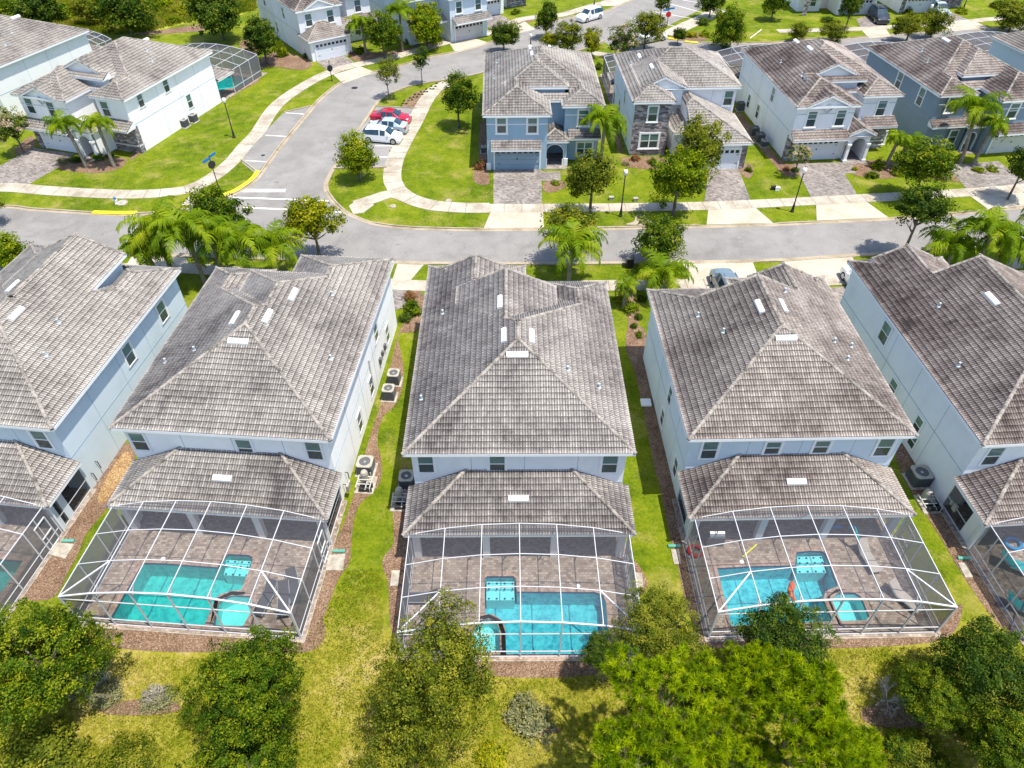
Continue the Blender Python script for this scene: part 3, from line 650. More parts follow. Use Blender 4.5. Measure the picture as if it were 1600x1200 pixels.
def arch_porch(Hh, x0, x1, y0, y1, zt, cx, hw, zs, mat='stucco_blue', door=True):
    """front wall with arched opening at y0, open passage to a dark door at y1"""
    m = MB(); n = 12; th = 0.3
    arc = [(cx - hw, -0.02)] + [(cx + hw * math.cos(math.pi - math.pi * k / n), zs + hw * math.sin(math.pi * k / n)) for k in range(n + 1)] + [(cx + hw, -0.02)]
    outr = [(x0, -0.02)] + [(x0 + (x1 - x0) * k / n, zt) for k in range(n + 1)] + [(x1, -0.02)]
    N_ = len(arc)
    for yy, fl in ((y0, 1), (y0 + th, -1)):
        vs = [(x, yy, z) for x, z in arc] + [(x, yy, z) for x, z in outr]
        m.add(vs, [((k, k + 1, k + 1 + N_, k + N_) if fl < 0 else (k + N_, k + 1 + N_, k + 1, k)) for k in range(N_ - 1)])
    vs = [(x, y0, z) for x, z in arc] + [(x, y0 + th, z) for x, z in arc]
    m.add(vs, [(k, k + 1, k + 1 + N_, k + N_) for k in range(N_ - 1)])
    m.box(x0, y0 + th, -.02, x0 + .25, y1, zt); m.box(x1 - .25, y0 + th, -.02, x1, y1, zt)
    for k in range(N_ - 2):      # white arch moulding
        if 0 < k < N_ - 2 or True:
            m.bar((arc[k][0], y0 - .03, arc[k][1]), (arc[k + 1][0], y0 - .03, arc[k + 1][1]), .14, .07, 1)
    m.bar((arc[-2][0], y0 - .03, arc[-2][1]), (arc[-1][0], y0 - .03, arc[-1][1]), .14, .07, 1)
    p = m.build('porch', [mat, 'white_trim'], Hh['root'])
    fl_ = MB(); fl_.box(x0 - .1, y0 - .9, -.02, x1 + .1, y1, .06); fl_.build('porch_floor', 'drive_paver', Hh['root'])
    if door:
        d = MB(); d.box(cx - .55, y1 - .08, 0.02, cx + .55, y1 - .02, 2.15); d.build('front_door', 'door_dark', Hh['root'])
        d = MB(); d.box(cx - .7, y1 - .07, 0.02, cx - .55, y1 - .01, 2.3); d.box(cx + .55, y1 - .07, 0.02, cx + .7, y1 - .01, 2.3); d.box(cx - .55, y1 - .07, 2.15, cx + .55, y1 - .01, 2.3); d.build('door_frame', 'white_trim', Hh['root'])
def column(Hh, x, y, z1, w=.3):
    m = MB(); m.box(x - w * .75, y - w * .75, 0, x + w * .75, y + w * .75, .25); m.box(x - w / 2, y - w / 2, .25, x + w / 2, y + w / 2, z1 - .2); m.box(x - w * .7, y - w * .7, z1 - .2, x + w * .7, y + w * .7, z1)
    m.build('column', 'white_trim', Hh['root'])
def downpipe(Hh, x, y, z1, z0=.1):
    m = MB(); m.box(x - .04, y - .04, z0, x + .04, y + .04, z1); m.build('downpipe', 'white_trim', Hh['root'])
# ---------------------------------------------------------------- ground, roads, paths
def wh(Hh, side, off, px, py):
    a = R(Hh['ang']); c, s = math.cos(a), math.sin(a); d = ray(px, py); o = Hh['o']
    dl = (d[0] * c + d[1] * s, -d[0] * s + d[1] * c); ol = (-o[0] * c - o[1] * s, o[0] * s - o[1] * c)
    if side in 'SN': t = (off - ol[1]) / dl[1]; return ol[0] + dl[0] * t, CAMH + d[2] * t
    t = (off - ol[0]) / dl[0]; return ol[1] + dl[1] * t, CAMH + d[2] * t
def wpx(Hh, side, off, px, py, w=0.9, h=1.45, **k):
    u, z = wh(Hh, side, off, px, py); window(Hh, side, off, u, max(0.5, z - h / 2), w, h, **k)

HA = ((-38.28, 28.55), -6.5); HB = ((-22.59, 27.22), -4.35); HC = ((-5.95, 25.28), 0.3); HD = ((9.7, 26.35), 1.3); HE = ((25.73, 25.93), 3.7)
def lw(H_, x, y):
    a = R(H_[1]); return (H_[0][0] + x * math.cos(a) - y * math.sin(a), H_[0][1] + x * math.sin(a) + y * math.cos(a))
def zp(ox, oy, s, pts): return [(ox + a / s, oy + b / s) for a, b in pts]

pools = {
 'A': dict(px=[(-52, 871), (37, 877), (4, 926), (-78, 921)], basin='basin_teal', water='water_teal', steps=[]),
 'B': dict(px=zp(80, 700, 3.333, [(478, 600), (600, 604), (868, 624), (900, 570), (925, 555), (1030, 560), (1050, 572), (1048, 600), (990, 742), (935, 748), (880, 765), (850, 800), (800, 925), (560, 915), (302, 902)]), basin='basin_teal', water='water_teal',
           steps=[zp(80, 700, 3.333, [(905, 562), (1045, 568), (1018, 655), (880, 645)])],
           spa=zp(80, 700, 3.333, [(872, 800), (940, 768), (1050, 775), (1040, 860), (1000, 930), (850, 925)])),
 'C': dict(px=zp(600, 700, 3.43, [(540, 700), (552, 690), (695, 690), (706, 702), (712, 772), (1130, 775), (1172, 790), (1190, 830), (1206, 1105), (655, 1106), (650, 965), (630, 925), (590, 895), (540, 892)]), basin='basin_blue', water='water_blue',
           steps=[zp(600, 700, 3.43, [(543, 693), (704, 693), (706, 800), (541, 800)])],
           spa=zp(600, 700, 3.43, [(500, 930), (560, 915), (610, 940), (630, 1000), (632, 1095), (480, 1095), (470, 1000)])),
 'D': dict(px=zp(1040, 700, 3.333, [(268, 628), (460, 618), (672, 614), (680, 545), (750, 538), (812, 540), (832, 552), (896, 722), (858, 736), (830, 750), (820, 790), (872, 905), (600, 915), (342, 928)]), basin='basin_blue', water='water_blue',
           steps=[zp(1040, 700, 3.333, [(682, 545), (820, 541), (856, 632), (690, 636)])],
           spa=zp(1040, 700, 3.333, [(862, 790), (900, 757), (985, 757), (1015, 775), (1060, 880), (1040, 900), (912, 903)])),
}
for k_, p_ in pools.items():
    p_['w'] = GL(p_['px'], 0.0)
    if 'spa' in p_: p_['ws'] = GL(p_['spa'], 0.0)
nw_pool = GL([(326, 124), (368, 118), (388, 122), (384, 134), (340, 141)])

def hole_sheet(name, outer, holes, z, mats):
    polys = [[Vector((x, y, 0)) for x, y in outer]] + [[Vector((x, y, 0)) for x, y in h] for h in holes]
    tri = tessellate_polygon(polys); pts = [p for q in polys for p in q]; mb = MB()
    fs = []
    for t in tri:
        a, b, c = (pts[i] for i in t); fs.append(t if (b - a).cross(c - a).z > 0 else t[::-1])
    mb.add([(p.x, p.y, z) for p in pts], fs); return struct(name, mb, mats)
def grow(poly, d):
    a = sum(poly[i][0] * poly[(i + 1) % len(poly)][1] - poly[(i + 1) % len(poly)][0] * poly[i][1] for i in range(len(poly)))
    s = 1 if a > 0 else -1; out = []; n = len(poly)
    for i in range(n):
        p0, p1, p2 = Vector(poly[i - 1]), Vector(poly[i]), Vector(poly[(i + 1) % n])
        e1 = (p1 - p0).normalized(); e2 = (p2 - p1).normalized(); n1 = Vector((e1.y, -e1.x)) * s; n2 = Vector((e2.y, -e2.x)) * s
        m = (n1 + n2); m = m / max(0.35, m.length_squared) * 2 * 0.5 * 1.0 if m.length > 1e-6 else n1
        m = (n1 + n2).normalized() / max(0.5, (n1 + n2).normalized().dot(n1)); out.append((p1.x + m.x * d, p1.y + m.y * d))
    return out
holes = [[lw(H_, a, b) for a, b in ((.4, -8.4), (12.2, -8.4), (12.2, -2.9), (.4, -2.9))] for H_ in (HA, HB, HC, HD)] + [grow(nw_pool, .25)]
hole_sheet('ground', [(-900, -120), (900, -120), (900, 1500), (-900, 1500)], holes, 0.0, 'lawn')

# back-yard rough grass and wild field, as thin sheets over the lawn
def sheet(name, px, z, mat, smooth=True, closed_step=0.9, world=False):
    pts = px if world else GL(px)
    if smooth: pts = chaikin(pts)
    m = MB(); m.prism(pts, z - 0.05, z, bottom=False); return struct(name, m, mat)
def sheets(name, lst, z, mat, smooth=True):
    m = MB()
    for i, px in enumerate(lst):
        pts = GL(px)
        if smooth: pts = chaikin(pts)
        m.prism(pts, z - 0.05, z + 0.0006 * i, bottom=False)
    return struct(name, m, mat)
# rough ground nearest the camera: south of the cages
sheets('wild_field', [[(-120, 60), (0, 50), (80, 56), (150, 58), (230, 55), (262, 44), (300, 34), (345, 30), (400, 18), (400, -30), (300, -80), (-300, -80)]], 0.005, 'wild_field')
# main road
far_w = [(-400, 340), (-150, 332), (0, 323), (50, 327), (110, 331), (170, 334.5), (230, 334), (280, 329)]
far_e = [(650, 356.5), (725, 358.5), (800, 358.5), (937, 357), (1025, 355), (1100, 353.5), (1200, 351), (1375, 342.5), (1460, 337), (1582, 325), (1680, 314), (1900, 285)]
near = [(-400, 402), (-150, 400), (0, 398), (207, 398), (400, 405), (620, 411), (700, 412.5), (800, 413), (1050, 411), (1200, 408), (1332, 400), (1500, 388), (1600, 377), (1700, 366), (1900, 340)]
corner_w = [(280, 329), (305, 323), (338, 314), (370, 301), (396, 284), (408, 270)]
side_w = [(408, 270), (437, 230), (475, 184), (500, 155), (532, 130), (560, 119), (585, 113), (632, 101), (677, 88), (710, 82), (760, 68), (810, 50), (850, 38), (885, 28), (940, 19), (965, 9), (989, -1), (1010, -20), (1040, -60)]
corner_e = [(512, 300), (517, 308), (526, 319), (539, 330), (555, 338.5), (580, 348), (612, 353.5), (650, 356.5)]
side_e = [(512, 300), (511, 287), (521, 266), (531, 252), (560, 207), (587, 166), (600, 152), (640, 135), (692, 126), (725, 120), (760, 112), (830, 92), (900, 80), (926, 72), (945, 63)]
n_near = [(1205, 92), (1290, 84), (1400, 76), (1500, 68), (1600, 62), (1800, 44)]
road_px = far_w + corner_w[1:] + side_w[1:] + [(1300, -60), (1130, -10), (1085, 20), (1040, 42), (1000, 50), (1045, 61), (1085, 67), (1200, 68), (1260, 62), (1325, 61), (1360, 58), (1487, 48), (1537, 46), (1600, 42), (1800, 28),
          (1800, 60), (1600, 74), (1500, 82), (1400, 90), (1205, 104), (1100, 98), (1000, 90), (960, 76), (945, 66)] + side_e[::-1][1:] + corner_e[1:] + far_e[1:] + near[::-1]
m = MB(); m.prism(GL(road_px), -0.05, 0.012, bottom=False); struct('road', m, 'asphalt')
bays = [[(400, 272), (437, 230), (474, 185), (487, 166), (445, 174), (427, 193), (405, 216), (380, 248), (378, 254)],
        [(531, 252), (521, 264), (604, 262), (606, 245), (616, 220), (628, 200), (643, 180), (652, 169), (589, 166), (560, 207)],
        [(1000, 50), (1040, 42), (1085, 20), (1130, -10), (1060, -10), (1040, 10), (985, 30)]]
m = MB()
for i, b in enumerate(bays): m.prism(GL(b), -0.05, 0.017 + .001 * i, bottom=False)
struct('parking_bay', m, 'asphalt_bay')
# white bay lines and the crossing
m = MB(); w_ = 0.12
def stripe(mb, a, b, w, z=0.022):
    (x0, y0), (x1, y1) = G(*a), G(*b); l = math.hypot(x1 - x0, y1 - y0); nx, ny = -(y1 - y0) / l * w / 2, (x1 - x0) / l * w / 2
    mb.add([(x0 + nx, y0 + ny, z), (x0 - nx, y0 - ny, z), (x1 - nx, y1 - ny, z), (x1 + nx, y1 + ny, z)], [(0, 1, 2, 3)])
for a, b in (((384, 251), (416, 253)), ((415, 211.5), (449, 213.5)), ((446, 176.5), (475, 178.5)), ((585, 228), (621, 228)), ((578, 245.5), (612, 245.5)), ((592, 211), (628, 211)), ((600, 194), (636, 195)), ((608, 180), (644, 181)),
             ((1046, 6), (1098, 20)), ((1066, 0), (1112, 8)), ((1020, 18), (1086, 30)), ((985, 28), (1060, 42)), ((1172, 60), (1190, 46)), ((1132, 56), (1142, 48))):
    stripe(m, a, b, w_)
stripe(m, (373, 298), (446, 298), 0.6); stripe(m, (364, 308.6), (513, 314), 0.22); stripe(m, (380, 324.3), (540, 332), 0.22)
struct('road_marking', m, 'white_paint')

# concrete aprons, paver drives, pavements
aprons = [[(768, 328), (848, 328), (850, 356), (756, 357)], [(1107, 324), (1176, 321), (1208, 349), (1104, 351)], [(1275, 318), (1350, 313), (1388, 340), (1276, 345)],
          [(1512, 304), (1590, 298), (1640, 318), (1545, 328)],
          [(621, 413), (662, 414), (640, 440), (634, 441), (612, 441)], [(1050, 413), (1176, 410), (1190, 445), (1088, 450)], [(1225, 409), (1332, 402), (1345, 440), (1245, 452)],
          [(207, 400), (290, 403), (300, 420), (285, 424), (195, 418)], [(1582, 380), (1640, 374), (1650, 398), (1560, 402)],
          [(521, 117), (563, 104), (586, 113), (536, 131)], [(703, 69), (738, 59), (764, 67), (712, 83)], [(795, 46), (820, 34), (836, 46), (812, 52)], [(1344, 45), (1382, 42), (1392, 57), (1358, 60)], [(1466, 37), (1520, 32), (1545, 44), (1490, 49)],
          [(925, 10), (960, -2), (990, -2), (967, 9)]]
AW = [GL(a) for a in aprons]
m = MB()
for i, a in enumerate(AW): m.prism(a, -0.05, 0.03 + 0.001 * (i % 5), bottom=False)
struct('driveway_apron', m, 'concrete_new')
pav = [[(771, 265), (846, 265), (847, 321), (771, 321)], [(1108, 262), (1153, 262), (1174, 316), (1100, 318)], [(1240, 256), (1309, 254), (1340, 306), (1268, 310)], [(1478, 258), (1560, 252), (1608, 290), (1606, 296), (1515, 301)],
       [(52, 231), (117, 241), (84, 266), (40, 291), (-12, 286), (-5, 262)], [(487, 90), (529, 80), (561, 103), (519, 116)], [(690, 61), (709, 43), (737, 59), (702, 69)], [(743, 30), (781, 22), (811, 40), (772, 48)], [(1338, 30), (1365, 22), (1382, 41), (1345, 44)], [(1446, 20), (1475, 14), (1515, 32), (1470, 37)],
       [(606, 452), (636, 451), (634, 480), (600, 490)], [(1095, 452), (1180, 448), (1190, 480), (1090, 490)], [(1240, 455), (1340, 446), (1330, 480), (1250, 500)], [(846, 268), (875, 268), (876, 282), (846, 283)], [(1309, 254), (1330, 253), (1338, 270), (1316, 272)]]
m = MB()
for i, a in enumerate(pav): m.prism(GL(a), -0.05, 0.026 + .0008 * (i % 7), bottom=False)
struct('driveway', m, 'drive_paver')
def path_px(m, px, w, z=0.045):
    ln = smooth_line(GL(px), 0.8); ribbon(m, ln, -w / 2, w / 2, -0.04, z)
    return ln
m = MB()
path_px(m, [(-400, 300), (-150, 297), (0, 293), (60, 297), (120, 301), (200, 304), (250, 302), (290, 297), (312, 289), (340, 272), (365, 250), (385, 226), (403, 207), (432, 165), (475, 134), (512, 115), (550, 103), (612, 90), (687, 69), (735, 56), (767, 51), (810, 32), (845, 26), (875, 24), (927, 9), (955, 0), (1000, -30)], 1.75)
path_px(m, [(765, 325), (728, 325), (678, 321.5), (641, 311), (620, 296), (614, 285), (613, 270), (618, 248), (633, 218), (650, 188), (664, 160), (680, 140), (700, 130)], 1.9, 0.046)
path_px(m, [(640, 311.5), (612, 303), (585, 311), (556, 320)], 1.6, 0.047)
path_px(m, [(760, 325.5), (850, 325.5), (1000, 324), (1100, 322), (1200, 318), (1350, 310), (1512, 301), (1620, 292), (1800, 272)], 1.55, 0.048)
path_px(m, [(-300, 425), (0, 423), (150, 421), (280, 419), (450, 432), (640, 446), (800, 448), (980, 446), (1130, 444), (1260, 440), (1400, 430), (1600, 410), (1800, 385)], 1.5, 0.045)
path_px(m, [(1215, 49), (1325, 46), (1385, 43), (1487, 36), (1550, 30), (1700, 16)], 1.6, 0.046)
path_px(m, [(925, 83), (960, 88), (1010, 98)], 1.6, 0.046)
path_px(m, [(1046, 55), (1060, 46), (1100, 28), (1125, 14)], 2.6, 0.044)
m.prism(GL([(283, 321), (300, 303), (312, 296), (322, 306), (312, 316), (300, 322)]), -.04, .049, bottom=False)
m.prism(GL([(545, 322), (556, 315), (585, 320), (568, 333), (552, 335)]), -.04, .0495, bottom=False)
struct('sidewalk', m, 'concrete')
jm = MB()
for px, w in (([(-150, 297), (0, 293), (60, 297), (120, 301), (200, 304), (250, 302), (290, 297), (312, 289), (340, 272), (365, 250), (385, 226), (403, 207), (432, 165), (475, 134), (512, 115), (550, 103), (612, 90), (687, 69), (735, 56)], 1.75),
              ([(765, 325), (728, 325), (678, 321.5), (641, 311), (620, 296), (614, 285), (613, 270), (618, 248), (633, 218), (650, 188), (664, 160), (680, 140), (700, 130)], 1.9),
              ([(760, 325.5), (850, 325.5), (1000, 324), (1100, 322), (1200, 318), (1350, 310), (1512, 301), (1620, 292)], 1.55), ([(640, 446), (800, 448), (980, 446), (1130, 444), (1260, 440)], 1.5)):
    ln = smooth_line(GL(px), 1.5)
    for i in range(1, len(ln) - 1):
        a, c = Vector(ln[i - 1]), Vector(ln[i + 1]); d = (c - a).normalized(); n_ = Vector((-d.y, d.x)) * w / 2; p = Vector(ln[i]); d = d * .028
        jm.add([(*(p - n_ - d), .052), (*(p - n_ + d), .052), (*(p + n_ + d), .052), (*(p + n_ - d), .052)], [(0, 1, 2, 3)])
struct('sidewalk_joint', jm, 'joint_dark')
# kerbs: flat gutter plus raised lip, dropped at the drives
def near_apron(p):
    return any(inside(p, a) or any(math.hypot(p[0] - q[0], p[1] - q[1]) < .5 for q in a) for a in AW)
km = MB(); gm = MB()
def kerb(px, side, lip=True, dropzones=(), h=0.12):
    ln = smooth_line(GL(px), 0.7)
    dz = [G(*d) for d in dropzones]
    def hh(p): return 0.042 if near_apron((p[0], p[1])) or any(math.hypot(p[0] - d[0], p[1] - d[1]) < 2.2 for d in dz) else h
    probe = offset(ln, side * 0.5)
    hs = {ln[i]: hh(probe[i]) for i in range(len(ln))}
    if lip: ribbon(km, ln, 0.0 if side > 0 else -0.17, 0.17 if side > 0 else 0.0, -0.04, lambda p: hs[p])
    ribbon(km, ln, -0.34 * side if side > 0 else 0.0, 0.0 if side > 0 else 0.34, -0.04, 0.024)
kerb(far_w, 1, dropzones=[(285, 329)]); kerb(corner_w, 1, dropzones=[(285, 329), (300, 323)]); kerb(side_w, 1)
kerb([(512, 300), (511, 287), (521, 266)], -1); kerb(side_e[2:6], -1, lip=False); kerb(side_e[5:], -1); kerb(corner_e, 1, dropzones=[(555, 338)]); kerb(far_e, 1); kerb(near, -1)
kerb([(1040, 60), (1085, 66), (1200, 67), (1260, 61), (1325, 60), (1360, 57), (1487, 47), (1537, 45), (1600, 41)], 1); kerb(n_near, -1)
ribbon(km, smooth_line(GL([(521, 264), (604, 262)]), .7), -0.08, 0.08, -.04, 0.12); ribbon(km, smooth_line(GL([(590, 167), (652, 169.5)]), .7), -0.08, 0.08, -.04, 0.12)
ribbon(km, smooth_line(GL([(377, 249.5), (404, 270)]), .7), -0.08, 0.08, -.04, 0.12); ribbon(km, smooth_line(GL([(444, 176), (487, 166)]), .7), -0.08, 0.08, -.04, 0.12)
struct('kerb', km, 'kerb_concrete')
ym = MB()
ln = smooth_line(GL([(351, 306.5), (370, 299.5), (396, 281.5), (406, 268)]), .5); ribbon(ym, ln, -.1, .42, -.02, .135)
ln = smooth_line(GL([(146, 332.5), (180, 333.5), (214, 333.5)]), .5); ribbon(ym, ln, -.32, .24, -.02, .135)
ln = smooth_line(GL([(1030, 58), (1045, 61), (1058, 63)]), .5); ribbon(ym, ln, -.2, .35, -.02, .135)
ln = smooth_line(GL([(1070, 66), (1090, 68)]), .5); ribbon(ym, ln, -.2, .35, -.02, .135)
struct('painted_kerb', ym, 'yellow_paint')
# storm inlet hood
m = MB(); m.prism(smooth_line(GL([(978, 352.5), (990, 348), (993, 340), (1000, 336.5), (1008, 338), (1013, 345), (1025, 352.5)]), .3, True), 0, .13); x, y = G(1001, 341)
tag(m.build('storm_inlet', 'kerb_concrete'), 'rounded concrete storm drain inlet in the verge under the tree shade', 'storm drain')
m = MB(); m.lathe(x, y, [(.38, .12), (.38, .145), (.3, .15)], 14); m.build('cover', 'dark_metal', bpy.data.objects['storm_inlet'])
for lab, px, r in (('dark round manhole cover in the bend of the side road', (554, 137.5), .42), ('small dark drain cover in the side road parking bay', (411, 243), .22), ('small dark drain cover in the bay beside the white parked car', (611, 236), .22)):
    m = MB(); x, y = G(*px); m.lathe(x, y, [(r, .005), (r, .03), (r * .8, .032)], 18); tag(m.build('manhole_cover', 'dark_metal'), lab, 'manhole cover')
for lab, px in (('pale round concrete utility lid in the pointed grass verge', (614, 322.5)), ('pale utility lid in the lawn beside the blue house driveway', (701, 314)),):
    m = MB(); x, y = G(*px); m.lathe(x, y, [(.32, .0), (.32, .06), (.2, .08)], 14); tag(m.build('utility_hatch', 'pad_concrete'), lab, 'utility lid')

# mulch beds
beds = [
 # between A and B
 [(195, 690), (212, 700), (210, 730), (184, 772), (163, 800), (133, 835), (122, 868), (108, 890), (88, 935), (56, 940), (30, 935), (60, 880), (90, 840), (120, 785), (160, 725), (185, 690)],
 # B east side
 [(620, 520), (640, 520), (655, 516), (650, 505), (628, 500), (612, 560), (600, 620), (578, 680), (562, 740), (545, 800), (522, 850), (500, 920), (478, 1000), (486, 1008), (508, 960), (530, 900), (548, 880), (548, 850), (556, 790), (590, 765), (598, 740), (596, 715), (588, 690), (596, 650), (618, 635), (630, 605), (632, 580), (626, 550)],
 # behind B cage
 [(138, 972), (160, 978), (300, 988), (420, 1000), (478, 1003), (500, 960), (512, 985), (495, 1022), (400, 1018), (260, 1020), (170, 1012), (135, 1000)],
 # C west + behind
 [(632, 715), (620, 760), (612, 800), (618, 850), (600, 868), (596, 885), (608, 910), (608, 980), (622, 1010), (630, 960), (640, 850), (640, 760)],
 [(700, 1025), (800, 1032), (900, 1033), (1000, 1015), (1004, 1035), (920, 1058), (800, 1060), (700, 1050)],
 [(985, 870), (996, 880), (1012, 905), (1012, 918), (1000, 935), (996, 900)],
 # D west
 [(990, 510), (1008, 510), (1018, 560), (1040, 640), (1062, 730), (1085, 840), (1095, 870), (1098, 935), (1108, 985), (1090, 985), (1075, 960), (1062, 900), (1055, 860), (1048, 845), (1035, 780), (1020, 720), (1005, 640), (992, 580), (975, 540)],
 # behind D
 [(1090, 975), (1110, 990), (1300, 986), (1465, 980), (1500, 940), (1506, 950), (1490, 1000), (1400, 1010), (1280, 1014), (1120, 1014), (1080, 1005)],
 # E west
 [(1405, 680), (1440, 700), (1475, 750), (1500, 800), (1530, 860), (1552, 920), (1600, 985), (1575, 995), (1535, 945), (1498, 890), (1470, 840), (1440, 795), (1412, 750), (1395, 705)],
 # R1 west and front
 [(752, 185), (758, 185), (762, 268), (768, 290), (740, 288), (739, 270), (745, 262), (748, 250), (748, 210)],
 # R1/R2
 [(928, 95), (934, 130), (944, 165), (960, 180), (975, 240), (968, 240), (952, 195), (936, 160), (926, 125)],
 [(968, 248), (982, 245), (1040, 245), (1060, 250), (1056, 262), (1020, 265), (975, 262)], [(1152, 258), (1175, 255), (1178, 268), (1172, 280), (1160, 276)], [(848, 282), (880, 282), (888, 290), (870, 300), (848, 302)],
 # R3 west
 [(1150, 170), (1160, 180), (1190, 215), (1210, 240), (1225, 256), (1245, 258), (1250, 275), (1230, 278), (1215, 265), (1195, 240), (1172, 215), (1152, 185)], [(1318, 258), (1340, 250), (1400, 252), (1415, 265), (1400, 280), (1350, 278), (1330, 272)], [(1440, 262), (1500, 262), (1560, 270), (1560, 282), (1480, 285), (1430, 275)],
 # N2
 [(84, 263), (100, 250), (140, 246), (190, 246), (200, 248), (192, 264), (150, 272), (110, 268)], [(200, 247), (240, 215), (290, 180), (338, 156), (342, 160), (290, 188), (240, 224), (204, 252)], [(30, 225), (50, 210), (60, 225), (45, 240), (20, 242)], [(330, 145), (365, 140), (402, 122), (408, 126), (370, 146), (335, 152)],
 # T1 side and others
 [(400, 110), (410, 85), (440, 80), (480, 92), (490, 100), (475, 112), (440, 105), (420, 104)], [(210, 52), (260, 46), (330, 36), (330, 48), (270, 52), (215, 56)], [(370, 66), (400, 60), (402, 80), (395, 95), (380, 80)],
 [(540, 84), (560, 75), (590, 85), (640, 75), (680, 65), (670, 80), (600, 92), (556, 98)], [(700, 48), (720, 38), (745, 48), (730, 55), (712, 52)], [(802, 33), (830, 25), (838, 32), (812, 40)],
 # side-road island bed
 [(625, 168), (632, 158), (650, 142), (690, 134), (696, 140), (676, 150), (662, 160), (655, 168)],
 [(1040, 52), (1100, 50), (1110, 60), (1090, 66), (1050, 60)],
 # backyards
 [(150, 1108), (200, 1092), (270, 1095), (290, 1110), (240, 1118), (170, 1118)], [(1340, 1110), (1380, 1095), (1430, 1110), (1460, 1135), (1400, 1140), (1350, 1130)], [(800, 1140), (840, 1132), (880, 1138), (870, 1148), (820, 1150)],
 [(640, 455), (655, 450), (665, 470), (655, 520), (635, 520)], [(960, 455), (1000, 455), (1000, 500), (985, 560), (975, 540), (985, 490)]]
sheets('mulch_bed', beds, 0.015, 'mulch')
m = MB(); m.prism(chaikin(GL([(196, 702), (207, 712), (205, 728), (188, 752), (172, 775), (160, 790), (150, 782), (168, 742)])), -.03, .0235, bottom=False); struct('gold_mulch_bed', m, 'gold_mulch')
# ---------------------------------------------------------------- front row houses (seen from behind)
W_ = 12.66
def B_(x0, y0, x1, y1, ze, f, **k): return dict(r=(x0, y0, x1, y1), ze=ze, f=f, **k)
LAN = lambda: B_(0.0, -2.95, W_, 0.42, 2.65, 'SWE', lvl=1, walls=False)
HOUSES = {}
HOUSES['C'] = house('house', 'pale two-storey house in the middle of the near row, with dark grey tile roof', *HC, [
    B_(0, 0, 12.67, 14.29, 5.9, 'SWEN'), B_(2.266, 6, 9.0, 14.05, 6.9197, 'WE', rake='N', z0=4, fa='E'), B_(0, 9, 7.05, 18.0, 5.9, 'WEN'), B_(8.23, 9, 12.67, 16.0, 5.9, 'WEN'),
    B_(1.295, 13.7, 5.755, 17.1, 6.4827, 'WE', rake='N', z0=5), LAN()], 'stucco_sky', 'tile_c')
HOUSES['B'] = house('house', 'two-storey house second from left in the near row, its bright white side wall sunlit', *HB, [
    B_(0, 0, W_, 14.33, 5.9, 'SWEN'), B_(3.53, 7.5, 10.07, 14.1, 7.0655, 'WEN', z0=4, fa='WN'), B_(5.65, 8, W_, 18.0, 5.9, 'WEN'), B_(0, 8, 4.45, 15.95, 5.9, 'WEN'), LAN()], 'stucco_bright', 'tile_b')
HOUSES['D'] = house('house', 'light blue two-storey house right of centre in the near row, brown-grey roof', *HD, [
    B_(0, 0, 12.8, 11.6, 5.9, 'SWE', rake='N'), B_(0, 6, 6.04, 14.05, 5.9, 'WEN'), B_(5.75, 6, 12.8, 15.3, 5.9, 'WEN'), B_(7.045, 11.8, 11.505, 14.7, 6.4827, 'WE', rake='N', z0=5), LAN()], 'stucco_pale_blue', 'tile_d')
HOUSES['A'] = house('house', 'blue house at the left edge of the near row, with sunlit beige-grey roof', *HA, [
    B_(0, 0, W_, 13.95, 5.9, 'SWEN'), B_(3.237, 8, 9.423, 15.3, 7.3567, 'WE', rake='N', z0=4, fa='E'), B_(0, 8, 7.3, 17.7, 5.9, 'WEN'), B_(8.15, 8, W_, 16.0, 5.9, 'WEN'), B_(-0.02, 9.5, 3.0, 13.0, 6.3, 'SWN', z0=5), LAN()], 'stucco_pale_blue', 'tile_a')
HOUSES['E'] = house('house', 'pale house at the right edge of the near row, brown roof with dark stains', *HE, [
    B_(0, 0, 12.8, 14.0, 5.9, 'SWE', rake='N'), B_(0, 8, 7.1, 18.1, 5.9, 'WEN'), B_(8.2, 8, 12.8, 16.0, 5.9, 'WEN'), B_(1.295, 12, 5.805, 17.5, 6.4827, 'WE', rake='N', z0=5), LAN()], 'stucco_sky', 'tile_e')
win = dict(C=[(1.16, 4.0), (5.13, 3.98), (11.4, 3.92)], B=[(1.04, 3.8), (7.3, 3.75), (11.34, 3.88)], D=[(1.53, 3.92), (5.12, 4.22), (7.9, 4.24), (11.54, 3.9)], A=[(1.5, 3.8), (11.08, 3.8)], E=[(1.5, 3.8), (7.3, 3.8), (11.3, 3.8)])
for k_, l_ in win.items():
    for x, z in l_: window(HOUSES[k_], 'S', 0.4, x, z, 0.88 if k_ != 'D' or x not in (5.12, 7.9) else 0.86, 1.42 if z < 4.1 else 1.0, trimw=.13, sill=False)
H_ = HOUSES['A']
for u, z in ((12.8, 3.72), (8.15, 3.75)): window(H_, 'E', W_ - .4, u, z, 0.9, 1.45, sill=False)
H_ = HOUSES['B']
window(H_, 'E', W_ - .4, 12.0, 3.2, .9, 1.3, sill=False); window(H_, 'E', W_ - .4, 9.1, 0.75, .8, 1.45, sill=False); window(H_, 'E', W_ - .4, 5.7, 0.75, .8, 1.45, sill=False); window(H_, 'E', W_ - .4, 14.6, .9, .8, 1.4, sill=False)
window(H_, 'W', .4, 3.1, 3.7, .9, 1.4, sill=False)
H_ = HOUSES['D']
for px, py, h in ((1047.5, 618, 1.3), (1035.5, 652, 1.2), (1056, 730, 1.4)): wpx(H_, 'W', .4, px, py, .75, h, sill=False)
H_ = HOUSES['E']
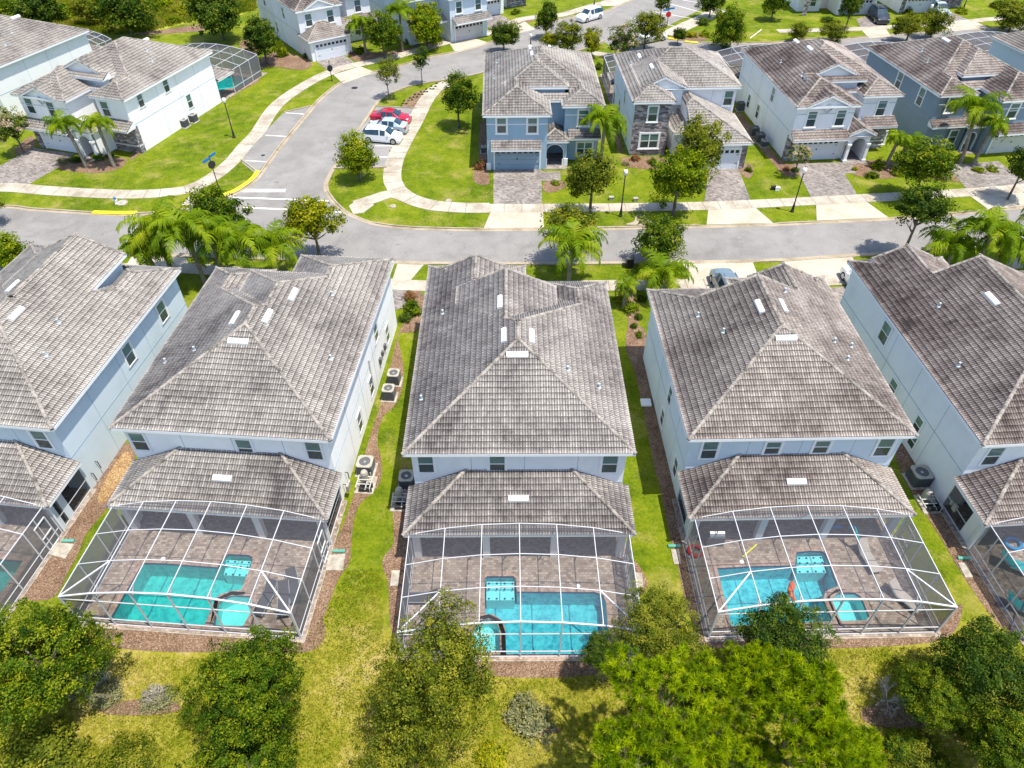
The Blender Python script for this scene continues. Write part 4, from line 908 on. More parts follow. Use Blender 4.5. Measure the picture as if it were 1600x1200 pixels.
for px, py, w, h in ((1383, 520, 1.0, 1.5), (1395, 605, .8, 1.1), (1434, 664, .7, 1.2), (1425, 690, .7, 1.0)): wpx(H_, 'W', .4, px, py, w, h, sill=False)
for u, z in ((1.3, .9), (5.2, .9), (8.8, .9)): window(HOUSES['C'], 'W', .4, u, z, .8, 1.4, sill=False); window(HOUSES['C'], 'E', W_ - .4, u + .8, z, .8, 1.4, sill=False)
# side wall control joints and down pipes
for k_, sx in (('A', W_ - .39), ('B', W_ - .39), ('D', .39), ('E', .39)):
    for y in (1.0, 6.4): pass
roof_vents(HOUSES['C'], [(6.28, 5.35, 'S'), (5.5, 7.0, 'W'), (7.15, 6.9, 'E'), (5.25, 10.4, 'W')]); roof_vents(HOUSES['B'], [(6.2, 5.2, 'S'), (5.2, 7.3, 'W'), (7.2, 7.5, 'E'), (7.9, 10.2, 'E')])
roof_vents(HOUSES['D'], [(6.45, 5.55, 'S'), (5.7, 8.5, 'W'), (7.2, 8.6, 'E')]); roof_vents(HOUSES['A'], [(7.3, 6.8, 'E'), (5.2, 9.5, 'W')]); roof_vents(HOUSES['E'], [(5.1, 9.9, 'W'), (5.4, 5.9, 'W')])
for k_ in 'BCDE':
    ro = HOUSES[k_]; x, y = (6.3, -1.15); z = 2.65 + K * 1.8 + .05; m = MB()
    prof = [(-.17, .02), (-.13, .12), (0, .17), (.14, .16), (.17, .12), (.17, 0)]
    vs = [(x - .55, y - b, z - K * b + c) for b, c in prof] + [(x + .55, y - b, z - K * b + c) for b, c in prof]
    m.add(vs, [(k, k + 1, k + 7, k + 6) for k in range(5)] + [tuple(range(6))[::-1], tuple(range(6, 12))]); m.build('ridge_vent', 'vent_white', ro['roof'])
roof_pipes(HOUSES['C'], [(9.2, 5.0), (11.0, 4.4), (.75, 3.9), (1.5, 11.5)]); roof_pipes(HOUSES['B'], [(3.3, 5.2), (1.3, 5.0), (11.2, 6.0), (9.9, 11.6)]); roof_pipes(HOUSES['D'], [(2.4, 9.6), (3.4, 7.4), (10.1, 6.7), (11.4, 6.9), (10.4, 5.2), (8.0, 10.6)])
roof_pipes(HOUSES['A'], [(9.3, 7.3), (10.0, 4.6)]); roof_pipes(HOUSES['E'], [(2.6, 10.8), (1.4, 5.7)]); 

CAGE_ARCH = [0, .56, .86, 1.0, .86, .56, 0]
def cage(H_, label, x0=.35, x1=12.3, y0=-8.5, y1=-2.85, hs=2.62, rise=1.0, nb=6, rows=3, group=None):
    t = thing('pool_enclosure', label, 'pool cage', (*lw(H_, 0, 0), 0), R(H_[1]), group)
    fr = MB(); sr = MB(); sw = MB(); dr = MB(); sf = MB(); sg = MB()
    arch = [math.sin(math.pi * i / nb) ** .8 if 0 < i < nb else 0 for i in range(nb + 1)]
    xs = [x0 + (x1 - x0) * i / nb for i in range(nb + 1)]; ys = [y1 + (y0 - y1) * j / rows for j in range(rows + 1)]
    P = lambda i, j: Vector((xs[i], ys[j], hs + rise * arch[i]))
    w = .037
    for j in range(rows + 1):
        for i in range(nb): fr.bar(P(i, j), P(i + 1, j), w if j < rows else .08, w if j < rows else .08)
    for i in range(nb + 1):
        for j in range(rows): fr.bar(P(i, j), P(i, j + 1), w, .06)
        fr.bar((xs[i], y0, 0.05), P(i, rows), .07 if 0 < i < nb else .09)
    for i in range(nb):
        for j in range(rows): sr.add([P(i, j), P(i + 1, j), P(i + 1, j + 1), P(i, j + 1)], [(0, 1, 2, 3)])
        sf.add([(xs[i], y0, .05), (xs[i + 1], y0, .05), P(i + 1, rows), P(i, rows)], [(0, 1, 2, 3)])
        sg.add([(xs[i], y1 + .01, hs - .15), (xs[i + 1], y1 + .01, hs - .15), P(i + 1, 0) + Vector((0, .01, 0)), P(i, 0) + Vector((0, .01, 0))], [(0, 1, 2, 3)])
    for z in (hs - .2, .62, .09): fr.bar((x0, y0, z), (x1, y0, z), .05)
    for xx in (x0, x1):
        for z in (.62, .09): fr.bar((xx, y0, z), (xx, y1, z), .05)
        for j in range(rows + 1): fr.bar((xx, ys[j], .05), (xx, ys[j], hs), .07)
        fr.bar((xx, (ys[0] + ys[1]) / 2, .05), (xx, (ys[0] + ys[1]) / 2, hs), .05)
        sw = MB(); sw.add([(xx, y0, .05), (xx, y1, .05), (xx, y1, hs), (xx, y0, hs)], [(0, 1, 2, 3)]); sw.build('side_screen', 'screen_wall', t)
    fr.bar(P(0, rows), P(1, rows - 1), .07); fr.bar(P(nb, rows), P(nb - 1, rows - 1), .07)
    for i in range(1, nb):
        fr.bar(P(i, 0) + Vector((0, -.55, 0)), (xs[i], y1 + .02, hs - .1), .05); fr.bar(P(i, rows) + Vector((0, .5, 0)), P(i, rows) + Vector((0, 0, -.55)), .045)
    fr.build('frame', 'alu_white', t); sr.build('roof_screen', 'screen_roof', t); sf.build('front_screen', 'screen_front', t); sg.build('rear_screen', 'screen_front', t)
    xx = x1; a, b = ys[0] - .35, ys[0] - 1.25
    for z in (.1, 1.1, 2.1): dr.bar((xx + .03, a, z), (xx + .03, b, z), .06)
    dr.bar((xx + .03, a, .1), (xx + .03, a, 2.1), .06); dr.bar((xx + .03, b, .1), (xx + .03, b, 2.1), .06)
    dr.build('screen_door', 'alu_white', t)
    return t
cage(HC, 'white framed pool cage behind the central pale blue house, pool with a shallow step bay')
cage(HB, 'white framed pool cage second from left, over a teal pool and dark loungers')
cage(HD, 'white framed pool cage right of centre, over the pool with an orange float')
cage(HA, 'white framed pool cage cut by the left edge of the photo')
cage(HE, 'white framed pool cage cut by the right edge, over turquoise loungers', y0=-8.3)

# lanai structure, sliding doors, decks, pools
def lanai(k, H_):
    Hh = HOUSES[k]; root = Hh['root']; m = MB()
    m.box(.42, -2.62, 2.12, W_ - .42, -2.36, 2.49)
    for x in (.42, 4.3, 8.1, W_ - .82): m.box(x, -2.66, 0.05, x + .40, -2.32, 2.12)
    for x in (.42, W_ - .66): m.box(x, -2.36, 2.2, x + .24, .38, 2.48)
    m.box(.42, -2.36, .05, .62, -1.6, 2.2) if k != 'A' else m.box(W_ - .62, -1.95, .05, W_ - .42, -1.45, 2.2)
    m.build('lanai_column', 'white_trim' if k in 'CBE' else 'stucco_pale_blue', root)
    for x in (.45, W_ - .45):
        s = MB(); s.add([(x, -2.36, .06), (x, .39, .06), (x, .39, 2.2), (x, -2.36, 2.2)], [(0, 1, 2, 3)]); s.build('lanai_screen', 'screen_porch', root)
    for x in (.45, W_ - .45):
        for z_, w_ in ((.95, .05), (.1, .07)): f = MB(); f.bar((x, -2.36, z_), (x, .39, z_), w_); f.build('screen_rail', 'alu_white', root)
    g = MB(); fr = MB()
    for a in (1.6, 7.6):
        for q in range(3):
            x = a + q * 1.1; g.box(x + .05, .33, .1, x + 1.05, .38, 2.15); fr.box(x, .31, .07, x + .05, .39, 2.2)
        fr.box(a + 3.3, .31, .07, a + 3.35, .39, 2.2); fr.box(a, .31, 2.15, a + 3.35, .392, 2.21)
    sd = g.build('sliding_door', 'glass_dark', root); fr.build('door_frame', 'white_trim', sd)
for k, H_ in (('A', HA), ('B', HB), ('C', HC), ('D', HD), ('E', HE)):
    lanai(k, H_)
    outer = [lw(H_, .15, -8.7), lw(H_, 12.5, -8.7), lw(H_, 12.5, .42), lw(H_, .15, .42)]
    p_ = pools.get(k)
    if k == 'A':
        # the pool polygon leaves the photo: keep it inside the deck
        pass
    hs_ = []
    if p_: hs_ = [p_['w']] + ([p_['ws']] if 'ws' in p_ else [])
    hole_sheet('pool_deck', outer, hs_, 0.05, 'deck_paver')
    m = MB()
    for a, b in zip(outer, outer[1:] + outer[:1]): m.bar((*a, .01), (*b, .01), .07, .078)
    struct('deck_edge', m, 'pad_concrete')
def pool(label, poly, basin, water, steps=(), spa=None, zt=.05):
    c = (sum(p[0] for p in poly) / len(poly), sum(p[1] for p in poly) / len(poly))
    t = thing('swimming_pool', label, 'pool', (c[0], c[1], 0))
    def sh(pts): return [(x - c[0], y - c[1]) for x, y in pts]
    def basin_(pts, depth, nm, mat):
        m = MB(); n = len(pts)
        a = sum(pts[i][0] * pts[(i + 1) % n][1] - pts[(i + 1) % n][0] * pts[i][1] for i in range(n))
        if a < 0: pts = pts[::-1]
        m.prism(pts, -depth - .2, -depth, 0, bottom=False)
        vs = [(x, y, zt) for x, y in pts] + [(x, y, -.12) for x, y in pts] + [(x, y, -depth) for x, y in pts]
        m.add(vs, [(i, i + n, (i + 1) % n + n, (i + 1) % n) for i in range(n)], 1); m.add(vs, [(i + n, i + 2 * n, (i + 1) % n + 2 * n, (i + 1) % n + n) for i in range(n)], 0)
        return m.build(nm, [mat, 'tile_navy'], t)
    def water_(pts, nm, z):
        m = MB(); m.prism(grow(pts, -0.003), z - 1e-4, z, bottom=False); m.f = [f for f in m.f if len(f) == 3]; m.m = [0] * len(m.f); return m.build(nm, water, t)
    def coping_(pts, w=.3):
        m = MB(); ln = pts + [pts[0]]; o = grow(pts, w); o = o + [o[0]]; n = len(ln)
        for i in range(n - 1):
            vs = [(*ln[i], zt + .012), (*ln[i + 1], zt + .012), (*o[i + 1], zt + .012), (*o[i], zt + .012), (*ln[i], zt - .05), (*ln[i + 1], zt - .05), (*o[i + 1], zt - .05), (*o[i], zt - .05)]
            m.add(vs, [(0, 1, 2, 3), (0, 4, 5, 1), (3, 2, 6, 7)])
        return m
    pl = sh(poly); basin_(pl, 1.35, 'basin', basin); water_(pl, 'water', -.06); coping_(pl).build('coping', 'coping', t)
    for s in steps:
        s = sh(s); m = MB(); cx = sum(q[0] for q in s) / len(s); cy = sum(q[1] for q in s) / len(s)
        m.prism(grow(s, -.06), -1.34, -.42); m2 = MB()
        a, b, c3, d = [Vector(q) for q in s[:4]]
        q = [a.lerp(d, .05), b.lerp(c3, .05), b.lerp(c3, .55), a.lerp(d, .55)]; m.prism([tuple(v) for v in grow([tuple(v) for v in q], -.07)], -.45, -.22)
        st = m.build('pool_step', 'basin_step', t)
        for i in range(4):
            for fy, zz in ((.22, -.2), (.5, -.2), (.88, -.4)):
                p = a.lerp(b, .12 + i * .26).lerp(d.lerp(c3, .12 + i * .26), fy); m2.lathe(p.x, p.y, [(.06, zz - .02), (.06, zz + .012)], 8)
        m2.build('step_tile', 'tile_navy', st)
    if spa:
        s = sh(spa); basin_(s, .9, 'spa_basin', 'basin_step'); water_(s, 'spa_water', -.02)
        m = coping_(s, .22); m.build('spa_coping', 'coping', t)
    return t
pool('teal pool cut by the left edge of the photo', pools['A']['w'], 'basin_teal', 'water_teal')
pool('teal pool with a raised spa and dotted step bay in the cage second from left', pools['B']['w'], 'basin_teal', 'water_teal', [GL(s) for s in pools['B']['steps']], pools['B']['ws'])
pool('clear blue pool behind the central house, L-shaped with a step bay at its top', pools['C']['w'], 'basin_blue', 'water_blue', [GL(s) for s in pools['C']['steps']], pools['C']['ws'])
pool('bright blue pool with an orange float and a spa at its right corner', pools['D']['w'], 'basin_blue', 'water_blue', [GL(s) for s in pools['D']['steps']], pools['D']['ws'])
pool('small turquoise pool in the cage behind the white corner house, top left', nw_pool, 'basin_teal', 'water_teal', zt=.02)
# ---------------------------------------------------------------- far row (seen from the street side)
def family(G_=False, P='hip', mirror=False, depth=17.7, w=12.6, f3y=2.2):
    bl = [B_(0, 3.7, w, depth, 5.9, 'SWEN')]
    bl.append(B_(2.266, 4.6, 9.0, 11.5, 6.9197, 'WES' if P == 'hip' else 'WE', rake='' if P == 'hip' else 'S', z0=4.0, fa='WS' if mirror else 'ES'))
    bl.append(B_(0, 0, 7.0, 9, 5.9, 'SWE')); bl.append(B_(8.1, f3y, w, 9, 5.9, 'SWE'))
    if G_: bl.append(B_(1.15, -.02, 5.95, 4.5, 5.92, 'WE', rake='S', walls=False))
    if mirror:
        for b in bl: x0, y0, x1, y1 = b['r']; b['r'] = (w - x1, y0, w - x0, y1)
    return bl
def backyard(H_, dy, x0=.4, x1=12.2, label=None, dep=6.2):
    """screened cage behind a far-row house; y grows away from the street"""
    t = thing('pool_enclosure', label, 'pool cage', (*lw(H_, 0, dy), 0), R(H_[1]))
    fr = MB(); sr = MB(); sw = MB(); hs, rise, nb, rows = 2.7, .75, 6, 3
    arch = [math.sin(math.pi * i / nb) ** .8 if 0 < i < nb else 0 for i in range(nb + 1)]
    P = lambda i, j: Vector((x0 + (x1 - x0) * i / nb, dep * j / rows, hs + rise * arch[i]))
    for j in range(rows + 1):
        for i in range(nb): fr.bar(P(i, j), P(i + 1, j), .06)
    for i in range(nb + 1):
        for j in range(rows): fr.bar(P(i, j), P(i, j + 1), .05)
        fr.bar(P(i, rows) * 1, (P(i, rows).x, dep, 0), .08)
    for i in range(nb):
        for j in range(rows): sr.add([P(i, j), P(i + 1, j), P(i + 1, j + 1), P(i, j + 1)], [(0, 1, 2, 3)])
        sw.add([(P(i, 0).x, dep, 0), (P(i + 1, 0).x, dep, 0), P(i + 1, rows), P(i, rows)], [(0, 1, 2, 3)])
    for xx in (x0, x1):
        for j in range(rows + 1): fr.bar((xx, dep * j / rows, 0), (xx, dep * j / rows, hs), .08)
        fr.bar((xx, 0, .7), (xx, dep, .7), .06); sw.add([(xx, 0, 0), (xx, dep, 0), (xx, dep, hs), (xx, 0, hs)], [(0, 1, 2, 3)])
    fr.build('frame', 'alu_white', t); sr.build('roof_screen', 'screen_roof', t); sw.build('wall_screen', 'screen_wall', t)
    return t
def deck_at(H_, y0, y1, x0=.2, x1=12.4, holes_=()):
    hole_sheet('pool_deck', [lw(H_, x0, y0), lw(H_, x1, y0), lw(H_, x1, y1), lw(H_, x0, y1)], list(holes_), 0.03, 'deck_paver')
def lan_n(y, w=12.6): return B_(0.0, y - .42, w, y + 3.0, 2.65, 'WEN', lvl=1, walls=False)

# blue-grey corner house
HR1 = ((-2.98, 69.82), 1.0)
r1 = house('house', 'grey-blue two-storey house on the street corner, white trim and an arched brown doorway', *HR1,
    family() + [B_(.8, -.78, 6.0, .42, 2.68, 'S', lvl=1, walls=False, pent=True), B_(6.0, .85, 9.0, 6, 2.8, 'SWE', lvl=1, walls=False), B_(8.9, 1.35, 12.3, 2.62, 2.85, 'S', lvl=1, walls=False, pent=True), lan_n(17.7)], 'stucco_blue', 'tile_b', du=0.075)
garage_door(r1, 1.2, 5.85, .40, 2.25, 'garage_blue'); arch_porch(r1, 6.25, 8.75, 1.2, 4.6, 2.72, 7.5, .95, 1.45)
for px, py in ((783.7, 196), (831.9, 196)): wpx(r1, 'S', .40, px, py, .95, 1.5, trimw=.16)
wpx(r1, 'S', 2.6, 911.5, 184, 1.0, 1.55, trimw=.16); wpx(r1, 'S', 5.0, 867, 166, .8, .9, trimw=.1); wpx(r1, 'S', 2.6, 913, 232, 1.6, 1.3, trimw=.16, double=True)
m = MB()
for a, b in ((.42, .5), (.5, .42)): pass
m.box(.38, .355, 4.85, 6.62, .40, 4.93); m.box(8.48, 2.555, 4.85, 12.2, 2.60, 4.93); m.box(2.9, 4.955, 6.1, 8.4, 5.0, 6.2); m.build('trim_band', 'white_trim', r1['root'])
for b_ in ((.3, .3, 0, .75, .42, .75), (6.1, 1.1, 0, 6.7, 1.25, .8), (8.3, 1.1, 0, 8.9, 1.25, .8)): m = MB(); m.box(*b_); m.build('column', 'white_trim', r1['root'])
roof_vents(r1, [(5.3, 10.3, 'W'), (5.2, 12.7, 'W'), (7.4, 12.9, 'E')]); roof_pipes(r1, [(1.5, 12.8), (1.2, 8.5), (10.2, 10.5)])
deck_at(HR1, 17.2, 24.5)

# white and stone house
HR2 = ((12.45, 73.14), 2.2)
r2 = house('house', 'white house with a stone-faced bay and a low garage wing, behind a large round oak', *HR2,
    [B_(0, 3.7, 12.45, 14.4, 5.9, 'SWEN'), B_(1.1, 2.4, 6.2, 9, 6.42, 'WE', rake='S', z0=4.5), B_(0, 0, 4.55, 9, 5.9, 'SWE'),
     B_(1.2, -3.5, 12.3, 3.95, 2.9, 'SWE', lvl=1, clip=(6.0, -9, 20, 20), walls=False), B_(4.45, -.8, 9.0, 3.9, 2.95, 'SWE', lvl=1, walls=False), lan_n(14.4)], 'stucco_white', 'tile_a', du=0.075)
m = MB(); m.box(6.0, -3.1, -.05, 11.9, 3.6, 2.75); m.box(4.9, .2, -.05, 6.1, 3.6, 2.8); m.add([(6.0, -3.1, 2.7), (6.0, 3.7, 2.7), (6.0, 3.7, 5.1), (6.0, 1.3, 4.98)], [(0, 1, 2, 3)]); m.build('garage_wall', 'stucco_white', r2['root'])
garage_door(r2, 6.8, 11.2, -3.1, 2.2, 'garage_white'); stone(r2, [(.38, .33, -.05, 4.17, .41, 5.73), (11.3, -3.15, -.05, 11.93, -3.05, 2.7), (11.86, -3.15, -.05, 11.94, -2.4, 2.7)])
wpx(r2, 'S', .33, 1020, 178, .95, 1.55, trimw=.14); wpx(r2, 'S', .33, 1014, 220, 1.9, 1.5, trimw=.2, double=True); wpx(r2, 'S', 4.1, 1138, 153, .95, 1.5, trimw=.14)
wpx(r2, 'W', .40, 977, 150, .8, 1.4, sill=False); wpx(r2, 'W', .40, 968, 165, .8, 1.4, sill=False); wpx(r2, 'W', .40, 960, 153, .8, 1.4, sill=False)
roof_vents(r2, [(2.3, 10.3, 'W'), (2.9, 6.2, 'W')]); roof_pipes(r2, [(1.2, 9.3), (10.6, 8.2), (11.2, 7.6)])
backyard(HR2, 16.9, label='dark-screened pool cage behind the stone-faced white house'); deck_at(HR2, 14, 24.5)

# white house with diamond medallion
HR3 = ((28.95, 71.83), 5.0)
r3 = house('house', 'white house with a diamond medallion on its gable and an arched porch on columns', *HR3,
    family(True, 'gable') + [B_(2.4, 3.9, 9.0, 5.1, 6.95, 'S', walls=False, pent=True), B_(.2, -.9, 6.3, .42, 2.75, 'S', lvl=1, walls=False, pent=True), B_(6.3, -.6, 9.3, 4.5, 3.0, 'WE', lvl=1, walls=False, rake='S'), B_(9.0, 1.2, 12.5, 2.62, 3.0, 'S', lvl=1, walls=False, pent=True), lan_n(17.7)], 'stucco_white', 'tile_e', du=0.075)
garage_door(r3, 1.4, 5.9, .40, 2.25, 'garage_white'); arch_porch(r3, 6.6, 9.0, -.2, 4.3, 3.1, 7.8, .82, 1.75, 'stucco_white')
for px, py in ((1268, 186), (1313, 184)): wpx(r3, 'S', .40, px, py, .95, 1.55, trimw=.16)
wpx(r3, 'S', 2.6, 1377, 169, .95, 1.55, trimw=.16); wpx(r3, 'S', 2.6, 1371, 228, 1.0, 1.3, trimw=.16)
for px, py in ((1170, 158), (1184, 174), (1208, 148)): wpx(r3, 'W', .40, px, py, .8, 1.45, sill=False)
for x in (6.75, 8.85): column(r3, x, -.35, 2.0)
m = MB(); cx, cz, q = 3.55, 5.6, .48
for s_, y in ((q, .27), ):
    pts = [(cx + s_ * math.cos(R(90 * k)), cz + s_ * math.sin(R(90 * k))) for k in range(4)]
    for k in range(4): m.bar((pts[k][0], y, pts[k][1]), (pts[(k + 1) % 4][0], y, pts[(k + 1) % 4][1]), .13, .08)
m.build('medallion', 'garage_tan', r3['root'])
m = MB(); m.box(8.2, 1.2, 6.05, 8.6, 1.3, 6.4); 
stone(r3, [(.38, .34, -.05, 1.2, .41, 2.7), (.33, .34, -.05, .41, .9, 2.7), (9.1, 2.53, -.05, 12.22, 2.61, 2.9)])
m = MB(); m.box(.39, .36, 5.0, 6.62, .41, 5.07); m.box(8.48, 2.56, 5.0, 12.2, 2.61, 5.07); m.box(9.1, 2.48, .8, 12.25, 2.54, .92); m.build('trim_band', 'garage_tan', r3['root'])
roof_vents(r3, [(4.9, 10.3, 'W'), (4.6, 13.3, 'W')]); roof_pipes(r3, [(1.9, 10.2), (2.4, 5.6)])
backyard(HR3, 20.3, label='white framed pool cage left of and behind the medallion house'); deck_at(HR3, 17.3, 27.8)

# slate house
HR4 = ((44.94, 74.63), 8.2)
r4 = house('house', 'dark slate-blue house with white window surrounds, behind tall palms near the right edge', *HR4,
    [dict(b, r=(b['r'][0], b['r'][1] - 2.0, b['r'][2], b['r'][3] - 2.0)) for b in family(mirror=True)] + [B_(0, -.6, 4.6, .42, 2.85, 'S', lvl=1, walls=False, pent=True), B_(6.2, -2.9, 12.4, -1.58, 2.7, 'S', lvl=1, walls=False, pent=True), B_(3.9, -1.0, 7.0, 3, 2.85, 'SWE', lvl=1, walls=False), lan_n(15.7)], 'stucco_slate', 'tile_e', du=0.075)
garage_door(r4, 6.9, 11.6, -1.6, 2.25, 'garage_tan'); arch_porch(r4, 4.2, 5.9, -.6, 2.6, 2.8, 5.0, .6, 1.5, 'stucco_slate')
for px, py in ((1405, 126), (1439, 151)): wpx(r4, 'W', .40, px, py, .95, 1.75, trimw=.12, sill=False)
wpx(r4, 'S', .4, 1487, 164, 1.0, 1.5, trimw=.16); wpx(r4, 'S', -1.6, 1583, 173, 1.0, 1.5, trimw=.16); window(r4, 'S', -1.6, 10.6, 3.8, 1.0, 1.5, .16); wpx(r4, 'S', .4, 1483, 226, .9, 1.4, trimw=.16); wpx(r4, 'S', .4, 1500, 226, .9, 1.4, trimw=.16)
m = MB(); m.box(.39, .355, 4.9, 4.2, .40, 4.97); m.box(5.95, -1.645, 4.9, 12.2, -1.6, 4.97); m.box(4.2, 2.95, 6.1, 9.8, 3.0, 6.2); m.build('trim_band', 'white_trim', r4['root'])
roof_vents(r4, [(5.3, 9.4, 'W')]); roof_pipes(r4, [(2.9, 9.5), (2.2, 7.0)])
backyard(HR4, 18.2, label='pool cage behind the slate-blue house, its roof just in view'); deck_at(HR4, 15.2, 25.5)
# pale blue house at the right edge of the far row
HR5 = ((62.6, 78.6), 11.5)
r5 = house('house', 'pale blue house cut by the right edge of the photo in the far row', *HR5,
    [dict(b, r=(b['r'][0], b['r'][1] - 2.0, b['r'][2], b['r'][3] - 2.0)) for b in family(mirror=True)] + [lan_n(15.7)], 'stucco_pale_blue', 'tile_d', du=0.075)
backyard(HR5, 18.2, label='pool cage at the top right behind the pale blue house'); deck_at(HR5, 15.2, 25.5)

# white corner house top left, turned towards the bend
HN2 = ((-52.9, 75.4), -17.4)
n2 = house('house', 'bright white corner house at the top left with two palms at its front door', *HN2,
    family(True, 'gable', f3y=2.0) + [B_(2.4, 3.9, 9.0, 5.1, 6.95, 'S', walls=False, pent=True), B_(.2, -.9, 6.3, .42, 2.75, 'S', lvl=1, walls=False, pent=True), B_(6.3, -.3, 9.0, 4.5, 3.0, 'WE', lvl=1, walls=False, rake='S'), B_(8.8, 1.0, 12.6, 2.42, 3.0, 'S', lvl=1, walls=False, pent=True), lan_n(17.7)], 'stucco_bright', 'tile_a', du=0.075)
garage_door(n2, 1.3, 5.9, .40, 2.2, 'garage_white'); arch_porch(n2, 6.6, 8.7, 0.0, 4.3, 3.1, 7.65, .75, 1.7, 'stucco_bright')
for px, py in ((47, 165), (81, 171)): wpx(n2, 'S', .40, px, py, .95, 1.55, trimw=.12)
wpx(n2, 'S', 2.4, 165, 170, .95, 1.5, trimw=.1); wpx(n2, 'S', 2.4, 163, 224, 1.9, 1.4, trimw=.18, double=True)
for px, py in ((219, 156), (259, 133), (296, 158)): wpx(n2, 'E', 12.2, px, py, .8, 1.45, sill=False)
for x in (6.7, 8.6): column(n2, x, -.15, 2.0)
stone(n2, [(9.0, 2.33, -.05, 12.22, 2.41, 2.9), (12.18, 2.33, -.05, 12.26, 3.0, 2.9), (.38, .34, -.05, 1.1, .41, 2.6), (.33, .34, -.05, .41, .9, 2.6)])
m = MB(); m.box(9.0, 2.27, .75, 12.28, 2.34, .9); m.box(12.2, 2.27, .75, 12.3, 3.1, .9); m.box(.39, .36, 4.9, 6.62, .40, 4.96); m.build('trim_band', 'garage_tan', n2['root'])
m = MB(); pts = [(3.55 + .45 * math.cos(R(90 * k)), 5.6 + .45 * math.sin(R(90 * k))) for k in range(4)]
for k in range(4): m.bar((pts[k][0], .27, pts[k][1]), (pts[(k + 1) % 4][0], .27, pts[(k + 1) % 4][1]), .13, .08)
m.build('medallion', 'garage_tan', n2['root'])
roof_vents(n2, [(7.3, 13.3, 'E')]); roof_pipes(n2, [(9.0, 11.3), (10.3, 10.2)])
backyard(HN2, 20.3, label='white framed pool cage beside the lawn behind the white corner house'); deck_at(HN2, 17.3, 27.6, holes_=[nw_pool])
HN1 = ((-71.5, 84.0), -20.0)
n1 = house('house', 'white house cut by the left edge, only its long grey roof in view', *HN1, family(False, 'hip') + [lan_n(17.7)], 'stucco_white', 'tile_b', du=0.075)
roof_vents(n1, [(7.4, 12.5, 'E')]); roof_pipes(n1, [(9.2, 9.8), (10.4, 7.5)])
backyard(HN1, 20.3, label='pool cage peeping over the roofs at the top left', x0=1.0, x1=9.0, dep=3.4)
# houses across the bend, cut by the top edge
def top_house(px, ang, label, wall, tile, gmat, G_=True, P='gable', hip_garage=False, mirror=False, stonef=False):
    x, y = G(*px); H_ = ((x, y), ang)
    ex = [B_(.2, -.9, 6.3, .42, 2.75, 'S', lvl=1, walls=False, pent=True)]
    if hip_garage: ex = [B_(.1, -2.6, 6.9, 1.2, 2.75, 'SWE', lvl=1, ovh=.4)]
    ex += [B_(6.2, 1.2, 12.5, 2.62, 2.8, 'S', lvl=1, walls=False, pent=True)]
    if mirror:
        for b in ex: a = b['r']; b['r'] = (12.6 - a[2], a[1], 12.6 - a[0], a[3])
    t = house('house', label, *H_, family(G_, P, mirror=mirror) + ex, wall, tile, du=0.15)
    gy = -2.2 if hip_garage else .4; g0, g1 = (1.2, 5.9) if not mirror else (6.7, 11.4)
    garage_door(t, g0, g1, gy, 2.2, gmat)
    a, b = ((1.9, 5.1) if not mirror else (7.5, 10.7))
    window(t, 'S', .4, a, 3.8, .95, 1.5, .14); window(t, 'S', .4, b, 3.8, .95, 1.5, .14); window(t, 'S', 2.6, 10.3 if not mirror else 2.3, 3.8, .95, 1.5, .14)
    window(t, 'S', 2.6, 10.3 if not mirror else 2.3, .8, 1.9, 1.3, .14, double=True)
    sx = 'W' if ang > 0 else 'E'; so = .4 if ang > 0 else 12.2
    window(t, sx, so, 6, 3.7, .8, 1.4, sill=False); window(t, sx, so, 10, .9, .8, 1.4, sill=False); window(t, sx, so, 13.5, 3.7, .8, 1.4, sill=False)
    if stonef: stone(t, [(.38, .33, -.05, 1.1, .41, 2.7), (8.5, 2.5, -.05, 12.2, 2.61, 2.7)])
    return t, H_
t1, HT1 = top_house((474, 91), 34.5, 'white house across the bend with a one-storey hipped garage facing the street', 'stucco_white', 'tile_d', 'garage_white', hip_garage=True)
HT2 = top_house((650, 80), 32.5, 'light blue house half hidden by two oaks and palms across the bend', 'stucco_pale_blue', 'tile_b', 'garage_tan', mirror=True)[1]
HT3 = top_house((733, 32), 31.5, 'pale house with stone corner at the top edge, garage beside a red crepe myrtle', 'stucco_sky', 'tile_d', 'garage_white', stonef=True)[1]
top_house((1250, 26), 4.0, 'white house with a stone front at the top edge, left of the black parked car', 'stucco_white', 'tile_b', 'garage_white', stonef=True, mirror=True)
top_house((1402, 22), 6.0, 'white house at the top edge behind the silver pickup truck', 'stucco_sky', 'tile_d', 'garage_white', stonef=True)
# ---------------------------------------------------------------- plants
def quadmesh(name, V, F, mats, tint=None, mi=None):
    """V (n,3), F (m,k) arrays"""
    k = F.shape[1]; me = bpy.data.meshes.new(name); me.vertices.add(len(V)); me.vertices.foreach_set('co', V.astype(np.float32).reshape(-1))
    me.loops.add(F.size); me.loops.foreach_set('vertex_index', F.astype(np.int32).reshape(-1))
    me.polygons.add(len(F)); me.polygons.foreach_set('loop_start', np.arange(0, F.size, k, dtype=np.int32)); me.update(calc_edges=True)
    for m_ in mats: me.materials.append(M[m_])
    if mi is not None: me.polygons.foreach_set('material_index', mi.astype(np.int32))
    if tint is not None:
        at = me.attributes.new('tint', 'FLOAT', 'FACE'); at.data.foreach_set('value', tint.astype(np.float32))
    me.update(); return me
def unit(n):
    v = RNG.normal(size=(n, 3)); return v / np.linalg.norm(v, axis=1)[:, None]
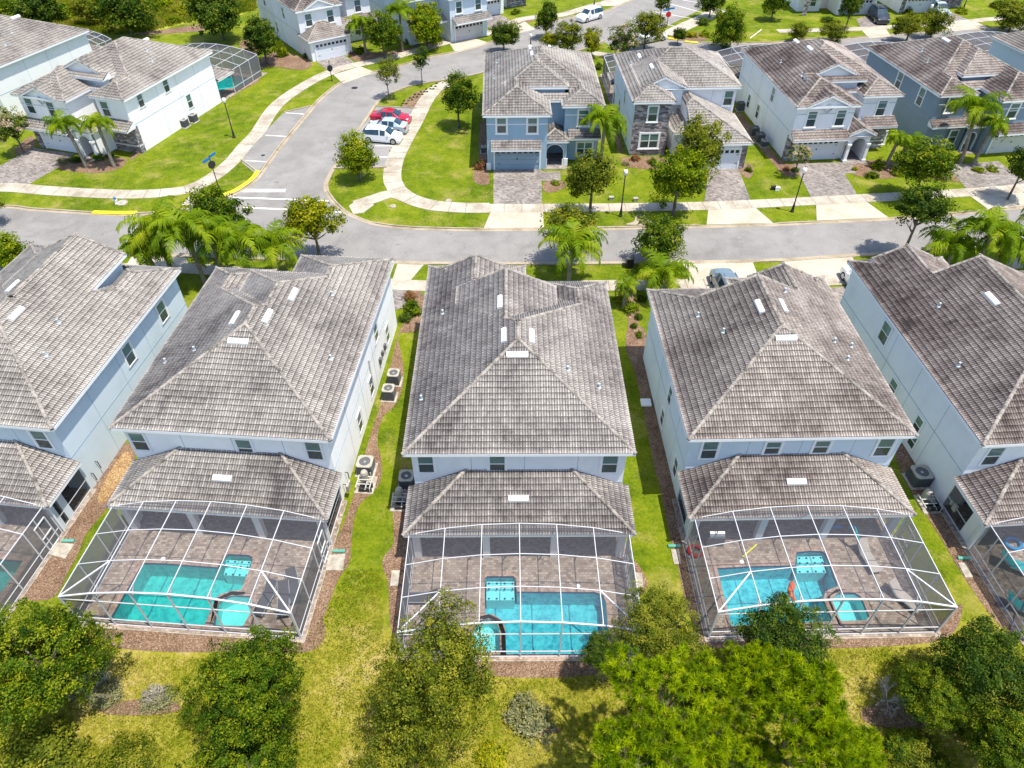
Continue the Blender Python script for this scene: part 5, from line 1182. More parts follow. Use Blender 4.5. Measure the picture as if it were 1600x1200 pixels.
def leaves(C, out, size, aspect=0.55):
    n = len(C); nrm = unit(n) + out * 0.9 + np.array([0, 0, .5]); nrm /= np.linalg.norm(nrm, axis=1)[:, None]
    a = np.cross(nrm, unit(n)); a /= np.linalg.norm(a, axis=1)[:, None]; b = np.cross(nrm, a)
    s = size * RNG.uniform(.6, 1.3, n)[:, None]
    V = np.stack([C - a * s, C - b * s * aspect + nrm * s * .15, C + a * s, C + b * s * aspect + nrm * s * .15], 1).reshape(-1, 3)
    return V, np.arange(4 * n).reshape(n, 4)
def crown_mesh(name, mat, ncl, per, cr, leaf, seed, inner=.45, flatz=1.0, lobes=5, lean=0.0, low=-.75, gap=0.0, tspread=.18, blobs=6, bs=1.0):
    global RNG
    RNG = np.random.default_rng(seed)
    d = unit(ncl * 2); d = d[d[:, 2] > low][:ncl]; n = len(d)
    bc = unit(blobs); bc[:, 2] *= .95; bc *= RNG.uniform(.30, .52, blobs)[:, None]; br = RNG.uniform(.46, .66, blobs) * bs; bc *= 1 + (1 - bs) * 1.3; bc[0] = (0, 0, .2); br[0] = .70
    bi = RNG.choice(blobs, n, p=br ** 2 / (br ** 2).sum()); lob = unit(lobes)
    shape = (0.80 + 0.25 * np.max(np.clip(d @ lob.T, 0, 1) ** 3, axis=1)) * RNG.normal(1, .09, n)
    C = bc[bi] + d * (br[bi] * shape * (inner + (1 - inner) * RNG.uniform(0, 1, n) ** .4))[:, None]; C[:, 2] *= flatz
    if gap: keep = RNG.uniform(0, 1, n) > gap; C = C[keep]; d = d[keep]; n = len(d)
    ct = np.clip(RNG.normal(.47, tspread, n), 0, 1)
    rad = cr * RNG.uniform(.5, 1.4, n)
    idx = np.repeat(np.arange(n), per); off = RNG.normal(size=(n * per, 3)) * .52; ln = np.linalg.norm(off, axis=1)[:, None]; off = off / np.maximum(1, ln)
    Pn = C[idx] + off * rad[idx][:, None] * np.array([1, 1, .75])
    out = Pn / np.maximum(1e-3, np.linalg.norm(Pn, axis=1))[:, None]
    V, F = leaves(Pn, out, leaf)
    t = np.clip(ct[idx] + RNG.normal(0, .16, n * per), 0, 1)
    return quadmesh(name, V, F, [mat], t)
def trunk_mesh(name, seed, mat='bark', r=.045, limbs=6, h=1.0, spread=.55):
    rnd = random.Random(seed); m = MB()
    m.tube([(0, 0, -.03), (rnd.uniform(-.02, .02), rnd.uniform(-.02, .02), h * .45), (rnd.uniform(-.04, .04), rnd.uniform(-.04, .04), h)], [r * 1.3, r * .9, r * .55], 8)
    for k in range(limbs):
        a = 2 * math.pi * k / limbs + rnd.uniform(-.4, .4); z0 = h * rnd.uniform(.5, .85); l = spread * rnd.uniform(.7, 1.2)
        p0 = Vector((0, 0, z0)); p1 = Vector((math.cos(a) * l * .5, math.sin(a) * l * .5, z0 + .13)); p2 = Vector((math.cos(a + .2) * l, math.sin(a + .2) * l, z0 + .32 * rnd.uniform(.7, 1.3)))
        m.tube([p0, p1, p2], [r * .5, r * .33, r * .12], 6)
        for q in range(2):
            b = a + rnd.uniform(-.8, .8); p3 = p1 + Vector((math.cos(b), math.sin(b), .5)) * l * .4; m.tube([p1, p3], [r * .25, r * .07], 5)
    me = bpy.data.meshes.new(name); me.from_pydata(m.v, [], m.f); me.materials.append(M[mat]); me.update(); return me
# crown prototypes, unit radius
CM = {}
for i in range(3):
    CM['oak%d' % i] = crown_mesh('crown', 'leaf_oak', 190, 60, .20, .042, 20 + i, gap=.05)
    CM['olive%d' % i] = crown_mesh('crown', 'leaf_olive', 170, 55, .19, .040, 30 + i, inner=.35, lobes=7, gap=.12)
    CM['bright%d' % i] = crown_mesh('crown', 'leaf_bright', 180, 60, .20, .042, 40 + i, inner=.4)
    CM['dark%d' % i] = crown_mesh('crown', 'leaf_dark', 190, 60, .19, .044, 50 + i)
CM['yellow0'] = crown_mesh('crown', 'leaf_yellow', 140, 50, .20, .045, 60, gap=.1); CM['yellow1'] = crown_mesh('crown', 'leaf_yellow', 150, 50, .2, .045, 61)
CM['myrtle0'] = crown_mesh('crown', 'leaf_myrtle', 130, 50, .18, .05, 62, gap=.12, tspread=.3); CM['myrtle1'] = crown_mesh('crown', 'leaf_myrtle', 110, 45, .18, .055, 63, gap=.12, tspread=.3)
CM['thin0'] = crown_mesh('crown', 'leaf_olive', 120, 45, .18, .042, 64, inner=.3, lobes=7, gap=.22); CM['thin1'] = crown_mesh('crown', 'leaf_dark', 110, 45, .18, .045, 65, inner=.3, lobes=7, gap=.22)
CM['bigdark'] = crown_mesh('crown', 'leaf_oak', 760, 66, .10, .0185, 70, lobes=9, gap=.10, inner=.5, tspread=.24, blobs=12, bs=.66); CM['bigolive'] = crown_mesh('crown', 'leaf_olive', 680, 60, .105, .0175, 71, lobes=9, gap=.16, inner=.4, tspread=.22, blobs=12, bs=.68)
CM['bigoak'] = crown_mesh('crown', 'leaf_oak', 740, 64, .10, .0185, 72, lobes=8, gap=.12, inner=.45, tspread=.24, blobs=12, bs=.66); CM['bigdark2'] = crown_mesh('crown', 'leaf_dark', 680, 62, .105, .019, 73, lobes=8, gap=.14, tspread=.24, blobs=11, bs=.66)
CM['bush'] = crown_mesh('bush', 'leaf_olive', 260, 45, .16, .034, 74, low=-.3, flatz=.8, tspread=.22); CM['bush2'] = crown_mesh('bush', 'leaf_oak', 240, 45, .16, .036, 75, low=-.3, flatz=.8, tspread=.22)
CM['shrub'] = crown_mesh('shrub', 'leaf_oak', 70, 30, .26, .075, 76, low=-.2); CM['shrub_y'] = crown_mesh('shrub', 'leaf_yellow', 70, 30, .26, .075, 77, low=-.2); CM['shrub_d'] = crown_mesh('shrub', 'leaf_dark', 70, 30, .26, .075, 78, low=-.2)
CM['shrub_r'] = crown_mesh('shrub', 'leaf_red', 70, 30, .26, .075, 79, low=-.2); CM['shrub_g'] = crown_mesh('shrub', 'leaf_grey', 120, 26, .22, .045, 80, low=-.2, gap=.2); CM['shrub_b'] = crown_mesh('shrub', 'leaf_bright', 70, 30, .26, .075, 81, low=-.2)
TM = [trunk_mesh('trunk', s, r=.05) for s in (1, 2, 3)]; TT = trunk_mesh('trunk', 5, r=.035, limbs=5, spread=.5)
TG = trunk_mesh('trunk', 6, 'dead_twig', r=.035, limbs=9, spread=.85)
def tree(label, kind, base, cy, rpx, name='street_tree', asp=1.02, group=None, zc=None, world=None, lit=None):
    """base pixel of the foot, pixel height of the crown centre, crown radius in pixels"""
    x, y = world or G(*base)
    zc = zc or ztop(x, y, cy); r = 1.06 * rpx * proj(x, y, zc)[2] / FPX
    zc = max(zc, r * asp * .75 + .3)
    t = thing(name, label, 'tree', (x, y, 0), random.uniform(0, 6.28), group)
    tm = TT if 'thin' in kind else random.choice(TM)
    tr = bpy.data.objects.new('trunk', tm); COL.objects.link(tr); tr.parent = t; rr = r * (.75 if r > 3 else .95); tr.scale = (rr, rr, zc)
    cr = bpy.data.objects.new('crown', CM[kind]); COL.objects.link(cr); cr.parent = t; cr.location = (0, 0, zc); cr.scale = (r, r, r * asp)
    return t
g1 = None
tree('bright green round tree on the grass corner below the parked cars', 'bright0', (562, 283), 241, 37)
tree('round dark tree with yellow tips alone on the lawn left of the blue house', 'oak0', (717, 200), 152, 31, asp=1.15)
tree('thin olive young tree at the near end of the planted island by the red car', 'thin0', (608, 156), 117, 24)
tree('smallest thin young tree at the far end of the planted island', 'thin1', (660, 133), 93, 17, asp=1.2)
tree('broad bright oak across the bend, right of two palms', 'bright1', (668, 77), 38, 36)
tree('broad oak across the bend, left of the palms by the light blue house', 'oak1', (601, 92), 50, 33, asp=1.0)
tree('dark round tree just left of the blue corner house roof', 'dark0', (787, 84), 60, 26)
tree('dark narrow tree at the kerb left of the white car', 'dark1', (853, 60), 28, 19, asp=1.4)
tree('olive tree behind the blue corner house roof, nearest to it', 'olive0', (886, 92), 58, 27)
tree('yellow-green tree between the blue and the stone-faced house backs', 'yellow0', (924, 90), 62, 20)
tree('yellow-green tree tucked left behind the blue corner house roof', 'yellow1', (858, 84), 66, 16)
tree('crepe myrtle dusted with pink blossom behind the stone-faced house', 'myrtle0', (975, 92), 68, 27, name='crepe_myrtle')
tree('spreading oak on the verge by the stop sign behind the stone-faced house', 'olive1', (1006, 80), 45, 31, asp=.85)
tree('small dark tree at the parking bays at the top, left of the stop sign', 'dark2', (1031, 30), 4, 15)
tree('small dark tree on the corner hedge bed by the yellow kerb', 'dark0', (1058, 70), 58, 12, asp=1.1)
tree('tall two-toned tree right of the yellow kerb', 'oak2', (1133, 78), 46, 28, asp=1.2)
tree('dark tree on the lawn corner at the top, above the two-toned tree', 'dark1', (1108, 28), 2, 22)
tree('small olive tree behind the roof left of the medallion house', 'olive2', (1243, 66), 50, 20, asp=.8)
tree('low olive tree on the far verge behind the medallion house roof', 'olive0', (1298, 68), 52, 26, asp=.7)
tree('slim dark tree on the verge left of the black parked car', 'dark2', (1321, 45), 10, 20, asp=1.2)
tree('tree at the top edge on the lawn corner', 'oak0', (1204, 33), 6, 21)
tree('wide olive tree in front of the silver pickup, left half', 'olive1', (1415, 66), 42, 28, asp=.8)
tree('wide olive tree in front of the silver pickup, right half', 'olive2', (1452, 62), 36, 29, asp=.85)
tree('olive tree at the top right corner of the photo', 'olive0', (1575, 52), 32, 38, asp=.75)
tree('oak on the lawn between the blue house drive and the lamp post', 'olive1', (921, 336), 276, 45, asp=1.05)
tree('large bright oak right of the lamp post, in front of the stone-faced house', 'bright2', (1052, 337), 276, 47, asp=1.1)
tree('large olive oak behind the bright one, hiding the left of the wide garage', 'olive0', (1086, 292), 226, 48, asp=1.1)
tree('large round oak in front of the slate-blue house', 'oak1', (1425, 312), 258, 47, asp=.95)
tree('dark tree cut by the right edge on the far verge', 'dark0', (1574, 312), 262, 32, asp=1.2)
tree('dark round tree standing over the road behind the house at the right', 'dark1', (1408, 403), 344, 42, asp=.9, zc=5.0)
tree('broad olive tree over the near kerb behind the central house', 'olive2', (880, 414), 357, 50, asp=.85)
tree('bright small-leaved tree over the near kerb left of the light blue house', 'oak2', (1024, 416), 375, 43, asp=.85)
tree('feathery yellow-green tree on the near verge by the crossing', 'yellow1', (500, 404), 350, 48)
tree('dense dark green tree behind the palms by the painted crossing', 'oak0', (352, 402), 340, 48, asp=.95)
tree('dark tree at the left edge over the road', 'olive0', (-6, 352), 318, 30)
tree('low yellowish tree behind the house at the left edge', 'bright0', (22, 425), 392, 42, asp=.7)
tree('crepe myrtle with white blossom beside the paver drive at the left edge', 'myrtle1', (38, 240), 198, 30, name='crepe_myrtle')
tree('small crepe myrtle with white blossom in front of the medallion house garage', 'myrtle1', (1240, 276), 241, 20, name='crepe_myrtle', asp=.7)
tree('small red crepe myrtle in front of the garage at the top edge', 'myrtle0', (745, 50), 22, 9, name='crepe_myrtle', asp=1.3)
tree('thin reddish crepe myrtle at the corner of the light blue house at the top', 'myrtle1', (722, 48), 24, 8, name='crepe_myrtle', asp=1.4)
tree('dark tree in the mulch bed left of the white house across the bend', 'dark2', (418, 100), 62, 32)
tree('dark round tree left of the white house across the bend, by the field edge', 'dark0', (350, 62), 22, 44, asp=.95)
tree('dark tree at the edge of the wild field, above the corner house roof', 'dark1', (207, 56), 20, 46, asp=.95)
tree('dark tree in the wild field at the top left', 'dark2', (75, 56), 22, 42, asp=.8)
tree('low dark tree at the top left corner of the photo', 'oak2', (12, 52), 20, 34, asp=.8)
tree('dark tree in the wild field left of the field edge tree', 'olive1', (140, 40), 20, 30, asp=.7)
# big trees nearest the camera, crown centre given at its height
def big(label, kind, cx, cy, rpx, zc, name='oak_tree', asp=.85):
    x, y = G(cx, cy, zc); return tree(label, kind, None, 0, rpx, name=name, asp=asp, zc=zc, world=(x, y))
big('dense dark oak at the left edge in the near yard', 'bigdark', 52, 1030, 112, 4.2)
big('tall leafy oak below the pool cage second from left', 'bigoak', 402, 1070, 98, 5.0, asp=1.15)
big('second oak at the bottom edge under the tall leafy one', 'bigdark', 385, 1190, 90, 3.6)
big('airy olive oak over the lower left corner of the central pool cage', 'bigolive', 680, 1055, 112, 5.2, asp=1.05)
big('olive oak at the bottom edge below the airy one', 'bigolive', 640, 1195, 92, 3.2)
big('olive tree between the central cage and the pines', 'bigolive', 1035, 985, 76, 4.2)
big('dark oak overlapping the cage with the orange float', 'bigdark2', 1240, 1005, 82, 4.5)
big('small dark oak at the right corner of the central pool cage', 'bigdark2', 950, 1018, 42, 3.2)
big('dark oak at the right edge in the near yard', 'bigdark2', 1560, 1050, 92, 3.6)
big('bright green oak left of the dark one at the right edge', 'bigoak', 1470, 1092, 62, 2.6)
big('leafy oak in the bottom right corner of the photo', 'bigoak', 1580, 1185, 78, 3.0)
# pines: needle tufts on visible branches
def pine_mesh(seed, nt, per=64, nl=.060):
    global RNG
    RNG = np.random.default_rng(seed); d = unit(nt * 2); d = d[d[:, 2] > -.5][:nt]; n = len(d); nb = 17
    bc = unit(nb); bc[:, 2] = np.abs(bc[:, 2]) * .75 - .1; bc *= RNG.uniform(.45, .80, nb)[:, None]; br = RNG.uniform(.20, .34, nb); bc[0] = (0, 0, .35); br[0] = .45
    bi = RNG.choice(nb, n, p=br ** 2 / (br ** 2).sum()); C = bc[bi] + d * (br[bi] * (.55 + .45 * RNG.uniform(0, 1, n) ** .5))[:, None]
    axis = d * .5 + np.array([0, 0, .9]) + unit(n) * .3; axis /= np.linalg.norm(axis, axis=1)[:, None]
    idx = np.repeat(np.arange(n), per); k = n * per
    dirv = axis[idx] * .62 + unit(k); dirv /= np.linalg.norm(dirv, axis=1)[:, None]
    st = C[idx] + axis[idx] * RNG.uniform(-.045, .01, k)[:, None]; L_ = nl * RNG.uniform(.7, 1.15, k)[:, None]
    sd = np.cross(dirv, unit(k)); sd /= np.linalg.norm(sd, axis=1)[:, None]; w = .0030
    V = np.stack([st - sd * w, st + sd * w, st + dirv * L_ + sd * w * .4, st + dirv * L_ - sd * w * .4], 1).reshape(-1, 3)
    t = np.clip(np.clip(RNG.normal(.5, .22, n), 0, 1)[idx] + RNG.normal(0, .14, k), 0, 1)
    me = quadmesh('crown', V, np.arange(4 * k).reshape(k, 4), ['leaf_pine'], t)
    m = MB(); rnd = random.Random(seed)
    for i in rnd.sample(range(n), min(n, 70)):
        c = Vector(C[i]); bb = Vector(bc[bi[i]]); a = bb * .3 + Vector((0, 0, -.12)); mid = bb.lerp(c, .35) + Vector((0, 0, -.08)); m.tube([a, mid, c], [.012, .007, .003], 5)
    bm_ = bpy.data.meshes.new('branch'); bm_.from_pydata(m.v, [], m.f); bm_.materials.append(M['bark']); bm_.update()
    return me, bm_
PN = [pine_mesh(90, 1050), pine_mesh(94, 1100)]
def pine(label, i, cx, cy, rpx, zc, asp=.9):
    x, y = G(cx, cy, zc); r = rpx * proj(x, y, zc)[2] / FPX; t = thing('pine_tree', label, 'tree', (x, y, 0), i * 1.3)
    a, b = PN[i % 2]
    c = bpy.data.objects.new('crown', a); COL.objects.link(c); c.parent = t; c.location = (0, 0, zc); c.scale = (r, r, r * asp)
    d = bpy.data.objects.new('branch', b); COL.objects.link(d); d.parent = t; d.location = (0, 0, zc); d.scale = (r, r, r * asp)
    tr = bpy.data.objects.new('trunk', TM[1]); COL.objects.link(tr); tr.parent = t; tr.scale = (r * .8, r * .8, zc)
pine('large bright green pine with long needle tufts, below the central cage', 0, 1035, 1120, 148, 7.5)
pine('second bright green pine, right of the large one', 1, 1245, 1130, 140, 7.5)
pine('young narrow pine tip between the two large pines and the dark oak', 0, 1170, 1050, 62, 7.0, 1.2)
pine('lowest pine tips at the bottom edge under the second pine', 1, 1330, 1200, 92, 5.5)
pine('pine crown at the bottom edge between the two large pines', 0, 1140, 1215, 110, 6.0)
# palms
def palm_mesh(seed, nf=17, L_=2.7, droop=1.0):
    global RNG
    RNG = np.random.default_rng(seed); Vs = []; Ts = []; m = MB()
    for i in range(nf):
        a = 2 * math.pi * i / nf * 2.4 + RNG.uniform(-.2, .2); el = RNG.uniform(.15, 1.25); ln = L_ * RNG.uniform(.8, 1.1); s = 14
        pts = []; p = np.array([0., 0., 0.]); e = el
        for k in range(s + 1):
            pts.append(p.copy()); dv = np.array([math.cos(a) * math.cos(e), math.sin(a) * math.cos(e), math.sin(e)]); p = p + dv * ln / s; e -= droop * (.10 + .011 * k)
        m.tube([tuple(q) for q in pts[::2]], [.028 * (1 - .85 * k / 7) for k in range(8)], 5, cap=False)
        tint = RNG.uniform(.3, .75); side = np.array([-math.sin(a), math.cos(a), 0])
        nl = 32
        for j in range(2, nl):
            f = j / nl * s; k = min(int(f), s - 1); q = pts[k] + (pts[k + 1] - pts[k]) * (f - k); tang = pts[k + 1] - pts[k]; tang /= np.linalg.norm(tang)
            l = .78 * math.sin(min(1, .22 + j / nl * 1.05) * math.pi * .93) * RNG.uniform(.85, 1.1) + .12
            for sg in (-1, 1):
                dr = side * sg * .8 + tang * .45 + np.array([0, 0, RNG.uniform(-.55, .1)]); dr /= np.linalg.norm(dr)
                midp = q + dr * l * .55; tip = midp + (dr * .6 + np.array([0, 0, -.75])) * l * .5; w = tang * .042
                Vs += [q - w, q + w, midp + w * .9, midp - w * .9, midp - w * .9, midp + w * .9, tip + w * .15, tip - w * .15]; Ts += [tint + RNG.normal(0, .08)] * 2
    V = np.array(Vs); n = len(V) // 4
    me = quadmesh('fronds', V, np.arange(4 * n).reshape(n, 4), ['leaf_palm'], np.clip(np.array(Ts), 0, 1))
    m.tube([(0, 0, -1.0), (0, 0, -.1), (0, 0, .25)], [.13, .12, .05], 8)
    b = bpy.data.meshes.new('crownshaft'); b.from_pydata(m.v, [], m.f); b.materials.append(M['leaf_palm']); b.attributes.new('tint', 'FLOAT', 'FACE').data.foreach_set('value', [.5] * len(b.polygons)); b.update()
    return me, b
PM = [palm_mesh(3), palm_mesh(4, 19), palm_mesh(5, 15, 2.5, 1.15)]
def palm_trunk(h, lean):
    m = MB(); n = 9; pts = [(lean * (k / n) ** 1.6, lean * .3 * (k / n), h * k / n) for k in range(n + 1)]
    m.tube([(0, 0, -.05)] + pts, [.24, .21] + [.15 + .03 * (1 - k / n) + (.012 if k % 2 else 0) for k in range(1, n + 1)], 10); me = bpy.data.meshes.new('trunk'); me.from_pydata(m.v, [], m.f); me.materials.append(M['palm_bark']); me.update()
    return me, pts[-1]
def palm(label, base, top, i=0, s=1.0, lean=.2):
    x, y = G(*base); h = max(2.0, ztop(x, y, top)); t = thing('palm_tree', label, 'palm', (x, y, 0), random.uniform(0, 6.2))
    me, tip = palm_trunk(h, lean); tr = bpy.data.objects.new('trunk', me); COL.objects.link(tr); tr.parent = t
    for nm, q in (('fronds', PM[i][0]), ('crownshaft', PM[i][1])):
        o = bpy.data.objects.new(nm, q); COL.objects.link(o); o.parent = t; o.location = tip; o.scale = (s, s, s)
palm('left palm of the pair at the white corner house front door', (136, 262), 196, 0, .95, .5); palm('right palm of the pair at the white corner house front door', (179, 261), 196, 1, .9, .4)
palm('tall arching palm between the blue and the stone-faced house', (938, 262), 190, 1, 1.3)
palm('tall leaning palm in front of the slate-blue house', (1500, 255), 168, 0, 1.35, .9); palm('shorter palm under the tall one at the slate-blue house', (1520, 258), 196, 2, .95, -.6)
palm('small yellow-green palm at the medallion house front bed', (1384, 260), 212, 2, .75, .5); palm('small right-leaning palm in the medallion house front bed', (1396, 262), 222, 0, .7, .9)
palm('arching palm left of three by the blue house at the left', (274, 442), 362, 0, 1.4, -.6); palm('arching palm in the middle of three near the crossing tree', (322, 446), 358, 1, 1.45); palm('bushy palm right of three near the crossing tree', (396, 448), 378, 2, 1.35)
palm('fourth palm behind the white-walled house, nearest the feathery tree', (438, 444), 386, 0, 1.2)
palm('drooping palm hard against the dark tree by the crossing', (352, 444), 368, 2, 1.35); palm('short full palm left of the arching pair by the blue house', (250, 440), 384, 2, 1.2)
palm('palm on the near verge behind the central house', (888, 446), 380, 1, 1.3); palm('palm at the front corner of the light blue house', (1026, 458), 425, 0, 1.2); palm('low young palm beside the central house front corner', (975, 480), 462, 2, .6)
palm('left palm of the cluster behind the right-hand house', (1478, 420), 386, 0, 1.3); palm('middle palm of the cluster behind the right-hand house', (1520, 425), 362, 1, 1.4); palm('right palm of the cluster behind the right-hand house', (1556, 418), 380, 2, 1.3); palm('tall palm cut by the right edge over the road', (1604, 420), 332, 0, 1.35)
palm('left palm of the pair in front of the light blue house at the top', (572, 84), 38, 1, 1.15); palm('right palm of the pair in front of the light blue house at the top', (629, 78), 18, 0, 1.15)
# shrubs
def shrub(label, kind, px, rpx, asp=.8, name='shrub', z=0.0):
    x, y = G(*px); r = rpx * proj(x, y, 0)[2] / FPX; o = bpy.data.objects.new(name, CM[kind]); COL.objects.link(o)
    o.location = (x, y, r * asp * .15); o.scale = (r, r, r * asp); o.rotation_euler = (0, 0, random.uniform(0, 6.2)); return tag(o, label, 'shrub')
for a in (
 ('upright oval hedge shrub in the mulch beside the dark tree, top left', 'shrub_b', (439, 88), 12, 1.8), ('small clipped ball shrub left of the hipped garage', 'shrub', (479, 90), 6.5, 1.0),
 ('greyish shrub under the left palm of the white corner house', 'shrub_g', (100, 254), 13), ('dark shrub between the two palms of the white corner house', 'shrub_d', (120, 253), 11), ('green shrub right of the right palm of the white corner house', 'shrub', (152, 248), 13), ('small shrub at the stone corner of the white corner house', 'shrub_d', (172, 245), 8),
 ('spiky reddish shrub at the left corner of the blue house', 'shrub_r', (752, 262), 15, .9), ('bright ground shrub in front of the blue house porch', 'shrub_b', (868, 288), 8),
 ('red-brown shrub in the bed below the stone-faced bay', 'shrub_r', (992, 250), 11), ('green shrub in the bed below the stone-faced bay, right end', 'shrub', (1018, 256), 11), ('pale shrub in the bed below the stone-faced bay, left end', 'shrub_g', (978, 258), 8),
 ('shrub at the right corner of the wide garage', 'shrub', (1168, 268), 7, 1.3), ('dark shrub at the left corner of the medallion house', 'shrub_r', (1228, 266), 8), ('dark shrub under the small white crepe myrtle', 'shrub_d', (1242, 268), 8),
 ('yellow ball shrub by the medallion house walk', 'shrub_y', (1336, 266), 6), ('large green shrub under the small palms', 'shrub_b', (1372, 262), 14), ('low green shrub in front of the small palms', 'shrub', (1362, 276), 12), ('low green shrub right of the small palms', 'shrub_b', (1400, 272), 12),
 ('long low shrub before the slate-blue house, left', 'shrub_b', (1528, 268), 11, .6), ('long low shrub before the slate-blue house, right', 'shrub_b', (1550, 266), 11, .6),
 ('flowering shrub between the white-walled and the central house, upper', 'shrub_r', (640, 466), 14), ('large dark green shrub between the white-walled and the central house', 'shrub', (648, 486), 20, .9), ('lowest dark green shrub between the white-walled and the central house', 'shrub_d', (634, 500), 13),
 ('small round shrub beside the light blue house, upper of three', 'shrub_d', (997, 498), 8, 1.1), ('small round shrub beside the light blue house, middle of three', 'shrub_d', (990, 512), 7, 1.1), ('small round shrub beside the light blue house, lowest of three', 'shrub', (997, 525), 8, 1.1),
 ('yellow-green shrub at the central house front corner', 'shrub_y', (968, 470), 14, .7), ('tall grassy shrub at the central house front corner', 'shrub_b', (985, 484), 16, .8), ('green shrub at the light blue house front wall', 'shrub', (1000, 470), 11),
 ('hedge shrub on the yellow-kerb corner bed, left', 'shrub_y', (1062, 58), 12, .6), ('hedge shrub on the yellow-kerb corner bed, middle', 'shrub_y', (1082, 57), 12, .6), ('hedge shrub on the yellow-kerb corner bed, right', 'shrub_b', (1102, 56), 12, .6), ('dark hedge by the path at the top, right of the stop sign', 'shrub_d', (1098, 38), 13, .7),
 ('shrub in front of the light blue house at the top, left', 'shrub_r', (546, 84), 7), ('shrub in front of the light blue house at the top, by the left palm', 'shrub', (562, 82), 11), ('shrub in front of the light blue house at the top, by the right palm', 'shrub_d', (640, 68), 9), ('dark shrub by the red crepe myrtle', 'shrub_r', (737, 42), 6), ('green shrub beside the white porch column at the top edge', 'shrub', (806, 22), 9),
 ('round shrub at the corner of the white house behind the pickup', 'shrub', (1418, 22), 8, 1.2), ('dark shrub row at the stone front at the top edge', 'shrub_d', (1292, 34), 12, .6), ('green hedge at the top right edge of the photo', 'shrub_b', (1502, 20), 12, .6), ('dark hedge at the top right edge behind the bright one', 'shrub_d', (1560, 12), 16, .6),
 ('shrub hedge between the backs of the blue and stone-faced house', 'shrub_d', (935, 108), 8, 1.2),
 ): shrub(*a)
for a in (('low olive bush in the bottom left corner', 'bush', (60, 1195), 95, .5), ('olive bush in the near yard at the bottom left, right of the corner bush', 'bush', (190, 1215), 70, .5), ('green bush in the near yard below the bare shrub on the right', 'bush', (1450, 1195), 62, .5),
          ('grey-green feathery bush in the yard left of the large pine', 'shrub_g', (825, 1120), 48, .6), ('sparse yellow-green bush right of the olive oak', 'shrub_y', (770, 1180), 30, .5), ('small green bush left of the tall leafy oak', 'bush', (300, 1120), 30, .6), ('olive bush under the dark oak at the right edge', 'bush', (1520, 1120), 52, .6), ('green bush right of the second pine', 'bush2', (1405, 1165), 34, .7)):
    shrub(*a[:4], asp=a[4])
# planted rows on the island
ORD = ('first', 'second', 'third', 'fourth', 'fifth', 'sixth', 'last')
for i in range(7):
    for j in range(3):
        px, py = 632 + i * 8.4 - j * 2.5, 161 - i * 4.2 + (j - 1) * 4.2 + (1.5 if i < 2 else 0)
        shrub('%s small clipped bush from the red car in the %s row on the mulched island' % (ORD[i], ('far', 'middle', 'near')[j]), 'shrub', (px + random.uniform(-1, 1), py), 2.6, .9, name='island_bush')['group'] = 'small bushes in rows on the island'
# bare grey shrubs
def bare(label, px, rpx, seed, h=.8):
    rnd = random.Random(seed); x, y = G(*px); r = rpx * proj(x, y, 0)[2] / FPX; m = MB()
    def br(p, d, l, rad, dep):
        q = p + d * l; m.tube([p, q], [rad, rad * .6], 5, cap=False)
        if dep:
            for _ in range(4 if dep > 1 else 3):
                nd = (d + Vector((rnd.uniform(-.8, .8), rnd.uniform(-.8, .8), rnd.uniform(-.2, .5)))).normalized(); br(p.lerp(q, rnd.uniform(.4, 1)), nd, l * rnd.uniform(.5, .8), rad * .55, dep - 1)
    for k in range(7):
        a = rnd.uniform(0, 6.28); br(Vector((0, 0, 0)), Vector((math.cos(a) * .8, math.sin(a) * .8, rnd.uniform(.3, 1))).normalized(), r * .5, .035, 3)
    o = m.build('bare_shrub', 'dead_twig', loc=(x, y, 0)); tag(o, label, 'shrub')
bare('leafless grey shrub beside the dark oak at the left', (150, 1075), 42, 1); bare('leafless grey twigs low in the yard between the two left oaks', (246, 1098), 30, 2); bare('leafless grey shrub between the pines and the right-hand oaks', (1385, 1095), 40, 3); bare('leafless twigs left of the bright green oak at the right', (1440, 1085), 24, 4)
shrub('dry grey-green shrub growing among the leafless twigs at the left', 'shrub_g', (170, 1088), 32, .5)
shrub('dry grey-green shrub beside the low twigs between the two left oaks', 'shrub_g', (246, 1092), 34, .5)
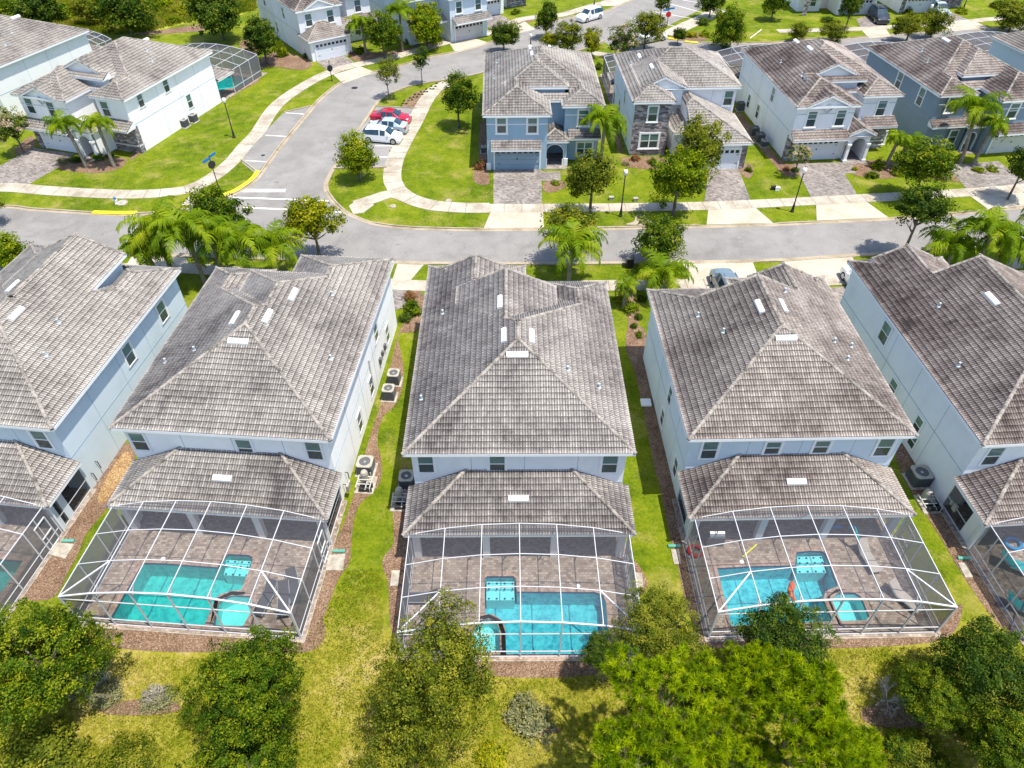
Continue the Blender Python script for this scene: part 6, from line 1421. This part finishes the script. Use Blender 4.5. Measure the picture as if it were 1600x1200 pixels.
# wild growth at the top left, and grass tufts in the near yard: uncountable
def scatter_blades(name, regions, n, hgt, wid, mat, seed, spread=.5, avoid=()):
    global RNG
    RNG = np.random.default_rng(seed); P = []
    polys = [GL(r) for r in regions]
    bb = [(min(p[0] for p in q), max(p[0] for p in q), min(p[1] for p in q), max(p[1] for p in q)) for q in polys]
    ar = np.array([(b[1] - b[0]) * (b[3] - b[2]) for b in bb]); ar = ar / ar.sum(); av = [GL(a) for a in avoid]
    for q, b, f in zip(polys, bb, ar):
        c = 0; k = int(n * f)
        X = RNG.uniform(b[0], b[1], k * 2); Y = RNG.uniform(b[2], b[3], k * 2)
        for x, y in zip(X, Y):
            if inside((x, y), q) and not any(inside((x, y), a) for a in av): P.append((x, y)); c += 1
            if c >= k: break
    P = np.array(P); k = len(P); per = 3; idx = np.repeat(np.arange(k), per); m = k * per
    base = np.c_[P[idx] + RNG.normal(0, .06, (m, 2)), np.zeros(m)]
    tip = np.c_[RNG.normal(0, spread, (m, 2)) * hgt, hgt * RNG.uniform(.5, 1.2, m)]; sd = np.c_[RNG.normal(0, 1, (m, 2)), np.zeros(m)]; sd /= np.linalg.norm(sd, axis=1)[:, None]
    V = np.stack([base - sd * wid, base + sd * wid, base + tip], 1).reshape(-1, 3)
    patch = .5 + .22 * np.sin(P[:, 0] * .9 + 1.3 * np.sin(P[:, 1] * .7)) + .12 * np.sin(P[:, 1] * 2.1 + P[:, 0])
    t = np.clip(patch[idx] + RNG.normal(0, .18, m), 0, 1)
    me = quadmesh(name, V, np.arange(3 * m).reshape(m, 3), [mat], t); o = bpy.data.objects.new(name, me); COL.objects.link(o)
    return tag(o, kind='stuff')
scatter_blades('grass_tufts', [[(-60, 1000), (150, 1025), (480, 1030), (500, 970), (545, 890), (595, 890), (600, 1000), (700, 1062), (1000, 1058), (1100, 1018), (1460, 1012), (1600, 1010), (1720, 1300), (-150, 1300)]], 60000, .10, .016, 'leaf_grass', 5)
scatter_blades('wild_growth', [[(-120, 58), (0, 50), (80, 54), (150, 56), (230, 50), (300, 34), (345, 28), (400, 16), (400, -25), (-200, -25)]], 26000, .55, .05, 'leaf_grass', 6, .6)
for lab, px, py, r, k in (('yellow-green wild bush in the field above the long roof at the left edge', 40, 40, 22, 'shrub_y'), ('bright wild bush high in the field, second from the top left corner', 110, 22, 24, 'shrub_b'), ('yellow wild bush in the field midway between the left edge and the dark trees', 160, 34, 20, 'shrub_y'),
  ('bright wild bush at the top edge right of the dark tree over the corner house', 250, 10, 22, 'shrub_b'), ('yellow wild bush just left of the round tree at the field edge', 285, 22, 20, 'shrub_y'), ('small green wild bush at the field rim above the corner house cage', 120, 50, 14, 'shrub'),
  ('green wild bush at the top edge left of the dark tree over the corner house', 175, 12, 20, 'shrub'), ('dark wild bush in the top left corner of the field', 20, 8, 26, 'shrub_d'), ('bright wild bush at the top edge by the round field-edge tree', 310, 5, 18, 'shrub_b'),
  ('green wild bush at the top edge between the corner and the first bright bush', 60, 6, 20, 'shrub'), ('small bright wild bush on the rim beside the mulch strip of the field', 270, 34, 14, 'shrub_b'), ('small dark wild bush at the foot of the tree over the corner house', 225, 40, 12, 'shrub_d')):
    shrub(lab, k, (px, py), r, .6, name='wild_bush')['group'] = 'wild bushes in the field'
# ---------------------------------------------------------------- vehicles
def car(label, loc, rz, kind, paint):
    t = thing('parked_car', label, 'car', (loc[0], loc[1], .015), rz)
    # stations along length: x, half width low, half width belt, belt z, roof half width, roof z ; x forward
    SP = dict(
     sedan=[(-2.35, .72, .70, .62, .0, .66), (-2.25, .84, .80, .88, .55, .96), (-1.65, .90, .86, .95, .66, 1.05), (-0.95, .90, .88, .95, .60, 1.40), (-.35, .90, .88, .95, .62, 1.45), (-.25, .90, .88, .95, .62, 1.45), (.45, .90, .88, .94, .60, 1.40), (1.15, .90, .86, .90, .72, .98), (2.0, .88, .80, .78, .6, .84), (2.32, .76, .70, .55, .5, .60)],
     suv=[(-2.3, .76, .78, .70, .5, .95), (-2.2, .88, .84, 1.02, .62, 1.45), (-1.9, .92, .88, 1.05, .66, 1.60), (-.9, .93, .90, 1.05, .68, 1.68), (-.2, .93, .90, 1.05, .68, 1.68), (-.1, .93, .90, 1.04, .68, 1.68), (.55, .93, .90, 1.03, .64, 1.58), (1.25, .93, .88, 1.02, .74, 1.10), (2.05, .90, .84, .92, .6, .98), (2.32, .80, .76, .60, .5, .66)],
     hatch=[(-2.15, .72, .76, .66, .5, .85), (-2.05, .86, .83, .95, .60, 1.28), (-1.75, .90, .86, .98, .64, 1.44), (-.85, .92, .88, .98, .66, 1.53), (-.15, .92, .88, .98, .66, 1.54), (-.05, .92, .88, .97, .66, 1.53), (.55, .92, .88, .95, .62, 1.44), (1.2, .92, .86, .92, .72, 1.0), (1.9, .88, .82, .82, .6, .88), (2.15, .78, .74, .56, .5, .62)],
     pickup=[(-2.8, .92, .92, .95, .90, .95), (-2.75, .95, .95, 1.10, .93, 1.10), (-.95, .95, .95, 1.10, .93, 1.10), (-.9, .95, .95, 1.12, .74, 1.62), (-.1, .95, .95, 1.10, .72, 1.80), (0.0, .95, .95, 1.10, .72, 1.80), (.8, .95, .94, 1.10, .70, 1.72), (1.4, .95, .92, 1.08, .78, 1.16), (2.4, .94, .90, 1.0, .7, 1.08), (2.75, .88, .84, .62, .6, .70)])[kind]
    big = 1.10 if label.find('black') >= 0 else 1.0
    m = MB(); g = MB(); rows = []
    for (x, wl, wb, zb, wr, zr) in SP:
        half = [(wl * .94, .22), (wl, .45), (wb, zb), (max(wr, .02), zr), (max(wr, .02) * .45, zr + .04)]
        rows.append([(x, y, z) for y, z in half] + [(x, -y, z) for y, z in half[::-1]])
    n = len(rows[0]); cab = {'sedan': (2, 6), 'suv': (1, 6), 'hatch': (1, 6), 'pickup': (3, 6)}[kind]
    for i in range(len(rows) - 1):
        for k in range(n - 1):
            tgt = m; side = k in (2, 6); top = k in (3, 4, 5)
            x0, x1 = SP[i][0], SP[i + 1][0]; steep = abs(SP[i + 1][5] - SP[i][5]) / (x1 - x0)
            if side and cab[0] < i < cab[1] and x1 - x0 > .2 or (side and kind in ('suv', 'hatch') and i == 1): tgt = g
            if top and steep > .38 and cab[0] - 1 <= i <= cab[1]: tgt = g
            q = [rows[i][k], rows[i][k + 1], rows[i + 1][k + 1], rows[i + 1][k]]; tgt.add(q, [(0, 3, 2, 1)])
    m.add(rows[0], [tuple(range(n))]); m.add(rows[-1], [tuple(range(n))[::-1]]); m.box(-2.1, -.8, .18, 2.1, .8, .3)
    if kind == 'pickup': g.box(-2.65, -.78, 1.11, -1.0, .78, 1.125)
    if kind == 'suv':
        for s in (-1, 1): m.bar((-1.7, s * .6, 1.74), (.4, s * .6, 1.70), .05)
        m.box(-.4, -.38, 1.70, .3, .38, 1.735)
    for s in (-1, 1): m.box(.75, s * .95 - .09, .98, .95, s * .95 + .09, 1.10)
    m.build('body', paint, t); g.build('car_window', 'car_glass', t)
    wr_ = .33 if kind == 'sedan' else .37; wx = (-1.42, 1.42) if kind != 'pickup' else (-1.75, 1.75)
    for x in wx:
        for s in (-1, 1):
            w = MB(); y = s * .82; pr = [(wr_ * .55, -.11), (wr_, -.10), (wr_, .10), (wr_ * .62, .115)]; k = 18
            vs = [(x + r * math.cos(2 * math.pi * q / k), y + d * s, wr_ + r * math.sin(2 * math.pi * q / k)) for r, d in pr for q in range(k)]
            w.add(vs, [(a * k + q, a * k + (q + 1) % k, (a + 1) * k + (q + 1) % k, (a + 1) * k + q) for a in range(3) for q in range(k)]); wo = w.build('wheel', 'tyre', t)
            h = MB(); h.add([(x + wr_ * .64 * math.cos(2 * math.pi * q / k), y + s * .118, wr_ + wr_ * .64 * math.sin(2 * math.pi * q / k)) for q in range(k)], [tuple(range(k))]); h.build('rim', 'rim', wo)
    xf = SP[-1][0]; xr = SP[0][0]
    for s in (-1, 1):
        h = MB(); h.box(xf - .38, s * .62 - .16, .66, xf - .08, s * .62 + .16, .78); h.build('headlight', 'lens_clear', t)
        h = MB(); h.box(xr - .02, s * .66 - .14, .78, xr + .22, s * .66 + .18, .92); h.build('taillight', 'red_lens', t)
    t.scale = (big, big, big)
def heading(a, b):
    (x0, y0), (x1, y1) = G(*a), G(*b); return math.atan2(y1 - y0, x1 - x0)
car('red sedan parked nose to the pavement, farthest of the three side by side', G(612, 191), heading((585, 189), (640, 193)), 'sedan', 'paint_red')
car('silver-blue sedan parked between the red and the white car', G(607, 205), heading((634, 207), (576, 203)), 'sedan', 'paint_silver')
car('white hatchback nearest of the three cars parked side by side', G(599, 220), heading((573, 218), (626, 222)), 'hatch', 'paint_white')
car('white SUV with a sunroof parked at the kerb at the top centre', G(921, 31), heading((938, 26), (903, 36)), 'suv', 'paint_white')
car('white car mostly hidden behind the oak by the stop sign', G(1018, 64), heading((1000, 66), (1030, 60)), 'sedan', 'paint_white')
car('black SUV on the paver drive at the top right', G(1371, 32), heading((1358, 20), (1382, 44)), 'suv', 'paint_black')
car('silver pickup truck on a drive at the top right behind a tree', G(1463, 22), heading((1446, 10), (1478, 32)), 'pickup', 'paint_silver')
car('grey-blue car on the drive behind the light blue house', G(1133, 457), math.pi / 2 + R(3), 'suv', 'paint_grey')
car('white car on the drive between the two right-hand houses', G(1342, 452), math.pi / 2 + R(4), 'suv', 'paint_white')

# ---------------------------------------------------------------- street furniture
def lamp_post(label, base, top):
    x, y = G(*base); h = ztop(x, y, top); t = thing('street_lamp', label, 'street lamp', (x, y, 0))
    m = MB(); m.lathe(0, 0, [(.19, 0), (.19, .12), (.13, .2), (.11, .7), (.075, .8), (.06, 1.2), (.05, h - .75), (.09, h - .7), (.12, h - .62)], 12); m.build('pole', 'dark_metal', t)
    m = MB(); m.lathe(0, 0, [(.13, h - .6), (.21, h - .35), (.20, h - .15), (.08, h - .03)], 12); m.build('lantern', 'lamp_white', t, smooth=True)
    m = MB(); m.lathe(0, 0, [(.10, h - .06), (.05, h + .02), (.02, h + .1)], 10); m.build('finial', 'dark_metal', t)
lamp_post('lamp post with white lantern in front of the stone-faced house', (969.5, 338), 264); lamp_post('lamp post with white lantern beside the medallion house drive', (1237.5, 331), 261)
lamp_post('lamp post on the lawn below the white corner house', (366, 215), 152); lamp_post('lamp post behind the blue corner house roof', (829, 76), 52); lamp_post('lamp post on the far verge by the white SUV', (928, 12), -18); lamp_post('lamp post at the top right beside the silver pickup', (1448, 32), 6); lamp_post('lamp post on the corner lawn at the top right', (1505, 14), -14)
def sign_post(label, base, top, blades=True, back='dark_metal', face_rz=0.0):
    x, y = G(*base); h = ztop(x, y, top); t = thing('street_sign', label, 'street sign', (x, y, 0), face_rz)
    m = MB(); m.lathe(0, 0, [(.09, 0), (.09, .2), (.05, .28), (.045, h)], 10); m.build('pole', 'dark_metal', t)
    m = MB(); k = 8; pts = [(.42 * math.cos(math.pi * (q + .5) / 4), .42 * math.sin(math.pi * (q + .5) / 4)) for q in range(k)]; zc = h - .95
    m.add([(a, -.05, zc + b) for a, b in pts] + [(a, -.02, zc + b) for a, b in pts], [tuple(range(k)), tuple(range(k, 2 * k))[::-1]] + [(q, q + k, (q + 1) % k + k, (q + 1) % k) for q in range(k)]); m.build('stop_sign', back, t)
    if blades:
        for a, dz, s in ((R(20), .0, 1), (R(195), -.14, 1)):
            m = MB(); c, s_ = math.cos(a), math.sin(a); m.bar((0, 0, h - .15 + dz), (c * .95, s_ * .95, h - .15 + dz), .04, .26); m.build('street_name_blade', 'sign_blue', t)
    return t
sign_post('street name sign with two blue blades on a dark post at the crossing corner', (342, 294), 243, face_rz=R(50)); sign_post('dark sign post seen from behind near the hipped garage drive', (519, 127), 95, False, face_rz=R(-140))
sign_post('red stop sign with a blue name blade at the top right junction', (1042, 40), 12, True, 'sign_red', 0.0)
# hydrant
x, y = G(182.5, 318.5); t = thing('fire_hydrant', 'small white and blue fire hydrant on a concrete pad in the left verge', 'fire hydrant', (x, y, 0))
m = MB(); m.lathe(0, 0, [(.16, 0), (.16, .08), (.11, .1), (.11, .55)], 12); m.tube([(-.2, 0, .4), (.2, 0, .4)], .06, 8); m.build('body', 'white_trim', t)
m = MB(); m.lathe(0, 0, [(.14, .55), (.13, .66), (.05, .74)], 12); m.build('cap', 'sign_blue', t)
m = MB(); x, y = G(191, 317); m.lathe(x, y, [(.55, 0), (.55, .05), (.5, .055)], 14); tag(m.build('utility_hatch', 'pad_concrete'), 'round concrete pad beside the hydrant', 'utility lid')
# bins and utility boxes
x, y = G(983, 417); t = thing('rubbish_bin', 'dark wheeled bin standing at the near kerb under the trees', 'bin', (x, y, 0)); m = MB(); m.box(-.3, -.3, .08, .3, .3, .95); m.build('body', 'black_plastic', t); m = MB(); m.box(-.34, -.36, .95, .34, .34, 1.03); m.build('lid', 'ac_grey', t)
for lab, px, mat in (('grey-white utility box in the verge by the paver drive at the top', (745, 45), 'ac_grey'), ('small dark utility box on the grass right of the medallion drive', (1208, 296), 'black_plastic'), ('small white utility box on the grass beside the dark one', (1214, 297), 'white_trim'), ('white utility box in the lawn right of the lamp post, left one', (955, 312), 'pad_concrete'), ('white utility box in the lawn right of the lamp post, right one', (993, 314), 'pad_concrete')):
    x, y = G(*px); m = MB(); m.box(x - .22, y - .16, 0, x + .22, y + .16, .3); m.box(x - .24, y - .18, .3, x + .24, y + .18, .34); tag(m.build('utility_box', mat), lab, 'utility box')
# air conditioners
def ac(label, H_, x, y, kind='grey', rz=0.0, s=.42, h=.95):
    p = lw(H_, x, y); t = thing('air_conditioner', label, 'air conditioner', (*p, 0), R(H_[1]) + rz)
    top = 'ac_tan' if kind == 'tan' else 'ac_grey'
    m = MB(); m.box(-s - .12, -s - .12, 0, s + .12, s + .12, .06); m.build('pad', 'pad_concrete', t)
    m = MB(); m.box(-s * .93, -s * .93, .06, s * .93, s * .93, h - .05)
    for k in range(11):
        z = .12 + k * (h - .22) / 11
        for sx, sy in ((0, 1), (0, -1), (1, 0), (-1, 0)):
            a = s * .95; m.box(-a if not sx else sx * a - .012, -a if not sy else sy * a - .012, z, a if not sx else sx * a + .012, a if not sy else sy * a + .012, z + .03)
    m.build('casing', 'ac_grey', t)
    m = MB(); k = 20; r = s * .72
    o_ = []; 
    for q in range(k):
        a = 2 * math.pi * q / k; c, s_ = math.cos(a), math.sin(a); f = s / max(abs(c), abs(s_)); o_.append((c * f, s_ * f))
    vs = [(*p_, h) for p_ in o_] + [(r * math.cos(2 * math.pi * q / k), r * math.sin(2 * math.pi * q / k), h) for q in range(k)] + [(*p_, h - .07) for p_ in o_] + [(r * math.cos(2 * math.pi * q / k), r * math.sin(2 * math.pi * q / k), h - .12) for q in range(k)]
    m.add(vs, [(q, (q + 1) % k, (q + 1) % k + k, q + k) for q in range(k)] + [(q + 2 * k, (q + 1) % k + 2 * k, (q + 1) % k, q) for q in range(k)] + [(q + k, (q + 1) % k + k, (q + 1) % k + 3 * k, q + 3 * k) for q in range(k)]); m.build('top_cover', 'ac_tan' if kind != 'dark' else 'ac_grey', t)
    m = MB()
    for q in range(4):
        a = q * math.pi / 2 + .4; m.add([(0, 0, h - .1), (r * .85 * math.cos(a), r * .85 * math.sin(a), h - .12), (r * .85 * math.cos(a + .7), r * .85 * math.sin(a + .7), h - .07)], [(0, 1, 2)])
    m.lathe(0, 0, [(.09, h - .11), (.09, h - .04)], 10); m.build('fan', 'steel', t)
def atpx(H_, px):
    x, y = G(*px); a = R(H_[1]); dx, dy = x - H_[0][0], y - H_[0][1]; return dx * math.cos(a) + dy * math.sin(a), -dx * math.sin(a) + dy * math.cos(a)
ac('upper of the two air conditioners beside the white side wall', HB, *atpx(HB, (617, 597)), s=.42); ac('lower of the two air conditioners beside the white side wall', HB, *atpx(HB, (609, 621)), s=.42)
ac('tan-topped air conditioner beside the pool pumps of the white-walled house', HB, *atpx(HB, (573, 735)), 'tan', s=.5, h=.9)
ac('tan-topped air conditioner half hidden at the left wall of the central house', HC, *atpx(HC, (637, 757)), 'tan', s=.46, h=.9)
ac('tan-topped air conditioner in the shade left of the right-hand house', HE, *atpx(HE, (1432, 752)), 'tan', s=.55, h=.95)
ac('dark air conditioner at the medallion house side wall, farther one', HR3, *atpx(HR3, (1177, 211)), 'dark', s=.45); ac('dark air conditioner at the medallion house side wall, nearer one', HR3, *atpx(HR3, (1186, 221)), 'dark', s=.45); ac('pale box unit at the medallion house side wall', HR3, *atpx(HR3, (1193, 228)), 'tan', s=.36, h=.7)
ac('air conditioner at the right wall of the stone-faced house', HR2, *atpx(HR2, (1156, 172)), 'dark'); ac('left air conditioner at the white corner house side wall', HN2, *atpx(HN2, (289, 198)), s=.42, h=.9); ac('right air conditioner at the white corner house side wall', HN2, *atpx(HN2, (303, 190)), s=.42, h=.9)
ac('low white box unit at the left wall of the blue corner house', HR1, *atpx(HR1, (756, 238)), 'tan', s=.3, h=.7)
def pump(label, H_, x, y, flip=1):
    p = lw(H_, x, y); t = thing('pool_equipment', label, 'pool equipment', (*p, 0), R(H_[1])); f = flip
    m = MB(); m.box(-.6, -.7, 0, .6, .7, .05); m.build('pad', 'pad_concrete', t)
    m = MB(); m.lathe(-.1, .35, [(.22, .05), (.24, .2), (.24, .75), (.18, .9), (.06, .95)], 14); m.build('filter', 'ac_tan', t)
    for yy in (-.15, -.5):
        m = MB(); m.tube([(-.3, yy, .22), (.12, yy, .22)], .12, 12); m.tube([(.12, yy, .22), (.35, yy, .22)], .09, 10); m.lathe(.38, yy, [(.12, .08), (.12, .36), (.06, .4)], 10); m.build('pump', 'black_plastic', t)
    m = MB()
    for a, b in (((-.5, -.5, .35), (-.5, .5, .35)), ((-.5, -.2, .35), (.4, -.2, .35)), ((.4, -.6, .45), (.4, .3, .45)), ((.4, .3, .45), (-.1, .3, .5)), ((-.5, .5, .05), (-.5, .5, .35)), ((.1, -.6, .3), (.1, .5, .3)), ((.4, -.6, .05), (.4, -.6, .45)), ((.2, .6, .05), (.2, .6, .5)), ((-.5, .1, .4), (.3, .1, .4))): m.tube([a, b], .035, 7)
    m.build('pipework', 'pipe_white', t)
    m = MB(); m.box(-.75 * f - .08, -1.15, .7, -.75 * f + .08, -.85, 1.2); m.box(-.75 * f - .06, -.75, .8, -.75 * f + .06, -.55, 1.1); m.build('control_box', 'ac_tan', t)
pump('white pipework and pumps below the tan-topped unit of the white-walled house', HB, *atpx(HB, (572, 758))); pump('pool pumps in shadow at the left wall of the central house', HC, *atpx(HC, (627, 785)), -1)
pump('dark pump and pipe cluster in the shade left of the right-hand house', HE, *atpx(HE, (1450, 788)), -1)
# meters and pipes on the white side wall
hb = HOUSES['B']; 
for lab, y, z, w, h in (('meter_box', 11.6, 1.2, .3, .5), ('meter_box', 12.4, 1.3, .25, .4), ('meter_box', 13.2, 1.2, .3, .45)):
    m = MB(); m.box(W_ - .4, y, z, W_ - .25, y + w, z + h); m.build(lab, 'ac_grey', hb['root'])
m = MB(); m.tube([(W_ - .34, 9.4, 1.0), (W_ - .34, 9.4, 3.6)], .05, 8); m.build('conduit', 'pipe_white', hb['root'])
for k_ in ('A', 'B'):
    m = MB()
    for y, z in ((.9, 1.0), (1.6, 1.3)): m.tube([(W_ - .36, y, z), (W_ - .2, y, z), (W_ - .2, y, z - .6)], .03, 6)
    m.build('pipe', 'black_plastic', HOUSES[k_]['root'])
m = MB(); x, y = G(1009, 630); m.box(x - .35, y - .35, 0, x + .35, y + .35, .12); tag(m.build('utility_box', 'white_trim'), 'square white box on the mulch at the left wall of the light blue house', 'utility box')
# gutters down pipes at lanai corners, stepping slabs, drain sleeves
for k_, H_ in (('A', HA), ('B', HB), ('C', HC), ('D', HD), ('E', HE)):
    for x in (.25, W_ - .25): downpipe(HOUSES[k_], x, -2.75, 2.5)
for lab, px in (('tan paver slab at the cage door left, by the left-edge house', [(62, 862), (76, 847), (117, 851), (102, 874)]), ('tan paver slab at the door of the cage second from left', [(514, 868), (540, 866), (536, 892), (509, 892)]), ('tan paver slab right of the central cage', [(990, 895), (1003, 896), (1005, 918), (992, 919)]), ('tan paver slab left of the central cage', [(612, 892), (625, 892), (622, 916), (610, 916)]), ('tan paver slab left of the cage with the orange float', [(1048, 859), (1061, 859), (1064, 882), (1053, 882)]), ('tan paver slab left of the cage at the right edge', [(1496, 880), (1509, 880), (1520, 902), (1508, 903)])):
    m = MB(); m.prism(GL(px), 0, .06); tag(m.build('paver_slab', 'pad_concrete'), lab, 'slab')
for lab, px in (('green drain sleeve at the downpipe of the left-edge house', (108, 846)), ('green drain sleeve by the cage second from left', (530, 862)), ('green drain sleeve at the light blue house corner', (1053, 854)), ('green drain sleeve at the right-hand house corner', (1505, 873))):
    x, y = G(*px); m = MB(); m.tube([(x - .35, y, .07), (x + .35, y, .07)], .1, 10); tag(m.build('drain_sleeve', 'drain_green'), lab, 'drain pipe')
# ---------------------------------------------------------------- pool furniture
def lounger(label, px, rz, mat, s=1.0):
    x, y = G(*px, .05); t = thing('sun_lounger', label, 'sun lounger', (x, y, .055), rz)
    m = MB(); 
    for sy in (-.3, .3): m.bar((-.95, sy, .3), (.35, sy, .3), .04); m.bar((.35, sy, .3), (.95, sy, .75), .04)
    for xx in (-.8, .3):
        for sy in (-.3, .3): m.bar((xx, sy, .0), (xx, sy, .3), .04)
    m.build('frame', 'alu_grey', t)
    m = MB(); m.box(-.95, -.28, .31, .35, .28, .35); m.add([(.35, -.28, .33), (.35, .28, .33), (.95, .28, .78), (.95, -.28, .78), (.35, -.28, .37), (.35, .28, .37), (.95, .28, .82), (.95, -.28, .82)], [(3, 2, 1, 0), (4, 5, 6, 7), (0, 4, 7, 3), (1, 2, 6, 5), (2, 3, 7, 6)]); m.build('sling', mat, t)
    t.scale = (s,) * 3
lounger('dark sling lounger at the cage corner second from left, leftmost of three', (417, 941), R(75), 'sling_grey'); lounger('dark sling lounger at the cage corner second from left, middle of three', (445, 943), R(100), 'sling_grey'); lounger('dark sling lounger nearest the screen, uppermost of three', (461, 922), R(110), 'sling_grey')
lounger('tan lounger standing right of the step bay in the float pool cage', (1354, 876), R(100), 'sling_tan'); lounger('tan lounger behind the spa in the float pool cage', (1410, 938), R(125), 'sling_tan')
lounger('turquoise lounger in the right-edge cage, upper one', (1588, 890), R(150), 'pool_turq', 1.15); lounger('turquoise lounger in the right-edge cage, lower one', (1598, 955), R(150), 'pool_turq', 1.1)
lounger('dark lounger on the left of the central cage under the oak', (658, 938), R(0), 'sling_grey')
x, y = G(1115, 848, .05); t = thing('grill', 'steel barbecue grill on the deck by the light blue house lanai', 'grill', (x, y, .05)); m = MB(); m.box(-.5, -.25, 0, .5, .25, .75); m.build('cabinet', 'ac_grey', t); m = MB(); m.tube([(-.42, 0, .88), (.42, 0, .88)], .24, 12); m.build('hood', 'steel', t)
for lab, px, mat, r in (('red inflatable ring leaning at the left screen of the float pool cage', (1086, 862), 'ring_red', .38), ('blue inflatable ring on the deck of the right-edge cage', (1582, 850), 'furn_blue', .42)):
    x, y = G(*px, .1); m = MB(); k = 20; m.tube([(x + r * math.cos(6.2832 * q / k), y + r * .9 * math.sin(6.2832 * q / k), .18) for q in range(k + 1)], .1, 8, cap=False); tag(m.build('swim_ring', mat, smooth=True), lab, 'swim ring')
x, y = G(1240, 925); m = MB(); m.tube([(x - .05, y - .55, .0), (x - .22, y - .3, .08), (x - .2, y, .1), (x, y + .4, .1), (x + .12, y + .65, .02)], [.06, .15, .19, .17, .06], 10); tag(m.build('pool_float', 'float_orange', smooth=True), 'orange inflatable lounging float on the bright blue pool', 'pool float')
(x0, y0), (x1, y1) = G(1160, 870, .1), G(1182, 851, .1); m = MB(); m.tube([(x0, y0, .11), (x1, y1, .11)], .045, 8); tag(m.build('pool_noodle', 'noodle_yellow'), 'yellow pool noodle lying on the deck above the blue pool', 'pool noodle')
x, y = G(1334, 858, .05); t = thing('umbrella_base', 'closed turquoise umbrella leaning beside the tan lounger', 'umbrella', (x, y, .05)); m = MB(); m.tube([(.25, -.3, .02), (-.1, .2, 1.1), (-.25, .5, 1.5)], [.03, .1, .03], 8); m.build('canopy', 'pool_turq', t); m = MB(); m.lathe(.25, -.3, [(.22, 0), (.22, .06), (.05, .09)], 12); m.build('base', 'black_plastic', t)
for lab, px in (('turquoise pool toy in the lanai shade, left of two', (1307, 826)), ('turquoise pool toy in the lanai shade, right of two', (1331, 826))):
    x, y = G(*px, .1); m = MB(); m.tube([(x - .3, y, .2), (x, y + .08, .25), (x + .3, y, .2)], [.1, .16, .08], 8); tag(m.build('pool_toy', 'furn_blue', smooth=True), lab, 'pool toy')
def table(label, H_, x, y):
    p = lw(H_, x, y); t = thing('patio_table', label, 'table', (*p, .05)); m = MB(); m.lathe(0, 0, [(.25, 0), (.25, .04), (.04, .06), (.04, .7)], 12); m.build('leg', 'alu_grey', t); m = MB(); m.lathe(0, 0, [(.5, .7), (.5, .74)], 18); m.build('table_top', 'furn_brown', t)
table('round patio table under the lanai of the right-hand house', HE, 2.0, -1.2); table('round patio table under the lanai of the central house', HC, 10.8, -1.1)
(x, y) = G(806, 958); 
for lab, px in (('white skimmer lid on the deck right of the central pool', (903, 916)), ('white skimmer lid on the deck above the teal pool', (255, 873)), ('white skimmer lid on the deck above the bright blue pool', (1159, 878))):
    x, y = G(*px, .05); m = MB(); m.lathe(x, y, [(.13, .04), (.13, .075), (.1, .08)], 14); tag(m.build('skimmer_lid', 'white_trim'), lab, 'skimmer lid')
